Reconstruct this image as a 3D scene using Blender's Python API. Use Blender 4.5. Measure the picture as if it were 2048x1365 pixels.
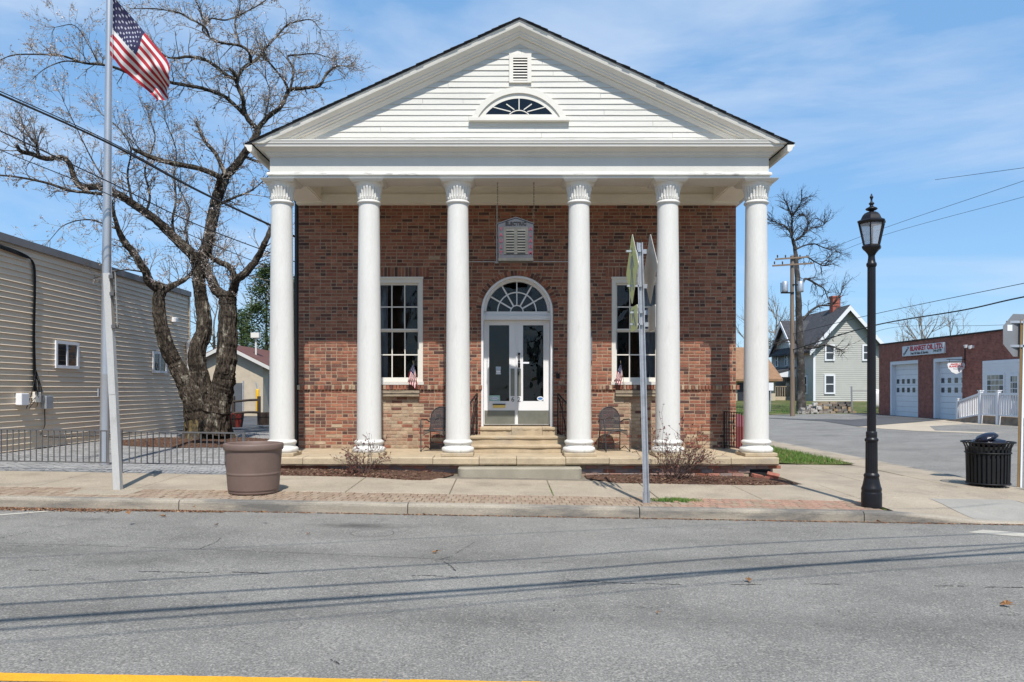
import bpy, math, random
from mathutils import Vector, Matrix, Euler, noise
R = math.radians
PI = math.pi
rnd = random.Random(11)
SC = bpy.context.scene
COL = SC.collection
for o in list(bpy.data.objects):
    bpy.data.objects.remove(o)

# ------------------------------------------------------------------ camera
F = 1536.0                 # focal length in photo pixels
EYE = 1.475
cam = bpy.data.cameras.new('camera')
cam.sensor_width = 36.0
cam.lens = 27.0
cam.shift_x = 0.0088
cam.shift_y = 0.0476
cam.clip_start = 0.05
cam.clip_end = 3000
cam_o = bpy.data.objects.new('camera', cam)
cam_o.location = (0, 0, EYE)
cam_o.rotation_euler = (R(90), 0, 0)
COL.objects.link(cam_o)
SC.camera = cam_o

# ------------------------------------------------------------------ light
SUN_EL = R(55.7)
SUN_AZ = R(173.0)          # clockwise from +Y: behind the camera, a little to the right
sd = Vector((math.sin(SUN_AZ) * math.cos(SUN_EL), math.cos(SUN_AZ) * math.cos(SUN_EL), math.sin(SUN_EL)))
sun = bpy.data.lights.new('sun', 'SUN')
sun.energy = 5.0
sun.angle = R(0.53)
sun.color = (1.0, 0.955, 0.89)
sun_o = bpy.data.objects.new('sun', sun)
sun_o.rotation_euler = sd.to_track_quat('Z', 'Y').to_euler()
sun_o.location = (5, -20, 40)
COL.objects.link(sun_o)

w = bpy.data.worlds.new('World')
SC.world = w
w.use_nodes = True
nt = w.node_tree
nt.nodes.clear()
def wn(t, **k):
    n = nt.nodes.new(t)
    for a, b in k.items():
        setattr(n, a, b)
    return n
out = wn('ShaderNodeOutputWorld')
bg = wn('ShaderNodeBackground')
bg.inputs['Strength'].default_value = 0.118
sky = wn('ShaderNodeTexSky', sky_type='NISHITA', sun_disc=False, sun_elevation=SUN_EL, sun_rotation=SUN_AZ)
sky.air_density = 1.0
sky.dust_density = 0.25
sky.ozone_density = 2.2
tc = wn('ShaderNodeTexCoord')
# thin cirrus: stretched noise on the sky direction
mp = wn('ShaderNodeMapping')
mp.inputs['Rotation'].default_value = (0.2, 0.55, 0.3)
mp.inputs['Scale'].default_value = (1.3, 1.6, 5.2)
n1 = wn('ShaderNodeTexNoise')
n1.inputs['Scale'].default_value = 1.7
n1.inputs['Detail'].default_value = 9.0
n1.inputs['Roughness'].default_value = 0.56
n1.inputs['Distortion'].default_value = 0.35
rp = wn('ShaderNodeValToRGB')
rp.color_ramp.elements[0].position = 0.47
rp.color_ramp.elements[0].color = (0, 0, 0, 1)
rp.color_ramp.elements[1].position = 0.80
rp.color_ramp.elements[1].color = (0.75, 0.75, 0.75, 1)
mx = wn('ShaderNodeMix', data_type='RGBA')
mx.inputs[7].default_value = (6.3, 7.0, 8.0, 1)
hs = wn('ShaderNodeHueSaturation')
hs.inputs['Saturation'].default_value = 1.2
L = nt.links.new
L(tc.outputs['Generated'], mp.inputs['Vector'])
L(mp.outputs['Vector'], n1.inputs['Vector'])
L(n1.outputs['Fac'], rp.inputs['Fac'])
L(rp.outputs['Color'], mx.inputs[0])
L(sky.outputs['Color'], hs.inputs['Color'])
veil = wn('ShaderNodeMix', data_type='RGBA')      # thin high haze over the whole sky
veil.inputs[0].default_value = 0.50
veil.inputs[7].default_value = (2.7, 5.2, 8.8, 1)
L(hs.outputs['Color'], veil.inputs[6])
L(veil.outputs[2], mx.inputs[6])
L(mx.outputs[2], bg.inputs['Color'])
L(bg.outputs['Background'], out.inputs['Surface'])

vs = SC.view_settings
vs.view_transform = 'Standard'
vs.look = 'None'
vs.gamma = 1.0
vs.exposure = 0.12
vs.use_curve_mapping = False
SC.cycles.max_bounces = 8
SC.cycles.diffuse_bounces = 4
SC.cycles.glossy_bounces = 3
SC.cycles.transparent_max_bounces = 12
SC.cycles.use_denoising = True
SC.cycles.caustics_reflective = False
SC.cycles.caustics_refractive = False

# ------------------------------------------------------------------ materials
MATS = {}
def _node(nt, t, **k):
    n = nt.nodes.new(t)
    for a, b in k.items():
        setattr(n, a, b)
    return n
def mat(name, c, rough=0.7, var=0.15, sc=2.5, fine=0.0, fsc=120.0, bump=0.0, bsc=80.0, metal=0.0,
        c2=None, c2sc=1.2, c2lo=0.52, c2hi=0.62, attr=False, spec=0.4, stretch=None):
    """Procedural principled material: base colour, soft variation, a second colour in patches, fine speckle, bump."""
    m = bpy.data.materials.new(name)
    m.use_nodes = True
    t = m.node_tree
    b = t.nodes['Principled BSDF']
    b.inputs['Roughness'].default_value = rough
    b.inputs['Metallic'].default_value = metal
    b.inputs['Specular IOR Level'].default_value = spec
    tc = _node(t, 'ShaderNodeTexCoord')
    vec = tc.outputs['Object']
    if stretch:
        mp = _node(t, 'ShaderNodeMapping')
        mp.inputs['Scale'].default_value = stretch
        t.links.new(vec, mp.inputs['Vector'])
        vec = mp.outputs['Vector']
    n = _node(t, 'ShaderNodeTexNoise')
    n.inputs['Scale'].default_value = sc
    n.inputs['Detail'].default_value = 8
    n.inputs['Roughness'].default_value = 0.62
    t.links.new(vec, n.inputs['Vector'])
    if attr:
        a = _node(t, 'ShaderNodeAttribute', attribute_name='tint')
        src = a.outputs['Color']
    else:
        rgb = _node(t, 'ShaderNodeRGB')
        rgb.outputs[0].default_value = (c[0], c[1], c[2], 1)
        src = rgb.outputs[0]
    if c2 is not None:
        n2 = _node(t, 'ShaderNodeTexNoise')
        n2.inputs['Scale'].default_value = c2sc
        n2.inputs['Detail'].default_value = 10
        n2.inputs['Roughness'].default_value = 0.65
        t.links.new(vec, n2.inputs['Vector'])
        r2 = _node(t, 'ShaderNodeMapRange')
        r2.inputs['From Min'].default_value = c2lo
        r2.inputs['From Max'].default_value = c2hi
        t.links.new(n2.outputs['Fac'], r2.inputs['Value'])
        m2 = _node(t, 'ShaderNodeMix', data_type='RGBA')
        t.links.new(r2.outputs[0], m2.inputs[0])
        t.links.new(src, m2.inputs[6])
        m2.inputs[7].default_value = (c2[0], c2[1], c2[2], 1)
        src = m2.outputs[2]
    def modulate(src, fac, amt):
        r = _node(t, 'ShaderNodeMapRange')
        r.inputs['From Min'].default_value = 0.3
        r.inputs['From Max'].default_value = 0.7
        r.inputs['To Min'].default_value = 1 - amt
        r.inputs['To Max'].default_value = 1 + amt
        r.clamp = False
        t.links.new(fac, r.inputs['Value'])
        m = _node(t, 'ShaderNodeVectorMath', operation='MULTIPLY')
        t.links.new(src, m.inputs[0])
        t.links.new(r.outputs[0], m.inputs[1])
        return m.outputs[0]
    if var:
        src = modulate(src, n.outputs['Fac'], var)
    if fine:
        n3 = _node(t, 'ShaderNodeTexNoise')
        n3.inputs['Scale'].default_value = fsc
        n3.inputs['Detail'].default_value = 2
        t.links.new(vec, n3.inputs['Vector'])
        src = modulate(src, n3.outputs['Fac'], fine)
    t.links.new(src, b.inputs['Base Color'])
    if bump:
        n4 = _node(t, 'ShaderNodeTexNoise')
        n4.inputs['Scale'].default_value = bsc
        n4.inputs['Detail'].default_value = 5
        t.links.new(vec, n4.inputs['Vector'])
        bp = _node(t, 'ShaderNodeBump')
        bp.inputs['Strength'].default_value = 1.0
        bp.inputs['Distance'].default_value = bump
        t.links.new(n4.outputs['Fac'], bp.inputs['Height'])
        t.links.new(bp.outputs['Normal'], b.inputs['Normal'])
    MATS[name] = m
    return m

def glass(name, tint=(0.9, 0.95, 1.0), ior=1.5, refl=1.0):
    m = bpy.data.materials.new(name)
    m.use_nodes = True
    t = m.node_tree
    t.nodes.clear()
    o = _node(t, 'ShaderNodeOutputMaterial')
    tr = _node(t, 'ShaderNodeBsdfTransparent')
    tr.inputs['Color'].default_value = (tint[0], tint[1], tint[2], 1)
    gl = _node(t, 'ShaderNodeBsdfGlossy')
    gl.inputs['Roughness'].default_value = 0.015
    nz = _node(t, 'ShaderNodeTexNoise')
    nz.inputs['Scale'].default_value = 2.2
    tcn = _node(t, 'ShaderNodeTexCoord')
    t.links.new(tcn.outputs['Object'], nz.inputs['Vector'])
    bp = _node(t, 'ShaderNodeBump')
    bp.inputs['Distance'].default_value = 0.012
    t.links.new(nz.outputs['Fac'], bp.inputs['Height'])
    t.links.new(bp.outputs['Normal'], gl.inputs['Normal'])
    fr = _node(t, 'ShaderNodeFresnel')
    fr.inputs['IOR'].default_value = ior
    mx = _node(t, 'ShaderNodeMixShader')
    t.links.new(fr.outputs[0], mx.inputs[0])
    t.links.new(tr.outputs[0], mx.inputs[1])
    t.links.new(gl.outputs[0], mx.inputs[2])
    t.links.new(mx.outputs[0], o.inputs['Surface'])
    MATS[name] = m
    return m

# ------------------------------------------------------------------ mesh builder
class MB:
    def __init__(s):
        s.v = []; s.f = []; s.c = []; s.m = []; s.sm = []
    def add(s, vs, fs, tint=None, smooth=False, mi=0):
        k = len(s.v)
        s.v.extend([tuple(p) for p in vs])
        for f in fs:
            s.f.append(tuple(i + k for i in f))
            s.c.append(tint)
            s.m.append(mi)
            s.sm.append(smooth)
        return s
    def box(s, x0, x1, y0, y1, z0, z1, tint=None, M=None, mi=0, open_back=False):
        vs = [Vector(p) for p in ((x0,y0,z0),(x1,y0,z0),(x1,y1,z0),(x0,y1,z0),(x0,y0,z1),(x1,y0,z1),(x1,y1,z1),(x0,y1,z1))]
        if M is not None:
            vs = [M @ p for p in vs]
        fs = [(0,1,5,4),(1,2,6,5),(3,0,4,7),(4,5,6,7),(0,3,2,1)]
        if not open_back:
            fs.append((2,3,7,6))
        return s.add(vs, fs, tint, False, mi)
    def cbox(s, x0, x1, y0, y1, z0, z1, b=0.01, tint=None, M=None):
        """box with all edges chamfered by b"""
        X = (x0, x1); Y = (y0, y1); Z = (z0, z1)
        vs = []; idx = {}
        for i in (0,1):
            for j in (0,1):
                for k in (0,1):
                    sx = b if i == 0 else -b; sy = b if j == 0 else -b; sz = b if k == 0 else -b
                    for a, p in enumerate(((X[i], Y[j]+sy, Z[k]+sz), (X[i]+sx, Y[j], Z[k]+sz), (X[i]+sx, Y[j]+sy, Z[k]))):
                        idx[(i,j,k,a)] = len(vs)
                        vs.append(Vector(p))
        g = lambda i,j,k,a: idx[(i,j,k,a)]
        fs = []
        for i in (0,1):
            q = [g(i,0,0,0), g(i,1,0,0), g(i,1,1,0), g(i,0,1,0)]
            fs.append(tuple(q if i else q[::-1]))
            q = [g(0,i,0,1), g(1,i,0,1), g(1,i,1,1), g(0,i,1,1)]
            fs.append(tuple(q[::-1] if i else q))
            q = [g(0,0,i,2), g(1,0,i,2), g(1,1,i,2), g(0,1,i,2)]
            fs.append(tuple(q if i else q[::-1]))
        for i in (0,1):
            for j in (0,1):
                fs.append((g(i,j,0,0), g(i,j,1,0), g(i,j,1,1), g(i,j,0,1)) if i != j else (g(i,j,0,1), g(i,j,1,1), g(i,j,1,0), g(i,j,0,0)))
                fs.append((g(i,0,j,0), g(i,1,j,0), g(i,1,j,2), g(i,0,j,2)) if i == j else (g(i,0,j,2), g(i,1,j,2), g(i,1,j,0), g(i,0,j,0)))
                fs.append((g(0,i,j,1), g(1,i,j,1), g(1,i,j,2), g(0,i,j,2)) if i != j else (g(0,i,j,2), g(1,i,j,2), g(1,i,j,1), g(0,i,j,1)))
                for k in (0,1):
                    fs.append((g(i,j,k,0), g(i,j,k,1), g(i,j,k,2)) if (i+j+k) % 2 else (g(i,j,k,2), g(i,j,k,1), g(i,j,k,0)))
        if M is not None:
            vs = [M @ p for p in vs]
        return s.add(vs, fs, tint)
    def prism(s, poly, fn0, fn1, tint=None, mi=0, smooth=False):
        """poly of 2D points, fn0/fn1 map a point to each end"""
        n = len(poly)
        vs = [fn0(p) for p in poly] + [fn1(p) for p in poly]
        fs = [(i, (i+1) % n, n + (i+1) % n, n + i) for i in range(n)]
        s.add(vs, fs, tint, smooth, mi)
        return s.add(vs, [tuple(range(n))[::-1], tuple(range(n, 2*n))], tint, False, mi)
    def lathe(s, prof, n=24, o=(0,0,0), fn=None, smooth=True, cap=True, tint=None):
        """prof: list of (r, z); fn(theta, r, z)->r modulates"""
        vs = []
        for r, z in prof:
            for i in range(n):
                a = 2*PI*i/n
                rr = fn(a, r, z) if fn else r
                vs.append((o[0]+rr*math.cos(a), o[1]+rr*math.sin(a), o[2]+z))
        fs = []
        for k in range(len(prof)-1):
            for i in range(n):
                j = (i+1) % n
                fs.append((k*n+i, k*n+j, (k+1)*n+j, (k+1)*n+i))
        s.add(vs, fs, tint, smooth)
        if cap:
            m = len(prof)-1
            s.add(vs, [tuple(range(n))[::-1], tuple(m*n+i for i in range(n))], tint, False)
        return s
    def tube(s, pts, rad, n=6, tint=None, smooth=True, cap=True, rj=0.0, rng=None, rfn=None):
        pts = [Vector(p) for p in pts]
        if not hasattr(rad, '__len__'):
            rad = [rad]*len(pts)
        vs = []; up = None
        for k, p in enumerate(pts):
            d = (pts[min(k+1, len(pts)-1)] - pts[max(k-1, 0)])
            if d.length < 1e-9: d = Vector((0,0,1))
            d.normalize()
            if up is None:
                up = Vector((0,0,1)) if abs(d.z) < 0.9 else Vector((0,1,0))
            a = d.cross(up)
            if a.length < 1e-6: a = d.cross(Vector((1,0,0)))
            a.normalize(); b = a.cross(d); b.normalize(); up = b
            for i in range(n):
                t = 2*PI*i/n
                r = rad[k]
                if rj and rng: r *= 1 + rng.uniform(-rj, rj)
                if rfn: r *= rfn(t, k)
                vs.append(p + a*(r*math.cos(t)) + b*(r*math.sin(t)))
        fs = []
        for k in range(len(pts)-1):
            for i in range(n):
                j = (i+1) % n
                fs.append((k*n+i, (k+1)*n+i, (k+1)*n+j, k*n+j))
        s.add(vs, fs, tint, smooth)
        if cap:
            m = len(pts)-1
            s.add(vs, [tuple(range(n)), tuple(m*n+i for i in range(n))[::-1]], tint, False)
        return s
    def bar(s, a, b, w, h=None, tint=None, up=(0,0,1)):
        """rectangular bar from a to b"""
        h = h or w
        a = Vector(a); b = Vector(b)
        d = (b-a).normalized()
        u = Vector(up)
        if abs(d.dot(u)) > 0.98: u = Vector((0,1,0))
        x = d.cross(u).normalized(); y = x.cross(d).normalized()
        vs = []
        for p in (a, b):
            for sx, sy in ((-1,-1),(1,-1),(1,1),(-1,1)):
                vs.append(p + x*(sx*w/2) + y*(sy*h/2))
        return s.add(vs, [(0,1,2,3),(7,6,5,4),(0,4,5,1),(1,5,6,2),(2,6,7,3),(3,7,4,0)], tint)
    def grid(s, P, nu, nv, smooth=True, tintf=None):
        vs = [P(i/nu, j/nv) for j in range(nv+1) for i in range(nu+1)]
        k = len(s.v)
        s.v.extend([tuple(p) for p in vs])
        for j in range(nv):
            for i in range(nu):
                a = k + j*(nu+1)+i
                s.f.append((a, a+1, a+nu+2, a+nu+1))
                s.c.append(tintf(i, j) if tintf else None); s.m.append(0); s.sm.append(smooth)
        return s
    def ring2(s, outer, inner, y0, y1, tint=None):
        """extruded band between two open polylines (x,z) of equal length, from y0 to y1"""
        n = len(outer)
        vs = [(p[0], y0, p[1]) for p in outer] + [(p[0], y0, p[1]) for p in inner] + \
             [(p[0], y1, p[1]) for p in outer] + [(p[0], y1, p[1]) for p in inner]
        fs = []
        for i in range(n-1):
            fs += [(i, i+1, n+i+1, n+i), (2*n+i, 3*n+i, 3*n+i+1, 2*n+i+1), (i, 2*n+i, 2*n+i+1, i+1), (n+i, n+i+1, 3*n+i+1, 3*n+i)]
        fs += [(0, n, 3*n, 2*n), (n-1, 3*n-1, 4*n-1, 2*n-1)]
        return s.add(vs, fs, tint)
    def mesh(s, name, mats):
        me = bpy.data.meshes.new(name)
        me.from_pydata(s.v, [], s.f)
        if not isinstance(mats, (list, tuple)): mats = [mats]
        for m in mats: me.materials.append(m)
        me.polygons.foreach_set('use_smooth', s.sm)
        if len(mats) > 1: me.polygons.foreach_set('material_index', s.m)
        if any(c is not None for c in s.c):
            at = me.color_attributes.new('tint', 'FLOAT_COLOR', 'CORNER')
            buf = []
            for p, c in zip(me.polygons, s.c):
                c = c or (0.5, 0.5, 0.5)
                buf.extend([c[0], c[1], c[2], 1.0] * p.loop_total)
            at.data.foreach_set('color', buf)
        me.update()
        return me
    def build(s, name, mats, parent=None, **k):
        return link(name, s.mesh(name, mats), parent, **k)

def wloc(o):
    v = Vector((0,0,0))
    while o is not None:
        v = v + o.location
        o = o.parent
    return v
def link(name, data, parent=None, label=None, cat=None, group=None, kind=None, local=False):
    o = bpy.data.objects.new(name, data)
    COL.objects.link(o)
    if parent is not None:
        o.parent = parent
        if not local: o.location = -wloc(parent)
    return tag(o, label, cat, group, kind)
def tag(o, label=None, cat=None, group=None, kind=None):
    if label: o['label'] = label
    if cat: o['category'] = cat
    if group: o['group'] = group
    if kind: o['kind'] = kind
    return o
def thing(name, label, cat, loc=(0,0,0), rz=0.0, group=None):
    o = bpy.data.objects.new(name, None)
    o.empty_display_size = 0.2
    o.location = loc
    o.rotation_euler = (0, 0, rz)
    COL.objects.link(o)
    return tag(o, label, cat, group)
def kids(o):
    return [c for c in bpy.data.objects if c.parent == o]
def copy_tree(o, parent=None):
    c = o.copy()
    COL.objects.link(c)
    if parent is not None: c.parent = parent
    for k in kids(o):
        copy_tree(k, c)
    return c
def W(u, v, D):
    """photo pixel at a known distance -> point in the place"""
    return Vector(((u-1006)*D/F, D, EYE + (780-v)*D/F))
def smooth01(t):
    t = max(0.0, min(1.0, t))
    return t*t*(3-2*t)
def text_mesh(body, size, M, depth=0.002, mb=None, sx=1.0, font_shear=0.0, bold=0.0):
    """lettering as flat mesh, centred on M's origin in its XY plane"""
    cu = bpy.data.curves.new('lettering', 'FONT')
    cu.body = body
    cu.size = size
    cu.align_x = 'CENTER'; cu.align_y = 'CENTER'
    cu.extrude = depth
    cu.offset = bold
    cu.shear = font_shear
    cu.resolution_u = 3
    o = bpy.data.objects.new('lettering', cu)
    COL.objects.link(o)
    dg = bpy.context.evaluated_depsgraph_get()
    me = bpy.data.meshes.new_from_object(o.evaluated_get(dg))
    bpy.data.objects.remove(o)
    bpy.data.curves.remove(cu)
    mb = mb or MB()
    S4 = Matrix.Diagonal((sx, 1, 1, 1))
    mb.add([M @ S4 @ v.co for v in me.vertices], [tuple(p.vertices) for p in me.polygons])
    bpy.data.meshes.remove(me)
    return mb
FACE = Matrix.Rotation(R(90), 4, 'X')         # XY text plane -> faces -Y (towards the camera)
def face_at(x, y, z):
    return Matrix.Translation((x, y, z)) @ FACE
def catmull(P, n):
    out_ = []
    P = [Vector(p) for p in P]
    Q = [P[0]*2-P[1]] + P + [P[-1]*2-P[-2]]
    for i in range(len(P)-1):
        p0, p1, p2, p3 = Q[i:i+4]
        for k in range(n):
            t = k/n
            out_.append(0.5*((2*p1) + (p2-p0)*t + (2*p0-5*p1+4*p2-p3)*t*t + (3*p1-p0-3*p2+p3)*t**3))
    out_.append(P[-1])
    return out_

# ------------------------------------------------------------------ palette
m_white = mat('white_paint', (0.60, 0.575, 0.525), rough=0.55, var=0.05, sc=1.6, fine=0.025, fsc=40, bump=0.0012, bsc=30, c2=(0.62, 0.59, 0.53), c2sc=1.8, c2lo=0.60, c2hi=0.80)
m_col = mat('column_paint', (0.67, 0.648, 0.60), rough=0.5, var=0.07, sc=1.6, fine=0.04, fsc=45, bump=0.0028, bsc=24, c2=(0.52, 0.49, 0.44), c2sc=3.0, c2lo=0.58, c2hi=0.85, stretch=(2.2, 2.2, .30))
m_colbase = mat('chipped_column_paint', (0.68, 0.66, 0.61), rough=0.55, var=0.08, sc=3, fine=.05, bump=.004, bsc=30, c2=(0.30, 0.27, 0.23), c2sc=5, c2lo=.60, c2hi=.68)
m_board = mat('board_paint', (0.59, 0.57, 0.52), rough=0.6, var=0.06, sc=1.2, fine=0.05, fsc=30, bump=0.0015, bsc=50, c2=(0.55, 0.52, 0.46), c2sc=2.4, c2lo=0.64, c2hi=0.78, stretch=(0.6, 1, 5))
m_soffit = mat('soffit_paint', (0.83, 0.785, 0.68), rough=0.6, var=0.06, sc=1.4, fine=0.03)
m_trimc = mat('cream_trim', (0.69, 0.655, 0.585), rough=0.55, var=0.05, sc=2.0, fine=0.03)
m_peel = mat('weathered_moulding', (0.74, 0.72, 0.67), rough=0.7, var=0.08, sc=2, c2=(0.33, 0.31, 0.28), c2sc=3.0, c2lo=0.54, c2hi=0.66, stretch=(1, 1, 6))
m_door = mat('door_paint', (0.74, 0.735, 0.73), rough=0.4, var=0.03, sc=2)
m_brick = mat('brick_clay', (0.4, 0.16, 0.1), rough=0.88, var=0.24, sc=11, fine=0.16, fsc=90, bump=0.004, bsc=60, attr=True, spec=0.2, c2=(0.10, 0.062, 0.052), c2sc=.9, c2lo=.50, c2hi=1.0)
m_mortar = mat('mortar', (0.36, 0.272, 0.19), rough=0.95, var=0.22, sc=6, fine=0.12, fsc=120, bump=0.003, bsc=120, spec=0.1)
m_stone = mat('sandstone', (0.43, 0.34, 0.225), rough=0.85, var=0.18, sc=3.5, fine=0.10, fsc=70, bump=0.004, bsc=45, c2=(0.36, 0.31, 0.24), c2sc=1.6, c2lo=0.56, c2hi=0.72)
m_walk = mat('sidewalk_concrete', (0.345, 0.286, 0.212), rough=0.9, var=0.13, sc=1.1, fine=0.38, fsc=95, bump=0.003, bsc=140, c2=(0.25, 0.205, 0.152), c2sc=1.3, c2lo=0.50, c2hi=0.72)
m_kerb = mat('kerb_concrete', (0.33, 0.285, 0.222), rough=0.92, var=0.16, sc=2.2, fine=0.28, fsc=110, bump=0.004, bsc=110, c2=(0.15, 0.138, 0.122), c2sc=1.0, c2lo=0.47, c2hi=0.60, stretch=(.5, 1, 2.5))
m_step = mat('step_concrete', (0.31, 0.275, 0.21), rough=0.92, var=0.14, sc=2.5, fine=0.22, fsc=100, bump=0.003, bsc=120)
m_paver = mat('clay_paver', (0.4, 0.22, 0.14), rough=0.9, var=0.16, sc=10, fine=0.2, fsc=140, bump=0.003, bsc=130, attr=True, spec=0.15)
m_joint = mat('joint_sand', (0.17, 0.145, 0.11), rough=1, var=0.25, sc=8)
m_gpaver = mat('grey_paver', (0.3, 0.29, 0.27), rough=0.9, var=0.16, sc=6, fine=0.15, fsc=120, attr=True, spec=0.2)
m_mulch = mat('mulch', (0.092, 0.052, 0.037), rough=1, var=0.55, sc=28, fine=0.4, fsc=90, bump=0.03, bsc=45, c2=(0.19, 0.115, 0.075), c2sc=26, c2lo=0.5, c2hi=0.64, spec=0.1)
m_earth = mat('rough_grass', (0.085, 0.10, 0.035), rough=1, var=0.4, sc=1.5, fine=0.3, fsc=20, c2=(0.17, 0.145, 0.075), c2sc=0.6, spec=0.1)
m_lawn = mat('lawn_soil', (0.10, 0.095, 0.04), rough=1, var=0.4, sc=5, fine=0.3, fsc=60, spec=0.1)
m_blade = mat('grass_blade', (0.1, 0.2, 0.04), rough=0.7, var=0.2, sc=3, attr=True, spec=0.2)
m_yellow = mat('yellow_line_paint', (0.72, 0.34, 0.014), rough=0.75, var=0.10, sc=5, fine=0.16, fsc=110, bump=0.002, bsc=150, c2=(0.25, 0.21, 0.15), c2sc=5, c2lo=0.60, c2hi=0.66)
m_wline = mat('white_line_paint', (0.42, 0.385, 0.32), rough=0.8, var=0.14, sc=5, fine=0.2, fsc=110, c2=(0.28, 0.26, 0.23), c2sc=7, c2lo=0.55, c2hi=0.66)
m_iron = mat('black_iron', (0.013, 0.013, 0.014), rough=0.5, var=0.2, sc=8, fine=0.1, spec=0.25)
m_lamp = mat('lamp_black', (0.011, 0.010, 0.012), rough=0.4, var=0.2, sc=5, spec=0.3)
m_galv = mat('galvanised_steel', (0.50, 0.515, 0.54), rough=0.42, var=0.16, sc=9, fine=0.1, metal=0.65)
m_alu = mat('flagpole_aluminium', (0.52, 0.515, 0.52), rough=0.38, var=0.06, sc=0.6, fine=0.05, metal=0.75, stretch=(1, 1, 3))
m_fencem = mat('fence_steel', (0.13, 0.125, 0.125), rough=0.45, var=0.15, sc=6, metal=0.3)
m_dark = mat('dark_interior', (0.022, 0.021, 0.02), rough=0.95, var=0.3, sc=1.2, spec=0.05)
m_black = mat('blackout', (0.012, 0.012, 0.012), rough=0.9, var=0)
m_glass = glass('window_glass')
m_roof = mat('dark_shingle', (0.035, 0.035, 0.038), rough=0.9, var=0.3, sc=9, fine=0.3, fsc=100)
m_gray2 = mat('brushed_plate', (0.20, 0.20, 0.165), rough=0.45, var=0.2, sc=3, metal=0.35)
m_brass = mat('brass', (0.75, 0.50, 0.15), rough=0.3, var=0.08, metal=0.9)
m_letter = mat('grey_letter', (0.20, 0.20, 0.20), rough=0.6, var=0)

def spots(m, scale, lo, hi, amt, col=(0.06, 0.055, 0.05)):
    """small round old marks (gum, drips) scattered over a surface"""
    t = m.node_tree
    b = t.nodes['Principled BSDF']
    src = b.inputs['Base Color'].links[0].from_socket
    tc = _node(t, 'ShaderNodeTexCoord')
    v = _node(t, 'ShaderNodeTexVoronoi'); v.inputs['Scale'].default_value = scale
    t.links.new(tc.outputs['Object'], v.inputs['Vector'])
    r = _node(t, 'ShaderNodeMapRange')
    r.inputs['From Min'].default_value = lo; r.inputs['From Max'].default_value = hi
    r.inputs['To Min'].default_value = amt; r.inputs['To Max'].default_value = 0
    t.links.new(v.outputs['Distance'], r.inputs['Value'])
    mx = _node(t, 'ShaderNodeMix', data_type='RGBA')
    t.links.new(r.outputs[0], mx.inputs[0]); t.links.new(src, mx.inputs[6])
    mx.inputs[7].default_value = (*col, 1)
    t.links.new(mx.outputs[2], b.inputs['Base Color'])
spots(m_walk, 3.2, .05, .085, .45)
spots(m_walk, 1.1, .05, .30, .22, (0.15, 0.125, 0.095))
spots(m_kerb, 2.0, .08, .2, .3)
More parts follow.
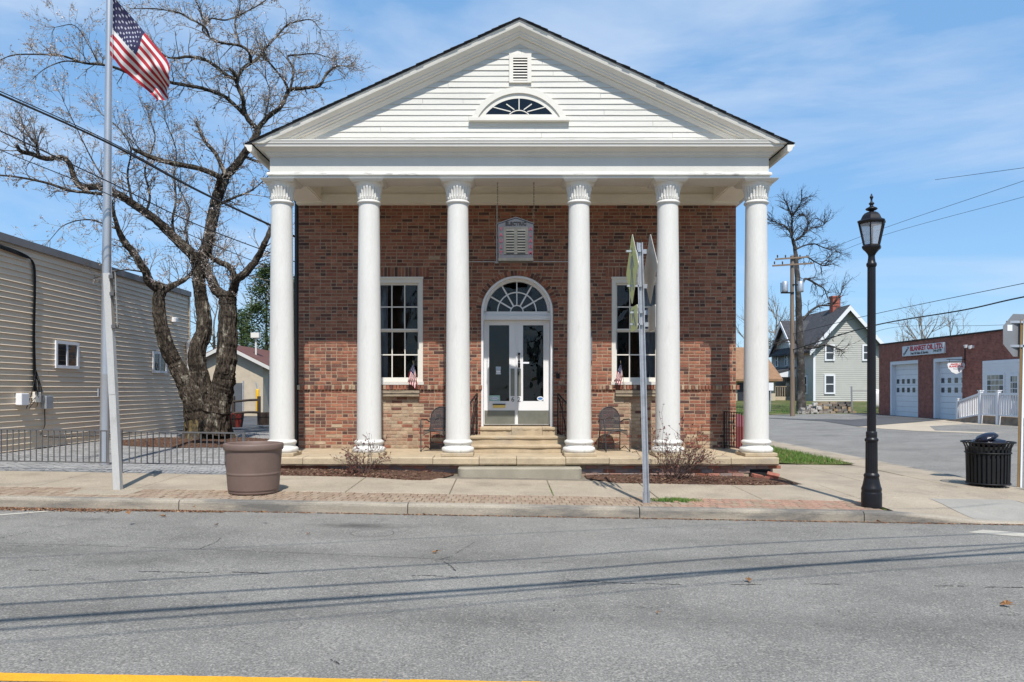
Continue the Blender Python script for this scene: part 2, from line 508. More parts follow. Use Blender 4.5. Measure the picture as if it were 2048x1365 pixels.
def asphalt(name, base, cracks=True):
    m = mat(name, base, rough=0.92, var=0.16, sc=1.1, fine=0.45, fsc=85, bump=0.006, bsc=130, c2=tuple(x*0.72 for x in base), c2sc=0.45, c2lo=0.48, c2hi=0.74, spec=0.25)
    t = m.node_tree
    b = t.nodes['Principled BSDF']
    src = b.inputs['Base Color'].links[0].from_socket
    tc = _node(t, 'ShaderNodeTexCoord')
    # pale stones in the binder
    vo = _node(t, 'ShaderNodeTexVoronoi')
    vo.inputs['Scale'].default_value = 75
    t.links.new(tc.outputs['Object'], vo.inputs['Vector'])
    sep = _node(t, 'ShaderNodeSeparateColor')
    t.links.new(vo.outputs['Color'], sep.inputs[0])
    st = _node(t, 'ShaderNodeMapRange')
    st.inputs['From Min'].default_value = 0.80
    st.inputs['From Max'].default_value = 1.0
    st.inputs['To Max'].default_value = 0.55
    t.links.new(sep.outputs[0], st.inputs['Value'])
    mixs = _node(t, 'ShaderNodeMix', data_type='RGBA')
    t.links.new(st.outputs[0], mixs.inputs[0])
    t.links.new(src, mixs.inputs[6])
    mixs.inputs[7].default_value = (base[0]*2.1, base[1]*2.05, base[2]*1.95, 1)
    src = mixs.outputs[2]
    if cracks:
        mp = _node(t, 'ShaderNodeMapping')
        mp.inputs['Scale'].default_value = (0.22, 0.5, 1)
        n = _node(t, 'ShaderNodeTexNoise')
        n.inputs['Scale'].default_value = 3.5
        n.inputs['Detail'].default_value = 9
        n.inputs['Roughness'].default_value = 0.7
        t.links.new(tc.outputs['Object'], n.inputs['Vector'])
        ad = _node(t, 'ShaderNodeVectorMath', operation='MULTIPLY_ADD')
        ad.inputs[1].default_value = (0.35, 0.35, 0.0)
        t.links.new(n.outputs['Color'], ad.inputs[0])
        t.links.new(tc.outputs['Object'], mp.inputs['Vector'])
        t.links.new(mp.outputs['Vector'], ad.inputs[2])
        v = _node(t, 'ShaderNodeTexVoronoi', feature='DISTANCE_TO_EDGE')
        v.inputs['Scale'].default_value = 1.0
        t.links.new(ad.outputs[0], v.inputs['Vector'])
        r = _node(t, 'ShaderNodeMapRange')
        r.inputs['From Min'].default_value = 0.0
        r.inputs['From Max'].default_value = 0.0035
        r.inputs['To Min'].default_value = 0.62
        r.inputs['To Max'].default_value = 0.0
        t.links.new(v.outputs['Distance'], r.inputs['Value'])
        n2 = _node(t, 'ShaderNodeTexNoise')
        n2.inputs['Scale'].default_value = 1.3
        n2.inputs['Detail'].default_value = 6
        t.links.new(tc.outputs['Object'], n2.inputs['Vector'])
        r2 = _node(t, 'ShaderNodeMapRange')
        r2.inputs['From Min'].default_value = 0.47
        r2.inputs['From Max'].default_value = 0.56
        t.links.new(n2.outputs['Fac'], r2.inputs['Value'])
        mu = _node(t, 'ShaderNodeMath', operation='MULTIPLY')
        t.links.new(r.outputs[0], mu.inputs[0]); t.links.new(r2.outputs[0], mu.inputs[1])
        mx = _node(t, 'ShaderNodeMix', data_type='RGBA')
        t.links.new(mu.outputs[0], mx.inputs[0])
        t.links.new(src, mx.inputs[6])
        mx.inputs[7].default_value = (0.03, 0.03, 0.03, 1)
        src = mx.outputs[2]
    t.links.new(src, b.inputs['Base Color'])
    return m
m_road = asphalt('old_asphalt', (0.205, 0.194, 0.174))
def stain(m, x, y, rx, ry, amt):
    t = m.node_tree
    b = t.nodes['Principled BSDF']
    src = b.inputs['Base Color'].links[0].from_socket
    tc = _node(t, 'ShaderNodeTexCoord')
    mp = _node(t, 'ShaderNodeMapping')
    mp.inputs['Location'].default_value = (-x/rx, -y/ry, 0)
    mp.inputs['Scale'].default_value = (1/rx, 1/ry, 0)
    t.links.new(tc.outputs['Object'], mp.inputs['Vector'])
    nz = _node(t, 'ShaderNodeTexNoise'); nz.inputs['Scale'].default_value = 7; nz.inputs['Detail'].default_value = 8
    t.links.new(tc.outputs['Object'], nz.inputs['Vector'])
    ln = _node(t, 'ShaderNodeVectorMath', operation='LENGTH')
    t.links.new(mp.outputs[0], ln.inputs[0])
    ad = _node(t, 'ShaderNodeMath', operation='ADD')
    t.links.new(ln.outputs['Value'], ad.inputs[0]); t.links.new(nz.outputs['Fac'], ad.inputs[1])
    r = _node(t, 'ShaderNodeMapRange')
    r.inputs['From Min'].default_value = 0.5; r.inputs['From Max'].default_value = 1.4
    r.inputs['To Min'].default_value = amt; r.inputs['To Max'].default_value = 0
    t.links.new(ad.outputs[0], r.inputs['Value'])
    mx = _node(t, 'ShaderNodeMix', data_type='RGBA')
    t.links.new(r.outputs[0], mx.inputs[0]); t.links.new(src, mx.inputs[6])
    mx.inputs[7].default_value = (0.04, 0.036, 0.032, 1)
    t.links.new(mx.outputs[2], b.inputs['Base Color'])
stain(m_road, -1.65, 9.05, .75, .28, .75)      # oil drips where cars park
stain(m_road, -4.9, 9.2, .6, .2, .35)
stain(m_road, 2.6, 8.4, .9, .25, .3)
stain(m_road, 0, 7.3, 60, .55, .26)         # wheel tracks
stain(m_road, 0, 5.35, 60, .5, .24)
stain(m_road, 3.4, 6.2, .5, .5, .22)
stain(m_road, -3.2, 6.9, .7, .3, .25)
m_side = asphalt('side_street_asphalt', (0.200, 0.190, 0.173))
m_drive = asphalt('dark_asphalt', (0.085, 0.085, 0.088), False)

# ------------------------------------------------------------------ ground
def tilt(X):
    return -0.017*(min(max(X, -10.5), 9.0) - 0.3)
def gz(X, Y):
    t = tilt(X)
    if X > 9: t = t + (0.075 - t)*smooth01((X-9)/11.5)
    return t
def walk_z(X, Y):
    return tilt(X) - 0.015*max(0.0, 12.7-Y)
def sheet(name, xs, ys, zf, m, **k):
    mb = MB()
    nx = len(xs)
    vs = [(x, y, zf(x, y)) for y in ys for x in xs]
    fs = [(j*nx+i, j*nx+i+1, (j+1)*nx+i+1, (j+1)*nx+i) for j in range(len(ys)-1) for i in range(nx-1)]
    mb.add(vs, fs, None, True)
    return mb.build(name, m, **k)
def poly_sheet(name, pts, zf, m, dz=0.0, parent=None, **k):
    return MB().add([(x, y, zf(x, y)+dz) for x, y in pts], [tuple(range(len(pts)))]).build(name, m, parent, **k)
def lin(a, b, n):
    return [a + (b-a)*i/n for i in range(n+1)]

def terrain(X, Y):
    z = gz(X, Y) - 0.35
    if Y < 12: z -= 0.3
    far = smooth01((Y-44)/20)
    z2 = gz(X, Y) + 0.45*far + max(0, Y-64)*0.004
    return z + (z2 - z)*smooth01((Y-43)/2.0)
sheet('ground', [-700,-200,-80,-40,-22,-14,-10.5,-6,0,5,9,12,15,18,21,26,34,50,90,220,700],
      [-80,-20,0,8,11,13,20,30,40,42.9,44,45.1,47,50,55,60,66,80,110,170,300,700,1400], terrain, m_earth, kind='structure')

def road_z(X, Y):
    if Y > 4.0:
        c = 0.012*(9.9-Y)
    else:
        c = 0.0708 - 0.012*(4.0-Y)
    return tilt(X) - 0.172 + c
road = sheet('road', lin(-30, 30, 30), lin(-14, 10.02, 24), road_z, m_road, kind='structure')
# yellow centre line pair, the farther one just enters the picture
for y0, y1 in ((4.02, 4.135), (3.78, 3.895)):
    mb = MB()
    xs = lin(-12, 12, 240)
    for i in range(len(xs)-1):
        j0 = rnd.uniform(-.004, .004)
        a, b = xs[i], xs[i+1]
        mb.add([(a, y0, road_z(a, y0)+.004), (b, y0, road_z(b, y0)+.004), (b, y1+j0, road_z(b, y1)+.004), (a, y1+j0, road_z(a, y1)+.004)], [(0,1,2,3)])
    mb.build('yellow_line', m_yellow, road)
def paint(pts, name='white_line'):
    MB().add([(x, y, road_z(x, y)+.004) for x, y in pts], [tuple(range(len(pts)))]).build(name, m_wline, road)
paint([(-7.05, 8.62), (-6.93, 8.60), (-5.70, 9.72), (-5.82, 9.76)])
paint([(5.62, 9.30), (5.95, 9.52), (7.9, 8.62), (7.7, 8.30)])
paint([(-12.05, 8.62), (-11.93, 8.60), (-10.70, 9.72), (-10.82, 9.76)])

m_crack = mat('crack_tar', (0.035, 0.034, 0.033), rough=.9, var=.3, sc=20)
def road_pt(u, v):
    zz = -.12
    for _ in range(5):
        D = (EYE-zz)*F/(v-780); x = (u-1006)*D/F
        zz = road_z(x, D)
    return Vector((x, D, zz))
crg = random.Random(41)
def crack(px, wd, jit=.03, gaps=.25):
    P = catmull([road_pt(u, v) for u, v in px], 70)
    sd0 = crg.uniform(0, 99)
    mb = MB()
    off = 0
    prev = None
    for i, p in enumerate(P):
        off = off*.85 + crg.uniform(-jit, jit)*.55
        q = Vector((p.x + crg.uniform(-.01, .01), p.y + off, 0))
        w_ = wd*crg.uniform(.25, 1.2)
        cur = ((q.x, q.y-w_, road_z(q.x, q.y)+.0035), (q.x, q.y+w_, road_z(q.x, q.y)+.0035))
        if prev and noise.noise(Vector((q.x*2.3, q.y*2.3, sd0))) + .5 > gaps*1.9 and crg.random() > gaps*.35:
            mb.add([prev[0], cur[0], cur[1], prev[1]], [(0,1,2,3)])
        prev = cur
    mb.build('crack', m_crack, road)
for px, wd, jit, gaps in (([(-40, 1085), (300, 1096), (600, 1107), (880, 1119), (1120, 1127)], .0035, .006, .05), ([(-40, 1141), (260, 1144), (520, 1147), (800, 1152), (1024, 1158), (1300, 1168), (1600, 1170), (2090, 1176)], .008, .022, .28),
        ([(1240, 1214), (1400, 1218), (1560, 1222), (1760, 1226), (2090, 1232)], .004, .02, .4), ([(-30, 1084), (60, 1064), (150, 1048), (225, 1030)], .005, .02, .15),
        ([(400, 1098), (430, 1086), (445, 1072)], .004, .02, .1), ([(880, 1120), (905, 1112), (940, 1090), (960, 1080)], .004, .02, .15), ([(880, 1120), (900, 1132), (912, 1144)], .005, .02, .1),
        ([(1110, 1220), (1095, 1250), (1130, 1275), (1110, 1300)], .004, .02, .45), ([(1700, 1255), (1740, 1275), (1830, 1300), (1960, 1350)], .004, .02, .45), ([(1560, 1165), (1580, 1185), (1640, 1200), (1700, 1240)], .0035, .02, .4),
        ([(660, 1290), (650, 1310), (680, 1330)], .0035, .02, .3), ([(80, 1320), (70, 1350)], .004, .02, .3)):
    crack(px, wd, jit, gaps)
ringp = [(road_pt(745, 1067) + Vector((.24*math.cos(a), .24*math.sin(a), 0))) for a in lin(0, 2*PI, 40)]
mb = MB()
for p, q in zip(ringp[:-1], ringp[1:]):
    c_ = road_pt(745, 1067)
    mb.add([(p.x, p.y, road_z(p.x, p.y)+.004), (q.x, q.y, road_z(q.x, q.y)+.004), (c_.x+(q.x-c_.x)*.982, c_.y+(q.y-c_.y)*.982, road_z(q.x, q.y)+.004), (c_.x+(p.x-c_.x)*.982, c_.y+(p.y-c_.y)*.982, road_z(p.x, p.y)+.004)], [(0,1,2,3)])
mb.build('valve_ring', m_crack, road)

def street_z(X, Y):
    k = smooth01((X-8.7)/6.0)
    base = gz(X, Y) - 0.12*(1-k)
    if Y < 12: base = min(base, road_z(min(X, 9), 10.0) + 0.02*max(0, Y-10))
    return base
sheet('side_street', [8.55, 9, 9.6, 10.4, 11.5, 12.5, 14, 15.5, 17, 19, 21.3], [10.0, 11, 12, 13, 14, 16, 20, 25, 30, 36, 42, 46, 60, 90], street_z, m_side, kind='structure')
m_apron = mat('apron_concrete', (0.43, 0.36, 0.27), rough=0.9, var=0.14, sc=0.7, fine=0.2, fsc=70)
poly_sheet('driveway', [(14.6, 31.5), (15.2, 36.5), (13.0, 46.0), (21.05, 46), (21.05, 36.2), (18.0, 33.6)], street_z, m_drive, 0.012, kind='structure')
poly_sheet('driveway_apron', [(14.4, 31.3), (18.0, 33.5), (21.05, 36.1), (21.05, 27.6), (16.2, 25.6), (15.0, 28.0)], street_z, m_apron, 0.008, kind='structure')
poly_sheet('parking_lot', [(-30, 24), (-4.3, 24), (-4.3, 44), (-30, 44)], gz, m_drive, -0.003, kind='structure')

# kerb along the main road
kerb = thing('kerb', None, None)
kerb['kind'] = 'structure'
kx = [-13.2, -10.2, -7.2, -4.22, -1.24, 1.78, 4.70, 7.6, 10.5]
for a, b in zip(kx[:-1], kx[1:]):
    mb = MB()
    n = 12
    secs = []
    for i in range(n+1):
        x = a + .006 + (b-a-.012)*i/n
        drop = 0.11*smooth01((x-4.9)/1.7)
        zt = walk_z(x, 10.1) + rnd.uniform(-.002, .002) - drop
        zb = road_z(x, 10.0) - 0.10
        jy = rnd.uniform(-.004, .004)
        secs.append([(x, 9.985+jy, zb), (x, 9.995+jy, zt-.035), (x, 10.005+jy, zt-.012), (x, 10.03+jy, zt), (x, 10.15, zt+.002), (x, 10.15, zb)])
    vs = [p for s_ in secs for p in s_]
    fs = [(i*6+j, (i+1)*6+j, (i+1)*6+(j+1) % 6, i*6+(j+1) % 6) for i in range(n) for j in range(6)]
    fs += [(0,1,2,3,4,5), tuple(n*6+j for j in range(5,-1,-1))]
    mb.add(vs, fs)
    mb.build('kerb_segment', m_kerb, kerb)

# sidewalk slabs
walk = thing('sidewalk', None, None)
walk['kind'] = 'structure'
def slab(x0, x1, y0, y1, zf=walk_z, m=m_walk, g=0.006, dz=0.0, th=0.09):
    j = rnd.uniform(-.003, .003)
    if zf is not walk_z:
        n = 10; mb = MB()
        X_ = lin(x0+g, x1-g, n); Y_ = lin(y0+g, y1-g, n)
        mb.add([(x, y, zf(x, y)+dz) for y in Y_ for x in X_], [(q*(n+1)+p_, q*(n+1)+p_+1, (q+1)*(n+1)+p_+1, (q+1)*(n+1)+p_) for q in range(n) for p_ in range(n)], None, True)
        return mb.build('sidewalk_slab', m, walk)
    c = [(x0+g, y0+g), (x1-g, y0+g), (x1-g, y1-g), (x0+g, y1-g)]
    b = 0.008
    ci = [(x0+g+b, y0+g+b), (x1-g-b, y0+g+b), (x1-g-b, y1-g-b), (x0+g+b, y1-g-b)]
    vs = [(x, y, zf(x, y)+j+dz) for x, y in ci] + [(x, y, zf(x, y)+j+dz-b) for x, y in c] + [(x, y, zf(x, y)+dz-th) for x, y in c]
    fs = [(0,1,2,3)] + [(4+i, 4+(i+1) % 4, (i+1) % 4, i) for i in range(4)] + [(8+i, 8+(i+1) % 4, 4+(i+1) % 4, 4+i) for i in range(4)]
    return MB().add(vs, fs).build('sidewalk_slab', m, walk)
sheet('sidewalk_bed', [-13.2, -8, -4, 0, 4, 8.5], [10.15, 12.7, 13.6], lambda x, y: walk_z(x, y)-.02 - (0.16 if x > 4.5 else 0), m_joint, kind='structure')
sheet('sidewalk_bed', [4.75, 6, 7.5, 8.5], [13.4, 16, 25, 46], lambda x, y: tilt(x)-.03, m_joint, kind='structure')
jx = [-2.25 + 1.485*i for i in range(-8, 8)]
for a, b in zip(jx[:-1], jx[1:]):
    if b > 5.2: continue
    slab(a, b, 10.94, 12.62)
def ramp_z(x, y):
    return walk_z(x, y) - 0.11*smooth01((x-4.9)/1.7)*smooth01((11.3-y)/1.15)
for a, b in ((5.17, 6.25), (6.25, 7.5), (7.5, 8.42)):
    slab(a, b, 10.15, 11.3, ramp_z, m_walk if a < 5.9 or a > 7.4 else mat('ramp_plate', (0.29, 0.27, 0.235), rough=0.9, var=0.1, fine=0.2, fsc=100))
for a, b in ((5.17, 6.65), (6.65, 8.42)):
    slab(a, b, 11.3, 12.62)
for y0, y1 in ((12.62, 14.3), (14.3, 16.25)):
    for a, b in ((4.95, 6.2), (6.2, 7.46)):
        slab(a, b, y0, y1, dz=-0.004)
y = 12.62
while y < 45:
    slab(7.46, 8.42, y, y+1.6)
    y += 1.6
mb = MB()
for i in range(24):
    y0 = 11.6 + i*1.45; 
    mb.box(8.425, 8.57, y0+.005, y0+1.445, -0.5, tilt(8.5)-.004 - (0.09 if y0 < 11 else 0))
mb.build('side_kerb', m_kerb, kind='structure')

# clay paver strip behind the kerb
strip = thing('paver_strip', None, None)
strip['kind'] = 'structure'
pal = [(0.285,0.212,0.150),(0.30,0.225,0.162),(0.27,0.195,0.138),(0.31,0.24,0.175),(0.28,0.20,0.145),(0.315,0.24,0.17)]
palr = [(0.33,0.205,0.15),(0.31,0.195,0.14),(0.35,0.215,0.155)]
def paver_mesh(c):
    mb = MB()
    w2, l2, b = 0.047, 0.0945, 0.005
    vs = [(-w2+b,-l2+b,0),(w2-b,-l2+b,0),(w2-b,l2-b,0),(-w2+b,l2-b,0),(-w2,-l2,-b),(w2,-l2,-b),(w2,l2,-b),(-w2,l2,-b),(-w2,-l2,-.05),(w2,-l2,-.05),(w2,l2,-.05),(-w2,l2,-.05)]
    fs = [(0,1,2,3)] + [(4+i,4+(i+1)%4,(i+1)%4,i) for i in range(4)] + [(8+i,8+(i+1)%4,4+(i+1)%4,4+i) for i in range(4)]
    return mb.add(vs, fs, c)
pm = [paver_mesh(c).mesh('paver', m_paver) for c in pal + palr]
rest = MB()
count = 0
for row in range(4):
    yc = 10.153 + 0.0985 + row*0.197
    for i in range(182):
        xc = -13.1 + i*0.1 + (0.05 if row % 2 else 0)
        if xc > 5.1 or (1.98 < xc < 2.6 and row > 1 and rnd.random() < .8): continue
        if -5.9 < xc < -5.05 and row > 0: continue
        k = rnd.randrange(6) if (xc < 2.2 or rnd.random() < .35) else 6 + rnd.randrange(3)
        z = walk_z(xc, yc) + rnd.uniform(-.004, .003)
        M = Matrix.Translation((xc, yc, z)) @ Euler((rnd.uniform(-.012,.012), rnd.uniform(-.02,.02), rnd.uniform(-.02,.02))).to_matrix().to_4x4()
        if -6.9 < xc < 5.1 and row in (0, 1, 2) and count < 300 and (row < 2 or xc > -1):
            o = bpy.data.objects.new('paver', pm[k]); COL.objects.link(o)
            o.parent = strip; o.matrix_local = M
            count += 1
        else:
            rest.add([M @ Vector(p) for p in paver_mesh(None).v], paver_mesh(None).f, (pal+palr)[k])
rest.build('paver_field', m_paver, strip, kind='stuff')
slab(-5.93, -5.07, 10.36, 10.94)

# grey pavers of the court on the left
court = MB()
y = 12.66
r = 0
while y < 24:
    x = -10.6 + (0.1 if r % 2 else 0)
    while x < -4.25 + (0.4 if y > 15.5 else 0):
        g = rnd.uniform(.235, .335)
        z = gz(x, y) + rnd.uniform(-.003, .003)
        court.box(x+.004, x+.196, y+.004, y+.094, z-.03, z, (g*1.02, g, g*.97))
        x += 0.2
    y += 0.098; r += 1
poly_sheet('court_bed', [(-10.6, 12.6), (-3.9, 12.6), (-3.9, 24.1), (-10.6, 24.1)], gz, m_joint, -0.012, kind='structure')
court.build('court_pavers', m_gpaver, kind='stuff', label='grey paving blocks of the court beyond the low fence', cat='paving')
# passage between court and hall
poly_sheet('side_passage', [(-4.4, 15.4), (-3.85, 15.4), (-3.85, 30), (-4.4, 30)], gz, m_drive, 0.006, kind='structure')

# lawn beside the hall
lawn = sheet('lawn', lin(4.7, 7.46, 6), lin(16.25, 45, 20), lambda x, y: tilt(x) + .012 + .02*math.sin(x*3+y), m_lawn, kind='structure')
gb = MB()
def blades(mb, x, y, z, n, h, spread, rng, dry=0.2):
    for _ in range(n):
        a = rng.uniform(0, 2*PI); px = x + rng.gauss(0, spread); py = y + rng.gauss(0, spread)
        hh = h*rng.uniform(.5, 1.2); wd = rng.uniform(.004, .008)
        lx, ly = rng.gauss(0, .35)*hh, rng.gauss(0, .35)*hh
        g = rng.random()
        c = (0.07+.05*g, 0.15+.09*g, 0.025+.02*g) if rng.random() > dry else (0.26, 0.22, 0.10)
        dx, dy = math.cos(a)*wd, math.sin(a)*wd
        mb.add([(px-dx, py-dy, z), (px+dx, py+dy, z), (px+lx, py+ly, z+hh)], [(0,1,2)], c)
for i in range(9000):
    y = 16.3 + 9.0*rnd.random()**1.4
    x = rnd.uniform(4.75, 7.44)
    if y < 16.75 and rnd.random() < .45: continue
    blades(gb, x, y, tilt(x)+.005, 2, .10 if y > 16.7 else .05, .02, rnd)
gb.build('lawn_grass', m_blade, kind='stuff', label='short green grass beside the hall', cat='grass')
gb = MB()
for i in range(420):
    x = rnd.gauss(2.42, .16); yy = rnd.gauss(10.72, .07)
    if not 2.02 < x < 2.8 or not 10.5 < yy < 10.9: continue
    blades(gb, x, yy, walk_z(x, yy)-.01, 3, .04, .012, rnd, .12)
for x0, ya, yb in ((-2.25, 10.98, 12.5), (.72, 11.0, 12.0), (5.1, 10.2, 10.5)):
    for i in range(60):
        yy = rnd.uniform(ya, yb)
        blades(gb, x0, yy, walk_z(x0, yy)-.012, 2, .018, .006, rnd, .5)
gb.build('weeds', m_blade, kind='stuff', label='weeds growing in the paving joints and by the sign post', cat='weeds')

# mulch beds
def mulch_bed(name, pts, zf, label, nch, seed):
    rg = random.Random(seed)
    t = thing(name, None, None); t['kind'] = 'structure'
    # fan of a subdivided polygon, heaped in the middle
    cx = sum(p[0] for p in pts)/len(pts); cy = sum(p[1] for p in pts)/len(pts)
    mb = MB()
    K = 7
    n = len(pts)
    vs = [(cx, cy, zf(cx, cy)+.045)]
    for k in range(1, K+1):
        f = k/K
        for p in pts:
            x = cx+(p[0]-cx)*f; y = cy+(p[1]-cy)*f
            vs.append((x, y, zf(x, y) + .045*(1-f**4) + rg.uniform(-.008, .012)*(k < K)))
    fs = [(0, 1+i, 1+(i+1) % n) for i in range(n)]
    for k in range(K-1):
        for i in range(n):
            fs.append((1+k*n+i, 1+(k+1)*n+i, 1+(k+1)*n+(i+1) % n, 1+k*n+(i+1) % n))
    mb.add(vs, fs, None, True)
    mb.build('mulch_bed', m_mulch, t)
    ch = MB()
    for _ in range(nch):
        i = rg.randrange(n); f = math.sqrt(rg.random()); g = rg.random()
        px = pts[i][0]*(1-g)+pts[(i+1) % n][0]*g; py = pts[i][1]*(1-g)+pts[(i+1) % n][1]*g
        x = cx+(px-cx)*f*1.01; y = cy+(py-cy)*f*1.01
        z = zf(x, y)+.048*(1-f**4)+.003
        a = rg.uniform(0, PI); l = rg.uniform(.012, .035); ww = rg.uniform(.004, .010)
        M = Matrix.Translation((x, y, z)) @ Euler((rg.uniform(-.5,.5), rg.uniform(-.5,.5), a)).to_matrix().to_4x4()
        c = rg.choice([(.10,.045,.03),(.15,.07,.045),(.22,.13,.085),(.07,.04,.03),(.12,.05,.035),(.3,.2,.13)])
        ch.add([M @ Vector(p) for p in ((-l,-ww,0),(l,-ww*.6,0),(l,ww,.002),(-l,ww*.7,.004))], [(0,1,2,3)], c)
    ch.build('mulch_chips', MATS['clay_paver'], t, kind='stuff')
    return t
def arc_pts(c0, c1, depth, yb, n=22):
    pts = []
    for i in range(n+1):
        t = i/n
        pts.append((c0+(c1-c0)*t, yb - depth(t)))
    return pts
gzw = lambda x, y: walk_z(x, y)
pl = [( -4.4 + 3.55*i/24, 13.42) for i in range(25)][::-1]
front = []
for i in range(25):
    t = i/24; x = -4.4 + 3.55*t
    d = 12.60 - 0.30*smooth01((t-.55)/.3)*(1-smooth01((t-.9)/.1)) + .55*smooth01((t-.93)/.07)
    front.append((x, d))
mulch_bed('mulch_bed_left', front + pl, gzw, None, 1500, 3)
front = []
for i in range(25):
    t = i/24; x = 1.42 + 3.42*t
    d = 12.95 - 0.55*smooth01(t/.12) + .15*smooth01((t-.75)/.25)
    front.append((x, d))
mulch_bed('mulch_bed_right', front + [(4.84 - 3.42*i/24, 13.42) for i in range(25)], gzw, None, 1600, 4)
ring = [(-7.7+2.1*math.cos(a), 19.6+1.9*math.sin(a)) for a in lin(0, 2*PI, 28)[:-1]]
mulch_bed('mulch_bed_tree', ring, lambda x, y: gz(x, y)+.01, None, 900, 5)
# ------------------------------------------------------------------ the hall
CX = 0.287; HW = 4.375; YW = 15.36; YF = 13.5; PF = 0.30
hall = thing('portico_hall', 'red brick hall with six white columns and a white clapboard pediment', 'building', (CX, YW, 0))
brg = random.Random(5)
REDS = [(0.305,0.122,0.078),(0.265,0.102,0.067),(0.325,0.140,0.089),(0.285,0.112,0.072),(0.24,0.093,0.062),(0.31,0.130,0.085),(0.335,0.147,0.092)]
DARK = [(0.135,0.066,0.053),(0.160,0.076,0.058),(0.105,0.056,0.047),(0.19,0.088,0.066)]
ORNG = [(0.38,0.165,0.10),(0.36,0.155,0.095)]
TAN = [(0.43,0.315,0.215),(0.40,0.275,0.185),(0.45,0.34,0.235),(0.36,0.225,0.155)]
def bcol(x, z, header):
    r = brg.random()
    ax = abs(x)
    if 1.95 < ax < 2.8 and z < 1.34:
        return brg.choice(TAN if r < .82 else DARK if r < .9 else REDS)
    low = smooth01((0.95 - z)/0.6)
    if r < 0.34*low: return brg.choice(TAN)
    # kiln-dark bricks come in runs
    cl = noise.noise(Vector((x*1.1, z*2.3, 3.1)))
    pd = (0.32 if header else 0.13) + 0.34*max(0, cl)
    r = brg.random()
    if r < pd: return brg.choice(DARK)
    if r < pd + 0.05: return brg.choice(ORNG)
    if r < pd + 0.055: return brg.choice(TAN)
    return brg.choice(REDS)
VAR = {}
def brick_variant(w_, h_, c):
    """shared brick meshes: quantised by size and colour"""
    key = (round(w_, 3), round(h_, 3), c)
    if key not in VAR:
        mb = MB()
        b = 0.004
        x, z = w_/2, h_/2
        vs = [(-x+b, 0, -z+b), (x-b, 0, -z+b), (x-b, 0, z-b), (-x+b, 0, z-b), (-x, b, -z), (x, b, -z), (x, b, z), (-x, b, z), (-x, .03, -z), (x, .03, -z), (x, .03, z), (-x, .03, z)]
        fs = [(0,1,2,3)] + [(4+i, 4+(i+1) % 4, (i+1) % 4, i) for i in range(4)] + [(8+i, 8+(i+1) % 4, 4+(i+1) % 4, 4+i) for i in range(4)]
        VAR[key] = mb.add(vs, fs, c).mesh('brick', m_brick)
    return VAR[key]
# mortar core with openings
wall = MB()
xb = [-HW, -2.89, -1.89, -0.715, 0.715, 1.89, 2.89, HW]
zb = [-0.15, 0.745, 1.575, 3.035, 3.725, 3.76, 5.60]
ym = YW + 0.0055
for i in range(7):
    for j in range(6):
        x0, x1, z0, z1 = xb[i], xb[i+1], zb[j], zb[j+1]
        if i in (1, 5) and j in (2, 3): continue
        if i == 3 and j in (1, 2): continue
        if i == 3 and j in (3, 4): continue
        wall.add([(CX+x0, ym, z0), (CX+x1, ym, z0), (CX+x1, ym, z1), (CX+x0, ym, z1)], [(0,1,2,3)])
arc = [(0.715*math.cos(a), 3.035+0.715*math.sin(a)) for a in lin(PI, 0, 32)]
for p, q in zip(arc[:-1], arc[1:]):
    wall.add([(CX+p[0], ym, p[1]), (CX+q[0], ym, q[1]), (CX+q[0], ym, 3.76), (CX+p[0], ym, 3.76)], [(0,1,2,3)])
front_wall = wall.build('front_wall', m_mortar, hall)
m_brickwall = None
def brick_tex(name, c1, c2, mortar, sx=1.0, axis='XZ'):
    m = bpy.data.materials.new(name)
    m.use_nodes = True
    t = m.node_tree
    b = t.nodes['Principled BSDF']
    b.inputs['Roughness'].default_value = 0.9
    tc = _node(t, 'ShaderNodeTexCoord')
    sp = _node(t, 'ShaderNodeSeparateXYZ'); cb = _node(t, 'ShaderNodeCombineXYZ')
    t.links.new(tc.outputs['Object'], sp.inputs[0])
    t.links.new(sp.outputs['Y' if axis == 'YZ' else 'X'], cb.inputs['X'])
    t.links.new(sp.outputs['Z'], cb.inputs['Y'])
    br = _node(t, 'ShaderNodeTexBrick')
    br.inputs['Scale'].default_value = 1.0
    br.inputs['Brick Width'].default_value = 0.213
    br.inputs['Row Height'].default_value = 0.0677
    br.inputs['Mortar Size'].default_value = 0.006
    br.inputs['Color1'].default_value = (*c1, 1); br.inputs['Color2'].default_value = (*c2, 1); br.inputs['Mortar'].default_value = (*mortar, 1)
    t.links.new(cb.outputs[0], br.inputs['Vector'])
    nz = _node(t, 'ShaderNodeTexNoise'); nz.inputs['Scale'].default_value = 5; nz.inputs['Detail'].default_value = 8
    t.links.new(tc.outputs['Object'], nz.inputs['Vector'])
    mr = _node(t, 'ShaderNodeMapRange'); mr.inputs['From Min'].default_value = .3; mr.inputs['From Max'].default_value = .7; mr.inputs['To Min'].default_value = .72; mr.inputs['To Max'].default_value = 1.25
    t.links.new(nz.outputs['Fac'], mr.inputs['Value'])
    mu = _node(t, 'ShaderNodeVectorMath', operation='MULTIPLY')
    t.links.new(br.outputs['Color'], mu.inputs[0]); t.links.new(mr.outputs[0], mu.inputs[1])
    t.links.new(mu.outputs[0], b.inputs['Base Color'])
    MATS[name] = m
    return m
m_bricky = brick_tex('brick_side_wall', (0.33,0.12,0.08), (0.24,0.085,0.06), (0.38,0.30,0.22), axis='YZ')
for s in (-1, 1):
    MB().box(min(CX+s*HW, CX+s*(HW-.28)), max(CX+s*HW, CX+s*(HW-.28)), YW+.04, 27.0, -.15, 5.6).build('side_wall', m_bricky, hall)
MB().box(CX-HW+.28, CX+HW-.28, 26.7, 27.0, -.15, 5.6).build('back_wall', m_bricky, hall)

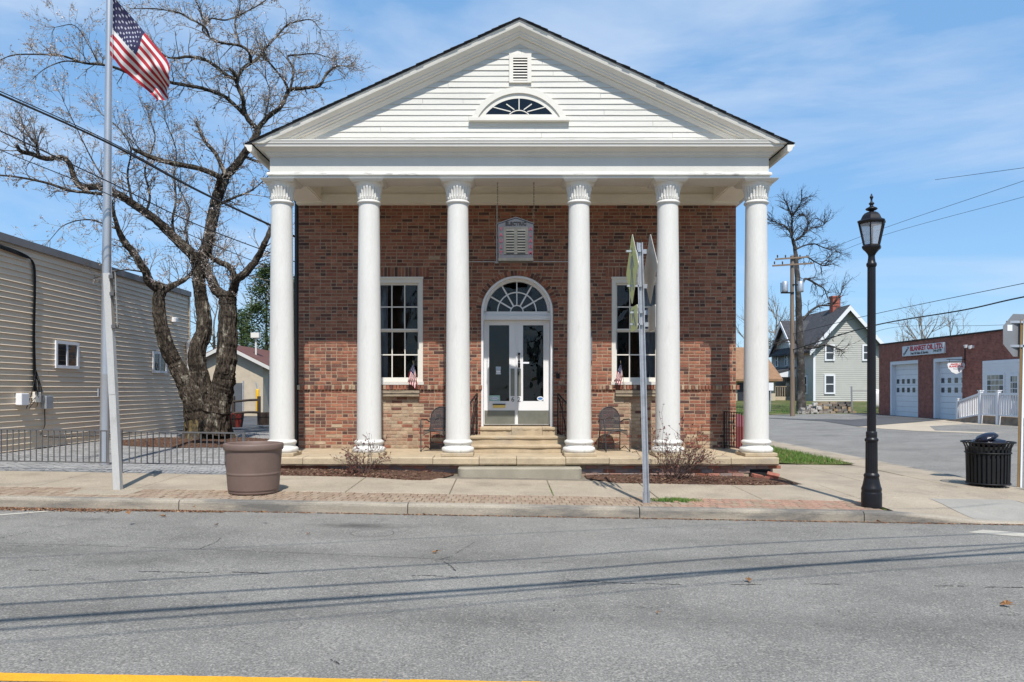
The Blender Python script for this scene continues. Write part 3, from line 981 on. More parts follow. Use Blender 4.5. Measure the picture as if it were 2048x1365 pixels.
loose = MB()
nobj = 0
def put_brick(xc, zc, w_, h_, c, y=None, single=False, parent=None, name='brick'):
    global nobj
    yy = (YW if y is None else y) + brg.uniform(-.0035, .003)
    ry = brg.uniform(-.006, .006)
    if single:
        o = bpy.data.objects.new(name, brick_variant(w_, h_, c)); COL.objects.link(o)
        o.parent = parent or front_wall
        o.location = Vector((CX+xc, yy, zc)) - wloc(o.parent)
        o.rotation_euler = (0, ry, brg.uniform(-.006, .006))
        nobj += 1
    else:
        k = brg.uniform(.80, 1.06)
        c = (c[0]*k, c[1]*k, c[2]*k)
        b = .004; x = w_/2 + brg.uniform(-.002, .002); z = h_/2 + brg.uniform(-.002, .0015)
        loose.add([(CX+xc-x+b, yy, zc-z+b), (CX+xc+x-b, yy, zc-z+b), (CX+xc+x-b, yy, zc+z-b), (CX+xc-x+b, yy, zc+z-b),
                   (CX+xc-x, yy+b, zc-z), (CX+xc+x, yy+b, zc-z), (CX+xc+x, yy+b, zc+z), (CX+xc-x, yy+b, zc+z),
                   (CX+xc-x, yy+.03, zc-z), (CX+xc+x, yy+.03, zc-z), (CX+xc+x, yy+.03, zc+z), (CX+xc-x, yy+.03, zc+z)],
                  [(0,1,2,3)] + [(4+i, 4+(i+1) % 4, (i+1) % 4, i) for i in range(4)] + [(8+i, 8+(i+1) % 4, 4+(i+1) % 4, 4+i) for i in range(4)], c)
def holes(zc):
    h = []
    if 1.57 < zc < 3.725: h += [(-2.89, -1.89), (1.89, 2.89)]
    if 3.725 <= zc < 3.935: h += [(-3.0, -1.78), (1.78, 3.0)]
    if 0.745 < zc < 3.035: h += [(-.72, .72)]
    if 3.035 <= zc < 3.865: 
        d = math.sqrt(max(0, .83**2 - (zc-3.035)**2)); h += [(-d, d)]
    return sorted(h)
courses = [0.305 + 0.0688*(i+.5) for i in range(17)] + [1.578 + 0.0677*(i+.5) for i in range(59)]
for ci, zc in enumerate(courses):
    hs_ = holes(zc)
    segs = []; a = -HW
    for h0, h1 in hs_:
        segs.append((a, h0)); a = h1
    segs.append((a, HW))
    for s0, s1 in segs:
        x = s0 + 0.004
        first = True
        while x < s1 - 0.03:
            if first and ci % 2: w_ = 0.097; hd = True
            elif brg.random() < (0.75 if ci % 6 == 3 else 0.42): w_ = 0.097; hd = True
            else: w_ = 0.203; hd = False
            first = False
            if x + w_ > s1 - 0.05: w_ = s1 - 0.004 - x
            if w_ > 0.25: w_ = 0.203
            c = bcol(x + w_/2, zc, hd)
            sgl = (w_ in (0.203, 0.097)) and nobj < 170 and 0.72 < zc < 1.45 and (abs(x) < 1.3 or 2.95 < abs(x) < 3.9)
            put_brick(x + w_/2, zc, w_, 0.054 if ci < 17 else 0.0535, c, single=sgl)
            x += w_ + 0.0135
# belt course of bricks on edge, proud of the wall
x = -HW - .02
while x < HW + .01:
    if not (-.74 < x < .70):
        put_brick(x+.029, 1.522, .058, .086, brg.choice(REDS+TAN+DARK[:1]), y=YW-.032, single=False)
    x += .0685
# soldier lintels over the windows, arch ring over the door
for s in (-1, 1):
    for i in range(18):
        x = s*2.39 - .595 + .07*i
        put_brick(x, 3.828, .058, .196, bcol(x, 3.8, True))
for i in range(36):
    a = PI*(i+.5)/36
    rc = 0.776
    M = Matrix.Translation((CX+rc*math.cos(a), YW, 3.035+rc*math.sin(a))) @ Matrix.Rotation(-(a-PI/2), 4, 'Y')
    loose.box(-.029, .029, brg.uniform(-.003,.002), .03, -.05, .05, bcol(0.1, 3.9, True), M=M)
loose.build('brickwork', m_brick, front_wall, kind='stuff')

# foundation under the porch slab
found = MB().box(CX-4.42, CX+4.42, 13.40, 15.2, -.4, .165).build('foundation_wall', m_mortar, hall)
GREY = [(0.34,0.23,0.19),(0.30,0.24,0.22),(0.36,0.20,0.16),(0.42,0.19,0.14),(0.26,0.20,0.18)]
for r_ in range(4):
    zc = 0.127 - r_*.069
    x = -4.40 + (.1 if r_ % 2 else 0)
    while x < 4.36:
        w_ = .203
        if not (-0.95 < x < 1.0) and not (r_ in (1, 2) and 3.92 < x < 4.36) and not (r_ > 1 and x < 1):
            put_brick(x+.1, zc, w_, .057, brg.choice(GREY + REDS[:1]), y=13.385, single=True, parent=found, name='foundation_brick')
        x += .2135
MB().box(CX+4.0, CX+4.38, 13.392, 13.398, -.03, .088).build('foundation_hole', m_black, found)
for (x, y, z, rz, rx) in ((4.12, 13.30, -.02, .3, .2), (4.38, 13.27, .0, -.4, .5), (4.28, 13.18, -.05, .9, .1)):
    M = Matrix.Translation((CX+x, y, z)) @ Euler((rx, .2, rz)).to_matrix().to_4x4()
    MB().cbox(-.1, .1, -.045, .045, -.028, .028, .004, (0.30,0.115,0.08), M).build('loose_brick', m_brick, found)

# porch: coping stones along the front edge, floor behind
porch = MB().box(CX-4.40, CX+4.40, 13.72, YW, .17, PF-.003).build('porch_floor', m_stone, hall)
edges = [-4.49, -3.75, -2.62, -1.50, -.70, -.05, .80, 1.55, 2.75, 3.66, 4.49]
for a, b in zip(edges[:-1], edges[1:]):
    mb = MB()
    z0, z1 = .165 + brg.uniform(-.006, .006), PF + brg.uniform(-.003, .003)
    y0 = 13.28 + brg.uniform(-.008, .008)
    n = 10
    vs = []
    for i in range(n+1):
        x = CX + a + .005 + (b-a-.01)*i/n
        j = brg.uniform(-.004, .004); jz = brg.uniform(-.003, .002)
        vs += [(x, y0+.02+j, z0+jz), (x, y0+j, z0+.03), (x, y0+j, z1-.014), (x, y0+.014+j, z1), (x, 13.74, z1), (x, 13.74, z0)]
    fs = [(i*6+j, (i+1)*6+j, (i+1)*6+(j+1) % 6, i*6+(j+1) % 6) for i in range(n) for j in range(6)]
    fs += [(0,1,2,3,4,5), tuple(n*6+j for j in range(5,-1,-1))]
    mb.add(vs, fs).build('coping_stone', m_stone, porch)
# steps to the door
steps = MB().box(CX-.85, CX+.85, 14.35, YW+.02, PF-.01, .31).build('door_steps', m_stone, hall)
def tread(x0, x1, y0, y1, z0, z1, name='tread', nose=.025):
    mb = MB(); n = 14; vs = []
    for i in range(n+1):
        x = CX + x0 + (x1-x0)*i/n
        j = brg.uniform(-.007, .007); jz = brg.uniform(-.004, .003)
        vs += [(x, y0+nose, z0), (x, y0+nose, z1-.05), (x, y0+j, z1-.045+jz), (x, y0+j, z1-.012), (x, y0+.012+j, z1+jz*.3), (x, y1, z1), (x, y1, z0)]
    fs = [(i*7+j, (i+1)*7+j, (i+1)*7+(j+1) % 7, i*7+(j+1) % 7) for i in range(n) for j in range(7)]
    fs += [tuple(range(7)), tuple(n*7+j for j in range(6,-1,-1))]
    mb.add(vs, fs).build(name, m_stone, steps)
tread(-.98, .98, 14.30, 14.66, PF, .445)
tread(-.93, .90, 14.62, 14.98, .30, .592)
tread(-.73, -.12, 14.93, YW+.3, .31, .742, 'threshold_stone')
tread(-.115, .48, 14.95, YW+.3, .31, .742, 'threshold_stone', .004)
tread(.485, .76, 14.93, YW+.3, .31, .742, 'threshold_stone')
# concrete step to the sidewalk
mb = MB()
pts = []
for i in range(9):
    a = PI + (PI/2)*i/8
    pts.append((CX-1.06+.14+.14*math.cos(a), 13.0+.14+.14*math.sin(a)))
for i in range(9):
    a = 1.5*PI + (PI/2)*i/8
    pts.append((CX+1.06-.14+.14*math.cos(a), 13.0+.14+.14*math.sin(a)))
pts += [(CX+1.06, 13.36), (CX-1.06, 13.36)]
n = len(pts)
cxm, cym = CX, 13.2
ins = [((p[0]-cxm)*.985+cxm, (p[1]-cym)*.92+cym) for p in pts]
vs = [(p[0], p[1], -.06) for p in pts] + [(p[0], p[1], .128) for p in pts] + [(p[0], p[1], .145) for p in ins]
fs = [(i, (i+1) % n, n+(i+1) % n, n+i) for i in range(n)] + [(n+i, n+(i+1) % n, 2*n+(i+1) % n, 2*n+i) for i in range(n)] + [tuple(range(2*n, 3*n))]
mb.add(vs, fs).build('entrance_slab', m_step, hall)

# ---------------- columns
def flute(a, r, z):
    return r
colx = [-4.252, -2.687, -1.095, 1.075, 2.667, 4.252]
def make_column():
    c = thing('column_proto', None, None)
    MB().cbox(-.285, .285, -.285, .285, 0, .062, .008).build('plinth', m_stone, c)
    base = [(.272, .062), (.285, .075), (.292, .105), (.287, .135), (.268, .152), (.243, .165), (.236, .185), (.239, .205), (.252, .215), (.263, .235), (.258, .258), (.240, .272), (.222, .285)]
    MB().lathe(base, 40).build('base', m_colbase, c)
    prof = []
    for i in range(33):
        t = i/32
        r = .218 - .034*t**1.6
        prof.append((r*(1+.0025*math.sin(t*41)+.0018*math.sin(t*97)), .285 + 4.205*t))
    MB().lathe(prof, 40, fn=lambda a, r, z: r*(1+.004*noise.noise(Vector((math.cos(a)*2, math.sin(a)*2, z*1.5))))).build('shaft', m_col, c)
    neck = [(.186, 4.485), (.205, 4.492), (.216, 4.508), (.214, 4.525), (.20, 4.538), (.187, 4.545)]
    MB().lathe(neck, 40).build('neck_ring', m_col, c)
    def rib(a, r, z):
        k = abs(math.cos(12*a))
        top = smooth01((4.80-z)/.05)
        amp = .016*(k**.5)*smooth01((z-4.545)/.03)*top
        bead = .010*max(0, math.sin(24*a+PI/2))*max(0, 1-abs(z-4.60)/.018)
        return r + amp + bead - .008*top*(1-k)
    bell = []
    for i in range(25):
        t = i/24
        z = 4.545 + .285*t
        r = .183 + .012*t + .062*t**3.2
        bell.append((r, z))
    bell += [(.268, 4.834), (.270, 4.842)]
    MB().lathe(bell, 144, fn=rib, smooth=False).build('capital', m_col, c)
    mb = MB()
    mb.add([(sx*h, sy*h, z) for z, h in ((4.842, .262), (4.862, .285), (4.885, .302), (4.895, .306)) for sx, sy in ((-1,-1),(1,-1),(1,1),(-1,1))],
           [(k*4+i, k*4+(i+1) % 4, (k+1)*4+(i+1) % 4, (k+1)*4+i) for k in range(3) for i in range(4)] + [(3,2,1,0), (12,13,14,15)])
    mb.build('abacus', m_white, c)
    return c
proto = make_column()
def column_copy(x):
    c = copy_tree(proto, hall)
    c.name = 'column'
    c.location = Vector((CX+x, 13.77, PF)) - wloc(hall)
    return c
cols = [column_copy(x) for x in colx]
for k in kids(proto): bpy.data.objects.remove(k)
bpy.data.objects.remove(proto)

# ---------------- entablature
def rect_stack(prof, x0, x1, y0, y1):
    """profile (z, projection) carried round a rectangle"""
    mb = MB()
    vs = []
    for z, p in prof:
        vs += [(x0-p, y0-p, z), (x1+p, y0-p, z), (x1+p, y1, z), (x0-p, y1, z)]
    fs = [(k*4+i, k*4+(i+1) % 4, (k+1)*4+(i+1) % 4, (k+1)*4+i) for k in range(len(prof)-1) for i in range(4)]
    m = (len(prof)-1)*4
    fs += [(3,2,1,0), (m, m+1, m+2, m+3)]
    return mb.add(vs, fs)
EX0, EX1 = CX-4.385, CX+4.385
ent = MB()
ent.box(EX0, EX1, YF, 14.05, 5.30, 5.565)
entab = ent.build('frieze', m_white, hall)
MB().box(EX0-.012, EX1+.012, YF-.012, 14.055, 5.195, 5.240).build('architrave', m_white, hall)
mm = MB()
prof = [(5.240, .018), (5.246, .045), (5.275, .045), (5.290, .030), (5.302, .004)]
vs = []
for z, p in prof: vs += [(EX0-p, YF-p, z), (EX1+p, YF-p, z), (EX1+p, 14.04, z), (EX0-p, 14.04, z)]
mm.add(vs, [(k*4+i, k*4+(i+1) % 4, (k+1)*4+(i+1) % 4, (k+1)*4+i) for k in range(4) for i in range(4)] + [(3,2,1,0),(16,17,18,19)])
mm.build('taenia_moulding', m_peel, hall)
for s in (-1, 1):
    x0, x1 = (EX0, EX0+.5) if s < 0 else (EX1-.5, EX1)
    MB().box(x0, x1, 14.06, 27.0 if False else YW+.0, 5.197, 5.562).build('side_beam', m_soffit, hall)
    xa = x1-.001 if s < 0 else x0-.028
    MB().box(xa, xa+.03, 14.06, YW-.17, 5.212, 5.30).build('beam_moulding', m_soffit, hall)
MB().box(CX-3.88, CX+3.88, 14.057, 14.09, 5.212, 5.30).build('beam_moulding', m_soffit, hall)
MB().box(CX-3.88, CX+3.88, YW-.16, YW+.1, 5.165, 5.345).build('wall_beam', m_soffit, hall)
MB().box(CX-3.88, CX+3.88, YW-.10, YW+.1, 5.345, 5.56).build('wall_frieze', m_soffit, hall)
MB().box(EX0+.4, EX1-.4, 14.0, YW+.2, 5.555, 5.60).build('porch_ceiling', m_soffit, hall)
for s in (-1, 1):
    a = EX0 if s < 0 else EX1-.505
    MB().box(a, a+.505, YW-.17, YW+.3, 5.16, 5.56).build('beam_end', m_soffit, hall)
corn = [(5.563, .002), (5.568, .03), (5.592, .034), (5.612, .060), (5.625, .066), (5.640, .07), (5.655, .105), (5.675, .150), (5.690, .165), (5.692, .195), (5.735, .200), (5.742, .212), (5.770, .216), (5.785, .225), (5.80, .225), (5.812, .03)]
rect_stack(corn, EX0, EX1, YF, 27.1).build('cornice', m_white, hall)
MB().box(EX0-.18, EX1+.18, YF-.19, YF-.02, 5.8135, 5.818).build('cornice_weathering', m_peel, hall)

# ---------------- pediment
AP = 7.89; EV = 5.745; RX = 4.665
SL = (AP-EV)/RX
def rake_z(x): return AP - abs(x)*SL
nb = 0
pitch = .0985
z0 = 5.81
tymp = MB()
tymp.add([(CX-4.2, YF+.05, 5.79), (CX+4.2, YF+.05, 5.79), (CX, YF+.05, 7.72)], [(0,1,2)])
tymp_o = tymp.build('tympanum', m_board, hall)
while z0 < 7.5:
    z1 = z0 + pitch + .012
    zt = 7.60
    hb = (zt - z0)/SL; ht = max(.0, (zt - z1)/SL)
    cuts = [-hb]
    k = brg.choice([0, 1, 1, 2])
    cuts += sorted(brg.uniform(-hb*.8, hb*.8) for _ in range(k)) + [hb]
    off = 0
    for a, b in zip(cuts[:-1], cuts[1:]):
        if b - a < .12: continue
        n = max(2, int((b-a)/.16))
        vs = []
        yj = brg.uniform(-.002, .002)
        ph = brg.uniform(0, 9)
        for i in range(n+1):
            x = a + (b-a)*i/n
            if i == 0: x += .002
            if i == n: x -= .002
            xt = max(-ht, min(ht, x))
            wob = .0035*noise.noise(Vector((x*1.7, z0*7, ph))) + brg.uniform(-.0008, .0008)
            yb = YF - .006 + yj + .004*noise.noise(Vector((x*.9, z0*5, 2)))
            vs += [(CX+x, yb+.03, z0+wob), (CX+x, yb, z0+wob), (CX+xt, YF+.009+yj, z1), (CX+xt, YF+.045, z1)]
        fs = [(i*4+j, (i+1)*4+j, (i+1)*4+(j+1) % 4, i*4+(j+1) % 4) for i in range(n) for j in range(4)]
        fs += [(0,1,2,3), (n*4+3, n*4+2, n*4+1, n*4)]
        MB().add(vs, fs).build('clapboard', m_board, tymp_o)
    z0 += pitch
# raking cornices
rake_prof = [(.25, .030), (.249, .045), (.243, .048), (.236, .085), (.228, .118), (.222, .122), (.195, .142), (.168, .165), (.150, .176), (.148, .197), (.130, .206), (.118, .216), (.116, .238), (.110, .241), (.060, .245), (.060, .268), (.045, .282), (.030, .312), (.004, .335), (-.02, .338), (-.02, .03)]
def rake_end(dz):
    return min(RX, (AP - dz - (5.735 if dz < .16 else 5.79))/SL)
for s in (-1, 1):
    mb = MB()
    mb.prism(rake_prof, lambda p: (CX, YF-p[0], AP-p[1]), lambda p: (CX+s*rake_end(p[1]), YF-p[0], AP-p[1]-rake_end(p[1])*SL))
    mb.build('raking_cornice', m_trimc, hall)
# roof: deck and shingle courses
roof_o = None
for s in (-1, 1):
    poly = [(0, 0), (RX+.02, 0)]
    mb = MB()
    vs = []
    for y in (YF-.265, 27.2):
        for x, dz in ((0, -.002), (RX+.03, -.002), (RX+.03, -.028), (0, -.028)):
            vs.append((CX+s*x, y, AP - x*SL + dz))
    mb.add(vs, [(0,1,5,4), (1,2,6,5), (2,3,7,6), (3,0,4,7), (0,3,2,1), (4,5,6,7)])
    ro = mb.build('roof', m_roof, hall)
    sh = MB()
    d = 0
    LEN = math.hypot(RX, AP-EV)
    nrow = 40
    for i in range(nrow):
        a = (i)/nrow*(RX+.06); b = (i+1.12)/nrow*(RX+.06)
        jy = rnd.uniform(-.012, .012)
        vs = []
        for y in (YF-.285+jy, 27.21):
            for x, dz in ((a, .003), (b, .013), (b, .004), (a, -.001)):
                vs.append((CX+s*x, y, AP - x*SL + dz))
        sh.add(vs, [(0,1,5,4), (1,2,6,5), (2,3,7,6), (3,0,4,7), (0,3,2,1), (4,5,6,7)])
    sh.build('shingles', m_roof, ro, kind='stuff')
# gutters along both eaves
for s in (-1, 1):
    gp = [(0, 5.585), (.03, 5.57), (.075, 5.60), (.095, 5.65), (.125, 5.675), (.125, 5.695), (.11, 5.695), (.0, 5.69)]
    xb_ = (EX1+.226) if s > 0 else (EX0-.226)
    mb = MB().prism(gp, lambda p: (xb_+s*p[0], 13.22, p[1]), lambda p: (xb_+s*p[0], 27.1, p[1]))
    mb.build('gutter', m_trimc, hall)
MB().tube(catmull([(CX+HW+.30, 15.75, 5.56), (CX+HW+.28, 15.70, 5.42), (CX+HW+.16, 15.85, 5.30), (CX+HW+.06, 16.4, 5.22), (CX+HW+.02, 16.9, 5.1), (CX+HW+.01, 17.0, 4.6), (CX+HW+.01, 17.0, .1)], 4), .045, 10).build('downspout', m_white, hall)
m_spout = mat('dark_downspout', (0.03, 0.027, 0.025), rough=0.5, var=0.2)
MB().tube([(CX-HW-.25, 15.7, 5.56), (CX-HW-.06, 15.46, 5.25), (CX-HW-.06, 15.45, 4.9), (CX-HW-.06, 15.45, .12)], .045, 10).build('downspout', m_spout, hall)

# gable vent
vx, vz0, vz1 = CX+.016, 6.86, 7.37
vent = MB()
vent.box(vx-.195, vx-.125, YF-.045, YF+.03, vz0, vz1).box(vx+.125, vx+.195, YF-.045, YF+.03, vz0, vz1)
vent.box(vx-.125, vx+.125, YF-.044, YF+.03, vz1-.075, vz1).box(vx-.125, vx+.125, YF-.044, YF+.03, vz0, vz0+.035)
vent_o = vent.build('gable_vent', m_trimc, hall)
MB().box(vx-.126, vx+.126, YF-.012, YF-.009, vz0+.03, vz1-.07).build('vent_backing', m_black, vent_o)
for i in range(8):
    z = vz0 + .045 + i*.0495
    MB().add([(vx-.125, YF-.040, z), (vx+.125, YF-.040, z), (vx+.125, YF-.016, z+.03), (vx-.125, YF-.016, z+.03),
              (vx-.125, YF-.040, z+.008), (vx+.125, YF-.040, z+.008), (vx+.125, YF-.016, z+.036), (vx-.125, YF-.016, z+.036)],
             [(0,1,2,3),(7,6,5,4),(0,4,5,1),(1,5,6,2),(2,6,7,3),(3,7,4,0)]).build('slat', m_trimc, vent_o)
# segmental fanlight in the pediment
fx = CX - .005
def seg(half, base, rise, n=28):
    r = (half*half + rise*rise)/(2*rise)
    cz = base + rise - r
    a0 = math.asin(half/r)
    return [(fx + r*math.sin(a), cz + r*math.cos(a)) for a in lin(-a0, a0, n)]
fan = thing('gable_window', None, None); fan.parent = hall; fan.location = -wloc(hall)
MB().ring2(seg(.835, 6.235, .545), seg(.73, 6.235, .44), YF-.052, YF+.03).build('arch_trim', m_trimc, fan)
MB().ring2(seg(.73, 6.235, .44), seg(.595, 6.30, .288), YF-.022, YF+.03).build('sash_frame', m_trimc, fan)
MB().box(fx-.725, fx+.725, YF-.024, YF+.02, 6.235, 6.306).build('bottom_rail', m_trimc, fan)
MB().box(fx-.88, fx+.88, YF-.085, YF+.03, 6.185, 6.238).build('sill', m_trimc, fan)
g = seg(.60, 6.30, .292)
MB().add([(p[0], YF-.014, p[1]) for p in g], [tuple(range(len(g)))[::-1]]).build('pane', m_glass, fan)
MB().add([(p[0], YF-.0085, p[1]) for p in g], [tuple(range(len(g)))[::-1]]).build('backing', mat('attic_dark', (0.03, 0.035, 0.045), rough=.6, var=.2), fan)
MB().ring2(seg(.185, 6.30, .085, 14), seg(.165, 6.30, .070, 14), YF-.028, YF-.012).build('hub_bar', m_trimc, fan)
for a, l0, l1 in ((-64, .17, .50), (-36, .12, .38), (0, .082, .296), (36, .12, .38), (64, .17, .50)):
    dx, dz = math.sin(R(a)), math.cos(R(a))
    l0 = .10 + .07*abs(math.sin(R(a))); 
    MB().bar((fx+dx*l0, YF-.019, 6.298+dz*l0*.8), (fx+dx*l1, YF-.019, 6.298+dz*l1*.62 if a else 6.59), .016, .016).build('muntin', m_trimc, fan)

# ---------------- windows
def window(sx):
    wx = CX + sx*2.39
    t = thing('window', None, None); t.parent = hall; t.location = -wloc(hall)
    z0, z1 = 1.575, 3.725
    f = MB()
    f.box(wx-.5, wx-.42, YW+.012, YW+.16, z0+.06, z1-.11).box(wx+.42, wx+.5, YW+.012, YW+.16, z0+.06, z1-.11)
    f.box(wx-.5, wx+.5, YW+.012, YW+.16, z1-.11, z1)
    f.box(wx-.51, wx+.51, YW-.02, YW+.012, z1-.03, z1+.008)
    f.build('frame', m_trimc, t)
    MB().box(wx-.52, wx+.52, YW-.035, YW+.17, z0, z0+.062).build('sill', m_white, t)
    za, zm, zb_ = z0+.062, 2.665, z1-.11
    for lo, hi, yo, nm in ((zm, zb_, YW+.062, 'upper_sash'), (za, zm+.005, YW+.098, 'lower_sash')):
        s_ = MB()
        s_.box(wx-.42, wx-.388, yo, yo+.035, lo, hi).box(wx+.388, wx+.42, yo, yo+.035, lo, hi)
        b0 = .035 if nm == 'upper_sash' else .085
        b1 = .04 if nm == 'upper_sash' else .035
        s_.box(wx-.388, wx+.388, yo, yo+.034, lo, lo+b0).box(wx-.388, wx+.388, yo, yo+.034, hi-b1, hi)
        s_.build(nm, m_trimc, t)
        gx0, gx1, gz0, gz1 = wx-.388, wx+.388, lo+b0, hi-b1
        pw = (gx1-gx0)/3; ph = (gz1-gz0)/2
        for i in (1, 2):
            MB().box(gx0+pw*i-.011, gx0+pw*i+.011, yo+.002, yo+.03, gz0, gz1).build('muntin', m_trimc, t)
        MB().box(gx0, gx1, yo+.003, yo+.029, gz0+ph-.011, gz0+ph+.011).build('muntin', m_trimc, t)
        for i in range(3):
            for j in range(2):
                x0 = gx0+pw*i+.008; zz = gz0+ph*j+.008
                e = rnd.uniform(-.002, .002); e2 = rnd.uniform(-.002, .002)
                MB().add([(x0, yo+.018+e, zz), (x0+pw-.016, yo+.018-e, zz), (x0+pw-.016, yo+.018+e2, zz+ph-.016), (x0, yo+.018-e2, zz+ph-.016)], [(0,1,2,3)]).build('pane', m_glass, t)
    return t
winl = window(-1); winr = window(1)
# dim room behind the glass
room = MB()
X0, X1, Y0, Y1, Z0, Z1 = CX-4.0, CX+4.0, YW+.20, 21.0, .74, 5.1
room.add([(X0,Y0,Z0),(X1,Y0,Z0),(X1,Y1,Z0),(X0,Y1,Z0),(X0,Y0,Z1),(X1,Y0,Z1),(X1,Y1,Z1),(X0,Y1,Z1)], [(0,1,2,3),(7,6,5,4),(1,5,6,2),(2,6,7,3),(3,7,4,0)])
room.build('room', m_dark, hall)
m_curtain = mat('curtain', (0.30, 0.30, 0.31), rough=0.9, var=0.2, sc=3, stretch=(6, 6, .5))
def curtain(x0, x1, z0, z1, y, amp=.03, freq=34):
    MB().grid(lambda u, v: (x0+(x1-x0)*u, y+amp*math.sin(freq*(x1-x0)*u + 2*math.sin(v*2)), z0+(z1-z0)*v), 60, 6).build('curtain', m_curtain, hall)
curtain(CX+2.52, CX+2.85, 1.6, 3.7, YW+.42)
curtain(CX+1.90, CX+2.08, 1.6, 3.7, YW+.45, .02)
curtain(CX-2.86, CX-2.66, 1.6, 3.7, YW+.45, .02)
# wooden flower-box brackets / old vent boards under the windows
m_wood = mat('weathered_board', (0.30, 0.24, 0.17), rough=0.9, var=0.3, sc=4, c2=(0.12, 0.10, 0.08), c2sc=6, stretch=(.5, 1, 8))
for s in (-1, 1):
    a = CX + s*2.36
    b = MB()
    b.box(a-.41, a+.41, YW-.10, YW+.005, 1.405, 1.462).box(a-.405, a+.405, YW-.085, YW+.004, 1.345, 1.401)
    b.build('window_box_rail', m_wood, hall)

# ---------------- doorway
DX = CX - .007
YD = YW + .22
door = thing('doorway', None, None); door.parent = hall; door.location = -wloc(hall)
SP = 3.035
def half(r, n=36, c=SP): return [(DX + r*math.cos(a), c + r*math.sin(a)) for a in lin(PI, 0, n)]
MB().ring2([(DX-.715, .742)] + half(.715) + [(DX+.715, .742)], [(DX-.672, .742)] + half(.672) + [(DX+.672, .742)], YW-.012, YD+.05).build('jamb', m_door, door)
MB().ring2(half(.672), half(.618), YD-.10, YD+.04).build('arch_frame', m_door, door)
MB().box(DX-.672, DX+.672, YD-.10, YD+.05, 2.965, 3.052).build('fanlight_rail', m_door, door)
MB().box(DX-.672, DX+.672, YD-.13, YD+.05, 2.885, 2.962).build('transom_bar', m_door, door)
gpts = half(.625, 36, 3.05)
MB().add([(p[0], YD-.04, p[1]) for p in gpts], [tuple(range(len(gpts)))[::-1]]).build('fanlight_pane', m_glass, door)
c0 = 3.052
MB().ring2(half(.402, 28, c0), half(.378, 28, c0), YD-.062, YD-.03).build('muntin', m_door, door)
MB().ring2(half(.138, 20, c0), half(.116, 20, c0), YD-.062, YD-.03).build('muntin', m_door, door)
for a in (30, 60, 90, 120, 150):
    dx, dz = math.cos(R(a)), math.sin(R(a))
    MB().bar((DX+dx*.13, YD-.046, c0+dz*.13), (DX+dx*.62, YD-.046, c0+dz*.62), .022, .030).build('muntin', m_door, door)
zb0, zt0 = .768, 2.882
for s in (-1, 1):
    xa, xb2 = (DX-.668, DX-.006) if s < 0 else (DX+.006, DX+.668)
    g0, g1 = (DX-.570, DX-.145) if s < 0 else (DX+.118, DX+.548)
    lf = MB()
    lf.box(xa, g0, YD, YD+.045, zb0, zt0).box(g1, xb2, YD, YD+.045, zb0, zt0)
    lf.box(g0, g1, YD+.0005, YD+.045, 2.785, zt0-.0005).box(g0, g1, YD+.0005, YD+.045, zb0+.0005, 1.245)
    for (p0, p1, q0, q1) in ((g0-.012, g0+.008, 1.235, 2.795), (g1-.008, g1+.012, 1.235, 2.795)):
        lf.box(p0, p1, YD-.006, YD+.01, q0, q1)
    lf.build('door_leaf', m_door, door)
    MB().add([(g0, YD+.022, 1.24), (g1, YD+.022, 1.24), (g1, YD+.022, 2.79), (g0, YD+.022, 2.79)], [(0,1,2,3)]).build('door_pane', m_glass, door)
    k0, k1 = (DX-.655, DX-.04) if s < 0 else (DX+.024, DX+.650)
    MB().box(k0, k1, YD-.005, YD-.0008, .782, 1.055).build('kick_plate', m_gray2, door)
    p0, p1 = (DX-.125, DX-.045) if s < 0 else (DX+.006+.002, DX+.086)
    MB().box(p0, p1, YD-.0055, YD-.0008, 1.348, 1.905).build('push_plate', m_gray2, door)
MB().box(DX-.02, DX+.006, YD-.022, YD-.0002, zb0, zt0).build('astragal', m_door, door)
hd = MB()
hd.tube([(DX+.045, YD-.012, 2.20), (DX+.045, YD-.055, 2.17), (DX+.045, YD-.055, 2.07), (DX+.045, YD-.012, 2.045)], .011, 8)
hd.box(DX+.022, DX+.068, YD-.012, YD-.001, 2.175, 2.225).box(DX+.024, DX+.066, YD-.012, YD-.001, 2.03, 2.07)
hd.build('pull_handle', m_iron, door)
lk = MB().box(DX+.020, DX+.070, YD-.016, YD-.001, 1.925, 2.015)
lk.lathe([(.018, 0), (.018, .02), (.010, .024)], 14, (0,0,0))
lk = MB().box(DX+.020, DX+.070, YD-.016, YD-.001, 1.925, 2.015)
lk.tube([(DX+.045, YD-.018, 1.84), (DX+.045, YD-.05, 1.83), (DX+.025, YD-.055, 1.80), (DX+.04, YD-.05, 1.775)], .010, 8)
lk.build('lock', m_iron, door)
ms = MB().box(DX-.485, DX-.235, YD-.014, YD-.0009, 1.11, 1.185)
ms.build('mail_slot', m_brass, door)
MB().box(DX-.49, DX-.23, YD-.022, YD-.0145, 1.165, 1.19).build('mail_slot_hood', MATS['dark_downspout'], door)
for ch, xx in (('6', DX-.082), ('2', DX+.045)):
    text_mesh(ch, .135, face_at(xx, YD-.004, 1.275), .001, bold=.003).build('house_number', m_letter, door)
m_paper = mat('paper', (0.72, 0.74, 0.78), rough=.8, var=.05)
m_blue = mat('blue_print', (0.06, 0.18, 0.42), rough=.6, var=.1)
m_mint = mat('mint_card', (0.36, 0.55, 0.48), rough=.7, var=.12, sc=9)
yg = YD + .018
MB().box(DX-.425, DX-.325, yg-.001, yg, 1.875, 1.945).build('notice', mat('blue_grey_paper', (0.38, 0.46, 0.56), rough=.8, var=.15, sc=20), door)
MB().box(DX-.42, DX-.33, yg-.001, yg, 1.82, 1.868).build('notice', m_paper, door)
MB().box(DX-.425, DX-.325, yg-.001, yg, 1.79, 1.812).build('notice', m_paper, door)
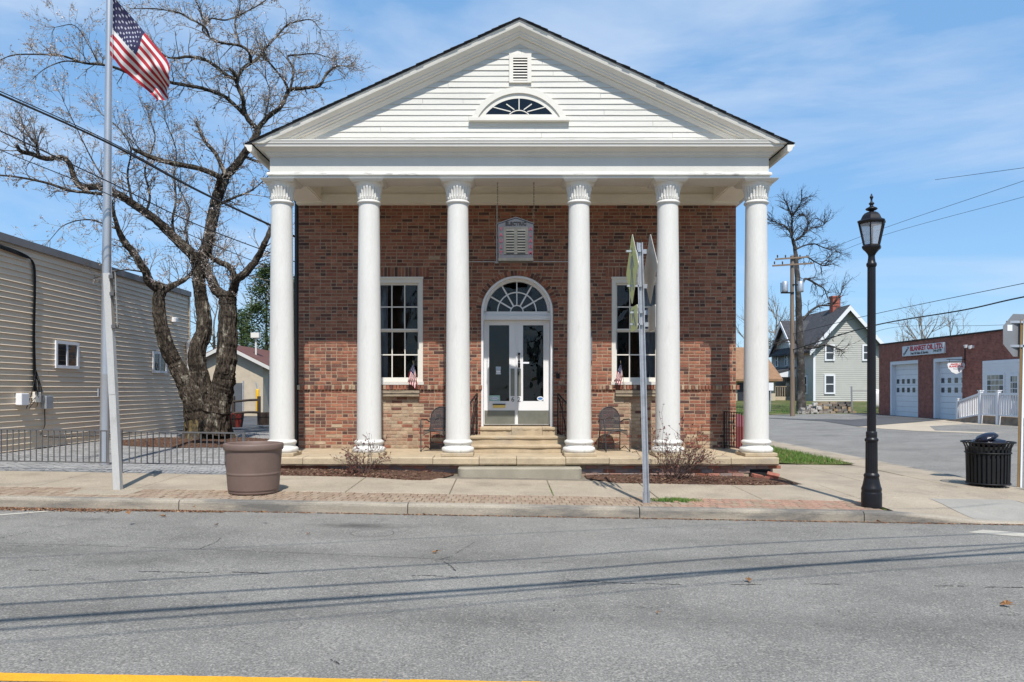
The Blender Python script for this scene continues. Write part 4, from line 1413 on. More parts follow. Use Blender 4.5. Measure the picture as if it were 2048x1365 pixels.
MB().add([(DX-.57, yg, 1.245), (DX-.335, yg, 1.245), (DX-.345, yg+.003, 1.36), (DX-.57, yg+.003, 1.36)], [(0,1,2,3)]).build('mint_card', m_mint, door)
def oval(cx, y, cz, a, b, m, nm, par):
    MB().add([(cx+a*math.cos(t), y, cz+b*math.sin(t)) for t in lin(0, 2*PI, 24)[:-1]], [tuple(range(24))]).build(nm, m, par)
oval(DX-.455, yg-.003, 1.302, .085, .032, m_paper, 'mint_card_oval', door)
text_mesh('BE KIND', .035, face_at(DX-.455, yg-.0045, 1.302), .0003).build('card_lettering', m_blue, door)
MB().box(DX+.118, DX+.25, yg-.001, yg, 2.005, 2.04).build('notice', m_paper, door)
oval(DX+.478, yg-.001, 1.295, .065, .045, m_paper, 'oval_sticker', door)
oval(DX+.478, yg-.002, 1.295, .050, .026, m_blue, 'oval_sticker_print', door)
oval(CX-2.39+.30, YW+.112, 1.80, .045, .035, m_paper, 'oval_sticker', winl)
oval(CX-2.39+.30, YW+.111, 1.80, .034, .02, m_blue, 'oval_sticker_print', winl)

# wall fittings
MB().tube([(CX-.97, YW-.02, 4.035), (CX+1.02, YW-.02, 4.035)], .010, 8).tube([(CX-.41, YW-.022, 4.04), (CX-.41, YW-.022, 5.17)], .012, 8).lathe([(.045, 0), (.05, .015), (.03, .035)], 16, (CX-.41, YW-.03, 4.0)).build('conduit', m_galv, hall)
nbx = MB().box(CX+1.40, CX+1.49, YW-.06, YW, 2.05, 2.63)
nbx.build('notice_box', mat('notice_box_grey', (0.16, 0.165, 0.17), rough=.5, var=.1), hall)
MB().box(CX+.775, CX+.845, YW-.03, YW, 1.70, 1.80).build('bell_box', m_iron, hall)

# railings
def rail(name, a, b, h, n, posts=(0,), belly=0.0):
    """wrought railing from a to b (feet), height h, n balusters; posts get heavier bars"""
    a = Vector(a); b = Vector(b)
    mb = MB()
    up = Vector((0, 0, 1))
    mb.bar(a+up*h, b+up*h, .034, .014).bar(a+up*.07, b+up*.07, .026, .012)
    for i in range(n+1):
        p = a + (b-a)*i/n
        if i in (0, n): mb.bar(p, p+up*(h+.0), .026, .026)
        else: mb.bar(p+up*.07, p+up*h, .012, .012)
    return mb
for s in (-1, 1):
    mb = rail('step_rail', (CX+s*.80, 15.22, .60), (CX+s*1.0, 14.2, .29), .80, 6)
    # the twisted scroll bar
    pts = []
    for i in range(17):
        t = i/16
        pts.append((CX+s*(.80+.2*t), 15.22-1.0*t, .66 + .68 - .31*t - .62*smooth01(t*1.15)))
    mb.tube(pts, .012, 6)
    mb.build('step_railing', m_iron, hall)
mb = rail('end_rail', (CX+4.13, 15.33, PF), (CX+4.22, 14.02, PF), .74, 10)
for c in (.32, .42, .55, .66):
    pts = []
    for i in range(15):
        t = i/14; a = t*2.6*PI
        r_ = .035*(1-t*.75)
        pts.append((CX+4.13+.09*.38, 14.83 + r_*math.cos(a), PF + c + r_*math.sin(a)))
    mb.tube(pts, .006, 5)
mb.tube([(CX+4.165, 14.86, PF+.10), (CX+4.165, 14.78, PF+.3), (CX+4.165, 14.88, PF+.5), (CX+4.165, 14.80, PF+.7)], .006, 5)
mb.build('end_railing', m_iron, hall)
# ------------------------------------------------------------------ branching helper
def rvec(rg):
    while True:
        v = Vector((rg.uniform(-1,1), rg.uniform(-1,1), rg.uniform(-1,1)))
        if 0.05 < v.length < 1: return v.normalized()
def branch(mb, p, d, L, r, lev, maxlev, rg, kink=.25, up=.05, nseg=4, nch=(2,4), shrink=.62, spread=(25,60), tips=None, flat=None, tint=None, tmin=.25):
    pts = [Vector(p)]
    d = Vector(d).normalized()
    dirs = []
    for k in range(nseg):
        d = (d + rvec(rg)*kink + Vector((0,0,up)))
        if flat: d.y *= flat
        d.normalize()
        dirs.append(d.copy())
        pts.append(pts[-1] + d*(L/nseg))
    rad = [max(.0022, r*(1-.55*k/nseg)) for k in range(nseg+1)]
    mb.tube(pts, rad, 5 if r > .02 else (4 if r > .009 else 3), tint, cap=False)
    if lev >= maxlev:
        if tips is not None: tips.append((pts, d))
        return
    for _ in range(rg.randint(*nch)):
        t = rg.uniform(tmin, 1.0)*nseg
        k = min(nseg-1, int(t))
        pos = pts[k].lerp(pts[k+1], t-k)
        base = dirs[k]
        ax = base.cross(rvec(rg))
        if ax.length < 1e-3: continue
        nd = Matrix.Rotation(R(rg.uniform(*spread)), 3, ax.normalized()) @ base
        branch(mb, pos, nd, L*shrink*rg.uniform(.7, 1.25), rad[k]*.62, lev+1, maxlev, rg, kink, up, max(2, nseg-1), nch, shrink, spread, tips, flat, tint, tmin)
# ------------------------------------------------------------------ lamp post
LX, LY = 5.0, 10.42
lz = walk_z(LX, LY)
lamp = thing('street_lamp', 'tall black fluted street lamp with a six-sided lantern by the kerb', 'street lamp', (LX, LY, lz))
SCL = 1/146.8
vb = 1016
def lp(lst): return [(r*SCL, (vb-v)*SCL) for r, v in lst]
MB().lathe(lp([(19.2, 1016), (19.2, 989), (18.8, 987), (18.2, 986), (18.6, 983), (19.0, 980), (18.2, 977), (17.2, 975), (15.6, 968), (14.3, 961), (13.6, 957), (14.3, 955.5), (14.6, 953), (14.0, 951), (12.6, 949.5), (11.6, 948)]), 32).build('base', m_lamp, lamp, local=True)
fl = lambda a, r, z: r*(1 - .055*abs(math.sin(8*a)))
MB().lathe(lp([(11.4, 948), (11.0, 886)]), 64, fn=fl, smooth=False).build('lower_shaft', m_lamp, lamp, local=True)
MB().lathe(lp([(11.2, 886.5), (12.2, 885), (12.8, 882.5), (12.4, 880.5), (10.8, 879), (10.0, 877), (10.3, 875.5), (10.4, 867.5), (9.6, 866), (8.2, 865)]), 32).build('collar', m_lamp, lamp, local=True)
MB().lathe(lp([(8.3, 865.5), (7.6, 538)]), 64, fn=fl, smooth=False).build('upper_shaft', m_lamp, lamp, local=True)
MB().lathe(lp([(7.6, 538.5), (9.0, 537), (9.8, 533.5), (9.2, 530.5), (7.6, 529), (7.0, 525), (6.4, 520), (6.2, 516), (7.0, 514.5)]), 32).build('neck', m_lamp, lamp, local=True)
hx = lambda lst: MB().lathe(lp(lst), 6, smooth=False)
hx([(7.2, 515), (9.5, 511), (14.5, 505), (18.6, 501.5), (19.4, 499.5), (19.4, 497.5), (16.8, 495.5), (15.8, 494)]).build('cup', m_lamp, lamp, local=True)
m_frost = bpy.data.materials.new('frosted_pane'); m_frost.use_nodes = True
_t = m_frost.node_tree; _t.nodes.clear()
_o = _node(_t, 'ShaderNodeOutputMaterial'); _d = _node(_t, 'ShaderNodeBsdfDiffuse'); _tl = _node(_t, 'ShaderNodeBsdfTranslucent'); _tp = _node(_t, 'ShaderNodeBsdfTransparent'); _m = _node(_t, 'ShaderNodeMixShader'); _m2 = _node(_t, 'ShaderNodeMixShader')
_d.inputs[0].default_value = (.72, .73, .76, 1); _tl.inputs[0].default_value = (.75, .77, .8, 1); _m.inputs[0].default_value = .55; _m2.inputs[0].default_value = .45
_t.links.new(_d.outputs[0], _m.inputs[1]); _t.links.new(_tl.outputs[0], _m.inputs[2]); _t.links.new(_m.outputs[0], _m2.inputs[1]); _t.links.new(_tp.outputs[0], _m2.inputs[2]); _t.links.new(_m2.outputs[0], _o.inputs[0])
zb_, zt_ = (vb-494.5)*SCL, (vb-452)*SCL
rb_, rt_ = 15.4*SCL, 25.0*SCL
for i in range(6):
    a0, a1 = PI/3*i, PI/3*(i+1)
    P = lambda a, r, z: (r*math.cos(a), r*math.sin(a), z)
    MB().add([P(a0, rb_*.97, zb_), P(a1, rb_*.97, zb_), P(a1, rt_*.97, zt_), P(a0, rt_*.97, zt_)], [(0,1,2,3)]).build('lantern_pane', m_frost, lamp, local=True)
    MB().bar(P(a0, rb_, zb_), P(a0, rt_, zt_), .018, .018).build('lantern_bar', m_lamp, lamp, local=True)
hx([(24.5, 453), (28.2, 450), (28.6, 447.5), (25.5, 446), (21.5, 444), (20.2, 441), (18.0, 436.5), (14.0, 432.0), (9.0, 429.2), (4.5, 428.5)]).build('roof', m_lamp, lamp, local=True)
MB().lathe(lp([(4.4, 429), (4.4, 427), (9.2, 425), (11.4, 423), (10.0, 421), (5.2, 418.6), (3.2, 417), (3.4, 414.6), (5.4, 412.6), (4.6, 410.5), (2.2, 409), (1.6, 405), (2.4, 402), (3.6, 399.5), (2.8, 397.5), (1.6, 396.5), (1.8, 395), (0.4, 392)]), 20).build('finial', m_lamp, lamp, local=True)
pe = MB()
for i in range(10):
    a = PI*(1.2 + .06*i); pe.lathe([(.007, 0), (.007, .012)], 8, (.108*math.cos(a), .108*math.sin(a), (vb-444)*SCL + .008*(i % 2)))
pe.build('roof_rivets', m_galv, lamp, local=True)

# ------------------------------------------------------------------ crossing sign pair
PX, PY = 1.94, 10.38
sgn = thing('crossing_sign', 'galvanised post with back-to-back diamond warning signs and small arrow plates by the kerb', 'road sign', (PX, PY, walk_z(PX, PY)))
lean = -.090/3.5
def sp(z): return PX + lean*(z), PY, walk_z(PX, PY) + z
def chan(mb, z0, z1, w=.058, d=.034):
    a = Vector(sp(z0)); b = Vector(sp(z1))
    prof = [(-w/2-.012, 0), (-w/2, 0), (-w/4, d), (w/4, d), (w/2, 0), (w/2+.012, 0), (w/2+.012, .004), (w/2+.003, .004), (w/4+.003, d+.004), (-w/4-.003, d+.004), (-w/2-.003, .004), (-w/2-.012, .004)]
    mb.prism(prof, lambda p: a + Vector((p[0], p[1], 0)), lambda p: b + Vector((p[0], p[1], 0)))
    return mb
pz = chan(MB(), -.05, 3.53)
chan(pz, -.05, .16, .075, .045)
pz.build('post', m_galv, sgn)
m_fyg = mat('fluorescent_yellow_green', (0.66, 0.65, 0.24), rough=0.5, var=0.06, sc=4, fine=.04)
m_symb = mat('sign_symbol', (0.26, 0.28, 0.28), rough=.5, var=.05)
m_signback = mat('sign_back_aluminium', (0.52, 0.47, 0.40), rough=0.45, var=0.10, sc=3, metal=0.35)
def plate(name, pts, x, side, rz, cy, cz, m_face, parent):
    """flat plate in the YZ plane; side=-1 faces -X"""
    t = .003
    M = Matrix.Translation((x, cy, cz)) @ Matrix.Rotation(rz, 4, 'Z')
    n = len(pts)
    vs = [M @ Vector((-t, p[0], p[1])) for p in pts] + [M @ Vector((t, p[0], p[1])) for p in pts]
    mb = MB()
    mb.add(vs, [tuple(range(n))], None, False, 0 if side < 0 else 1)
    mb.add(vs, [tuple(range(n, 2*n))[::-1]], None, False, 1 if side < 0 else 0)
    mb.add(vs, [(i, (i+1) % n, n+(i+1) % n, n+i) for i in range(n)], None, False, 1)
    return mb.build(name, [m_face, m_signback], parent), M
def rdiamond(h, r=.05):
    P = []
    for k in range(4):
        a = PI/2*k
        c = ((h-r*1.41)*math.cos(a), (h-r*1.41)*math.sin(a))
        for i in range(5):
            b = a - PI/4 + PI/2*i/4
            P.append((c[0]+r*math.cos(b), c[1]+r*math.sin(b)))
    return P
def rrect(w, h, r=.03):
    P = []
    for sx, sz, a in ((1,1,0),(-1,1,PI/2),(-1,-1,PI),(1,-1,1.5*PI)):
        for i in range(5):
            b = a + PI/2*i/4
            P.append((sx*(w-r)+r*math.cos(b), sz*(h-r)+r*math.sin(b)))
    return P
zc = EYE + (780-538)*PY/F
zq = EYE + (780-637)*PY/F
dl, Ml = plate('warning_plate', rdiamond(.49), PX-.19, -1, .0, PY+.02, zc, m_fyg, sgn)
tag(dl, 'yellow-green face of the left diamond')
dr, Mr = plate('warning_plate', rdiamond(.49), PX+.055, 1, .0, PY+.02, zc, m_fyg, sgn)
tag(dr, 'bare metal back of the right diamond')
al, Mal = plate('arrow_plate', rrect(.26, .165), PX-.165, -1, 0, PY+.02, zq, m_fyg, sgn)
ar, Mar = plate('arrow_plate', rrect(.26, .165), PX+.075, 1, 0, PY+.02, zq, m_fyg, sgn)
# walking figure on the left diamond, arrow on the plate below (both on the -X face)
def on_face(M, polys, nm, parent):
    mb = MB()
    for P in polys:
        mb.add([M @ Vector((-.0048, p[0], p[1])) for p in P], [tuple(range(len(P)))])
    mb.build(nm, m_symb, parent)
circ = lambda cx, cz, r: [(cx+r*math.cos(a), cz+r*math.sin(a)) for a in lin(0, 2*PI, 14)[:-1]]
on_face(Ml, [circ(.02, .25, .05), [(-.06,.18),(.08,.18),(.06,-.03),(-.04,-.03)], [(-.04,-.02),(.02,-.02),(-.08,-.30),(-.15,-.30)], [(.0,-.02),(.06,-.02),(.16,-.28),(.09,-.30)], [(-.06,.17),(-.03,.12),(-.14,-.02),(-.17,.01)], [(.07,.17),(.05,.10),(.13,.0),(.17,.03)]], 'walking_figure', sgn)
on_face(Mal, [[(-.18,-.10),(-.13,-.13),(.06,.05),(.02,.09)], [(.15,.12),(-.02,.12),(.11,-.03)]], 'arrow', sgn)
bk = MB()
for z in (zc+.24, zc-.23, zq+.08, zq-.08):
    xx = PX + lean*(z)
    bk.box(xx-.185 if z > zq+.2 else xx-.16, xx+.012, PY+.0, PY+.045, z-.012, z+.012)
    bk.box(xx-.012, xx+.095, PY+.036, PY+.05, z-.03, z+.03)
bk.build('bracket', m_galv, sgn)

# ------------------------------------------------------------------ brown planter
QX, QY = -3.50, 10.78
qz = walk_z(QX, QY)
m_pot = mat('brown_plastic', (0.165, 0.110, 0.088), rough=0.55, var=0.08, sc=5, fine=0.10, fsc=160, bump=.001, bsc=160)
pot = thing('round_planter', 'large round brown plastic planter tub on the sidewalk', 'planter', (QX, QY, qz))
pp = [(.325, 0), (.335, .006), (.338, .03), (.334, .042), (.345, .05), (.346, .062), (.3600, .25), (.3605, .26), (.3655, .268), (.3665, .285), (.3625, .292), (.3632, .302), (.3825, .57), (.383, .58), (.387, .60), (.400, .605), (.406, .62), (.406, .675), (.400, .69), (.388, .695), (.365, .695), (.355, .68), (.35, .60), (.34, .56)]
MB().lathe(pp, 56, cap=False).build('tub', m_pot, pot, local=True)
MB().lathe([(.0, .56), (.345, .56)], 40, cap=False).build('soil', m_mulch, pot, local=True)
st = MB()
def wrap(z0, z1, a0, a1, dr=.002):
    mb = MB()
    mb.grid(lambda u, v: ((.366+(.383-.366)*((z0+(z1-z0)*v)-.292)/.288 + dr)*math.cos(a0+(a1-a0)*u), (.366+(.383-.366)*((z0+(z1-z0)*v)-.292)/.288 + dr)*math.sin(a0+(a1-a0)*u), z0+(z1-z0)*v), 8, 2)
    return mb
wrap(.44, .57, R(184), R(206)).build('sticker', m_paper, pot, local=True)
wrap(.36, .44, R(184), R(206)).build('sticker_band', mat('maroon_print', (0.22, 0.03, 0.05), rough=.6, var=.1), pot, local=True)

# ------------------------------------------------------------------ flagpole, flag, leaning sign post, low fence
GX, GY = -7.14, 13.75
fp = thing('flagpole', 'tall tapered metal flagpole standing in the paved court', 'flagpole', (GX, GY, gz(GX, GY)))
fpr = [(.085, -.02), (.085, .10), (.080, .12), (.079, 1.6), (.081, 1.62), (.081, 1.64), (.078, 1.66), (.076, 2.9), (.069, 5.0), (.060, 7.0), (.052, 9.0), (.048, 9.4), (.03, 9.42)]
mb = MB().lathe(fpr, 28)
mb.v = [(x + GX + .0115*z, y + GY, z + gz(GX, GY)) for x, y, z in mb.v]
mb.build('pole', m_alu, fp)
MB().lathe([(.0, -.09), (.05, -.075), (.085, -.03), (.09, 0), (.085, .03), (.05, .075), (0, .09)], 20, (GX+.108, GY, 9.6)).build('ball', m_brass, fp)
cl = MB()
cl.tube([(GX+.16, GY-.05, .2), (GX+.16, GY-.06, 3), (GX+.175, GY-.05, 9.3)], .004, 5)
cl.box(GX-.11, GX-.09, GY-.02, GY+.02, 1.35, 1.50)
cl.build('halyard', m_galv, fp)
# stars and stripes
m_cloth = mat('flag_cloth', (1, 1, 1), rough=0.75, var=0.05, sc=6, attr=True, spec=0.25)
def flag_cols(nu, nv):
    RED, WHT, BLU, STAR = (0.36, 0.022, 0.03), (0.62, 0.60, 0.58), (0.020, 0.020, 0.060), (0.36, 0.36, 0.42)
    def f(i, j):
        s = int(j*13/nv)
        if i < nu*.4 and s < 7:
            cu = int(nu*.4); cv = int(nv*7/13)
            gx = i*12/cu; gy = j*10/cv
            if (int(gx) + int(gy)) % 2 == 1 and int(gx) < 11 and 0 < gx and .25 < gx % 1 < .8 and .2 < gy % 1 < .85: return STAR
            return BLU
        return RED if s % 2 == 0 else WHT
    return f
def flag_surface(T, B, D, depth, fold, nu=100, nv=65):
    def cur(P, s):
        s = max(0, min(1, s))*(len(P)-1); k = min(len(P)-2, int(s)); t = s-k
        q = [P[max(0, k-1)], P[k], P[k+1], P[min(len(P)-1, k+2)]]
        return [0.5*((2*q[1][a]) + (q[2][a]-q[0][a])*t + (2*q[0][a]-5*q[1][a]+4*q[2][a]-q[3][a])*t*t + (3*q[1][a]-q[0][a]-3*q[2][a]+q[3][a])*t**3) for a in (0, 1)]
    def P(s, t):
        a = cur(T, s); b = cur(B, s)
        wv = fold*(math.sin(5.5*t + 5.0*s) * (.25+s) + .5*math.sin(13*t - 7*s)*s + .35*math.sin(9*s+15*t*s))
        u = a[0]*(1-t) + b[0]*t + 7*math.sin(PI*t)*math.sin(4*s+3*t)*s
        v = a[1]*(1-t) + b[1]*t
        p = W(u, v, D)
        p.y += depth*s + wv
        return p
    return MB().grid(P, nu, nv, True, flag_cols(nu, nv))
T = [(222, -10), (252, 22), (281, 57), (306, 88), (325, 112), (334, 133)]
Bt = [(222, 112), (243, 138), (262, 155), (281, 170), (296, 185), (306, 201)]
flag_surface(T, Bt, GY-.02, .30, .13).build('flag', m_cloth, label='stars and stripes flag drooping from the flagpole', cat='flag')

SX, SY = -5.42, 10.82
sz = walk_z(SX, SY)
ls = thing('leaning_sign_post', 'leaning grey square sign post with its sign seen edge-on, in front of the flagpole', 'sign post', (SX, SY, sz))
top = Vector((SX-.165, SY+.03, sz+3.05))
a = Vector((SX, SY, sz-.03))
mb = MB()
n = 9
for i in range(n):
    p = a.lerp(top, i/n); q = a.lerp(top, (i+1)/n)
    ww = .098 - .006*i/n
    mb.bar(p, q, ww, .085 + (0.008 if i == 4 else 0), up=(0,1,0))
m_postp = mat('pale_grey_post', (0.46, 0.45, 0.43), rough=0.6, var=0.10, sc=2.2, fine=.08, c2=(0.33, 0.31, 0.28), c2sc=3, c2lo=.56, c2hi=.7, stretch=(1, 1, .5))
mb.build('post', m_postp, ls)
br_ = MB()
for z in (3.0, 2.76, 2.30):
    x0 = SX - .165*(z/3.05)
    br_.box(x0+.045, x0+.105, SY-.04, SY+.05, sz+z-.03, sz+z+.02)
br_.build('bracket', m_fencem, ls)
Mp = Matrix.Translation((SX-.04, SY+.03, sz+2.66)) @ Euler((0, -.035, R(25))).to_matrix().to_4x4()
mb = MB()
mb.box(-.0025, .0025, -.24, .24, -.38, .38, M=Mp)
mb.build('sign_panel', m_signback, ls)

fence = thing('low_fence', 'low dark metal fence with slim balusters in front of the court', 'fence', (-7.3, 12.6, gz(-7.3, 12.6)))
def fz(x): return tilt(x)
def fence_run(x0, x1, y0, y1):
    A = (x0, y0); B = (x1, y1)
    zt = lambda x: fz(x) + .685; zl = lambda x: fz(x) + .165
    MB().bar((x0, y0, zt(x0)), (x1, y1, zt(x1)), .032, .022).build('top_rail', m_fencem, fence)
    MB().bar((x0, y0, zl(x0)), (x1, y1, zl(x1)), .026, .018).build('bottom_rail', m_fencem, fence)
    n = int((x1-x0)/.0965)
    for i in range(1, n):
        x = x0 + (x1-x0)*i/n; yy = y0 + (y1-y0)*i/n
        MB().bar((x, yy, zl(x)-.004), (x, yy, zt(x)), .014, .014).build('baluster', m_fencem, fence)
fence_run(-10.15, -8.60, 12.60, 12.60)
fence_run(-8.52, -6.30, 12.60, 12.58)
fence_run(-6.22, -4.26, 12.58, 12.58)
for x in (-8.56, -6.26, -4.25):
    MB().box(x-.02, x+.02, 12.565, 12.605, fz(x)-.05, fz(x)+.70).build('fence_post', m_fencem, fence)

# ------------------------------------------------------------------ porch chairs
def lattice(mb, inside, x0, x1, z0, z1, y, step=.030, wd=.006, tilt_=0.0):
    """crossed diagonal strips kept where inside(x,z)"""
    ds = .012
    for sgn_ in (1, -1):
        c = x0 - (z1-z0)
        while c < x1 + (z1-z0):
            run = None
            t = 0
            H = z1-z0
            k = 0
            while t <= H + 1e-6:
                x = c + t if sgn_ > 0 else c + (H - t)
                ok = x0 <= x <= x1 and inside(x, z0+t)
                if ok and run is None: run = (x, z0+t)
                if (not ok or t + ds > H) and run is not None:
                    if abs(z0+t-run[1]) > .01:
                        mb.bar((run[0], y(run[1]), run[1]), (x, y(z0+t), z0+t), wd, .003, up=(0,1,0))
                    run = None
                t += ds
            c += step
m_chair = mat('chair_enamel', (0.045, 0.046, 0.05), rough=.45, var=.15, sc=6)
def make_chair(label, loc, rz):
    c = thing('porch_chair', label, 'chair', loc, rz, 'black mesh chairs on the porch')
    w2 = .205
    yb = lambda z: .19 + .16*(z-.40)
    arch = lambda r, top: [(-r, yb(.40), .40)] + [(r*math.cos(a), yb(top-r+r*math.sin(a)), top-r+r*math.sin(a)) for a in lin(PI, 0, 16)] + [(r, yb(.40), .40)]
    mb = MB().tube(arch(w2, .84), .011, 8)
    mb.build('back_frame', m_chair, c, local=True)
    b = MB()
    def inb(x, z): return abs(x) < w2-.004 and (z < .84-w2 or (x*x + (z-(.84-w2))**2) < (w2-.004)**2) and z > .42
    lattice(b, inb, -w2, w2, .40, .84, yb, .022, .0082)
    b.tube([(.13*math.cos(a), yb(.56), .53+.11*math.sin(a)) for a in lin(PI, 0, 12)], .005, 5)
    b.build('backrest', m_chair, c, local=True)
    s = MB()
    s.tube([(-.21, .19, .40), (-.22, 0, .395), (-.20, -.20, .405), (0, -.235, .40), (.20, -.20, .405), (.22, 0, .395), (.21, .19, .40), (-.21, .19, .40)], .010, 8)
    for i in range(15):
        x = -.195 + .39*i/14; s.bar((x, -.215, .402), (x, .19, .398), .012, .003)
    for i in range(15):
        y_ = -.20 + .385*i/14; s.bar((-.205, y_, .404), (.205, y_, .404), .012, .003)
    s.build('seat', m_chair, c, local=True)
    for sx in (-1, 1):
        MB().tube([(sx*.235, -.25, 0), (sx*.25, -.225, .40), (sx*.255, -.21, .585), (sx*.255, -.19, .61), (sx*.255, -.14, .615), (sx*.25, .10, .60), (sx*.235, .19, .56), (sx*.208, .215, .55)], .011, 8).build('arm', m_chair, c, local=True)
        MB().tube([(sx*.205, .215, .55), (sx*.205, .19, .40), (sx*.225, .26, 0)], .011, 8).build('rear_leg', m_chair, c, local=True)
        MB().tube([(sx*.235, -.25, .012), (sx*.228, 0, .10), (sx*.225, .25, .012)], .008, 6).build('side_stretcher', m_chair, c, local=True)
    ap = MB()
    ap.tube([(x, -.222, .385 - .075*(x/.2)**2*1.0) for x in lin(-.21, .21, 10)], .006, 5)
    lattice(ap, lambda x, z: z > .385-.075*(x/.2)**2, -.2, .2, .31, .40, lambda z: -.222, .022, .005)
    ap.build('apron', m_chair, c, local=True)
    lo = MB()
    lattice(lo, lambda x, z: z < .15 - .03*(1-(x/.2)**2), -.21, .21, .02, .15, lambda z: .245, .022, .006)
    lo.tube([(x, .245, .15-.03*(1-(x/.2)**2)) for x in lin(-.215, .215, 10)], .007, 5).bar((-.215, .245, .02), (.215, .245, .02), .012)
    lo.build('lower_panel', m_chair, c, local=True)
    return c
make_chair('black metal mesh armchair on the porch left of the steps', (CX-1.55, 14.72, PF), R(-14))
make_chair('black metal mesh armchair on the porch right of the steps', (CX+1.83, 14.72, PF), R(12))

# small flags on the window sills
for k, (uu, lab) in enumerate(((826, 'small stars and stripes flag at the left window'), (1241, 'small stars and stripes flag at the right window'))):
    D = YW - .12
    t = thing('stick_flag', lab, 'flag', W(uu+6, 775, D), 0, 'small flags at the windows')
    a = W(uu, 724, D); b = W(uu+9, 775, D) + Vector((0, .06, 0))
    MB().tube([a, b], .005, 6).lathe([(.004, 0), (.009, .006), (.004, .02)], 8, a).build('stick', m_wood, t)
    T2 = [(uu, 730), (uu-1, 740), (uu-3, 750), (uu-6, 758)] if k == 0 else [(uu, 730), (uu-2, 742), (uu-4, 752), (uu-7, 760)]
    B2 = [(uu+4, 752), (uu+5, 762), (uu+6, 770), (uu+3, 779)] if k == 0 else [(uu+3, 752), (uu+3, 760), (uu+1, 767), (uu-3, 775)]
    T2[0] = (uu+1, 728); 
    flag_surface([(uu+1, 727), (uu-5, 740), (uu-8, 752), (uu-9, 757)], [(uu+6, 748), (uu+7, 758), (uu+7, 768), (uu+4, 779)] if k == 0 else [(uu+4, 748), (uu+3, 758), (uu+1, 766), (uu-3, 772)], D-.02, .02, .012, 52, 26).build('flag_cloth', m_cloth, t)

# ------------------------------------------------------------------ hanging alarm sign
AX, AY, AZ0, AZ1 = .228, 13.76, 3.785, 4.43
m_slate = mat('slate_paint', (0.070, 0.072, 0.082), rough=0.6, var=0.2, sc=6, fine=.12)
m_silver = mat('old_silver_paint', (0.115, 0.112, 0.10), rough=0.75, var=0.25, sc=5, fine=.15, spec=.15)
al_ = thing('alarm_sign', 'old grey louvred vault alarm box hanging on chains over the door', 'sign', (AX, AY, AZ0))
half_ = .315
gpk = .108
prof = [(-half_*.97, AZ0), (half_*.97, AZ0), (half_, AZ1), (0, AZ1+gpk), (-half_, AZ1)]
MB().prism(prof, lambda p: (AX+p[0], AY-.09, p[1]), lambda p: (AX+p[0], AY+.09, p[1])).build('case', m_slate, al_)
rim = [(-half_-.012, AZ1-.004), (0, AZ1+gpk), (half_+.012, AZ1-.004), (half_+.012, AZ1+.01), (0, AZ1+gpk+.016), (-half_-.012, AZ1+.01)]
MB().prism(rim, lambda p: (AX+p[0], AY-.10, p[1]), lambda p: (AX+p[0], AY+.11, p[1])).build('cap', m_slate, al_)
MB().box(AX-half_*.99, AX+half_*.99, AY-.105, AY+.1, AZ0-.015, AZ0+.035).build('bottom_ledge', m_silver, al_)
MB().box(AX-.215, AX+.215, AY-.098, AY-.0895, AZ0+.10, AZ1-.06).build('louvre_panel', m_silver, al_)
for i in range(9):
    z = AZ0+.13 + i*.048
    for s in (-1, 1):
        MB().add([(AX+s*.03, AY-.0985, z+.03), (AX+s*.17, AY-.0985, z+.03), (AX+s*.17, AY-.116, z), (AX+s*.03, AY-.116, z), (AX+s*.03, AY-.0985, z-.001), (AX+s*.17, AY-.0985, z-.001)],
                 [(0,1,2,3), (3,2,5,4)]).build('louvre', m_silver, al_)
m_redl = mat('faded_red_letter', (0.24, 0.045, 0.07), rough=.6, var=.15, sc=20)
m_blkl = mat('black_letter', (0.012, 0.012, 0.013), rough=.6, var=0)
text_mesh('ELECTRIC', .082, face_at(AX, AY-.0945, AZ1+.002), .004, bold=.003, sx=1.05).build('lettering', m_blkl, al_)
for word, xx in (('VAULT', AX-.263), ('ALARM', AX+.263)):
    mb = MB()
    for i, ch in enumerate(word):
        text_mesh(ch, .088, face_at(xx, AY-.094, AZ1-.095-i*.106), .004, mb=mb, bold=.002)
    mb.build('lettering', m_redl, al_)
m_chain = mat('rusty_chain', (0.12, 0.085, 0.065), rough=.7, var=.3, sc=20, metal=.3)
for s in (-1, 1):
    mb = MB()
    x = AX + s*.325; z = AZ1+.03; k = 0
    while z < 5.20:
        pts = []
        for a in lin(0, 2*PI, 8):
            r1, r2 = .009, .020
            pts.append((x + (r1*math.cos(a) if k % 2 else 0), AY + (0 if k % 2 else r1*math.cos(a)), z + r2*math.sin(a)))
        mb.tube(pts, .003, 4, cap=False)
        z += .031; k += 1
    mb.build('chain', m_chain, al_)

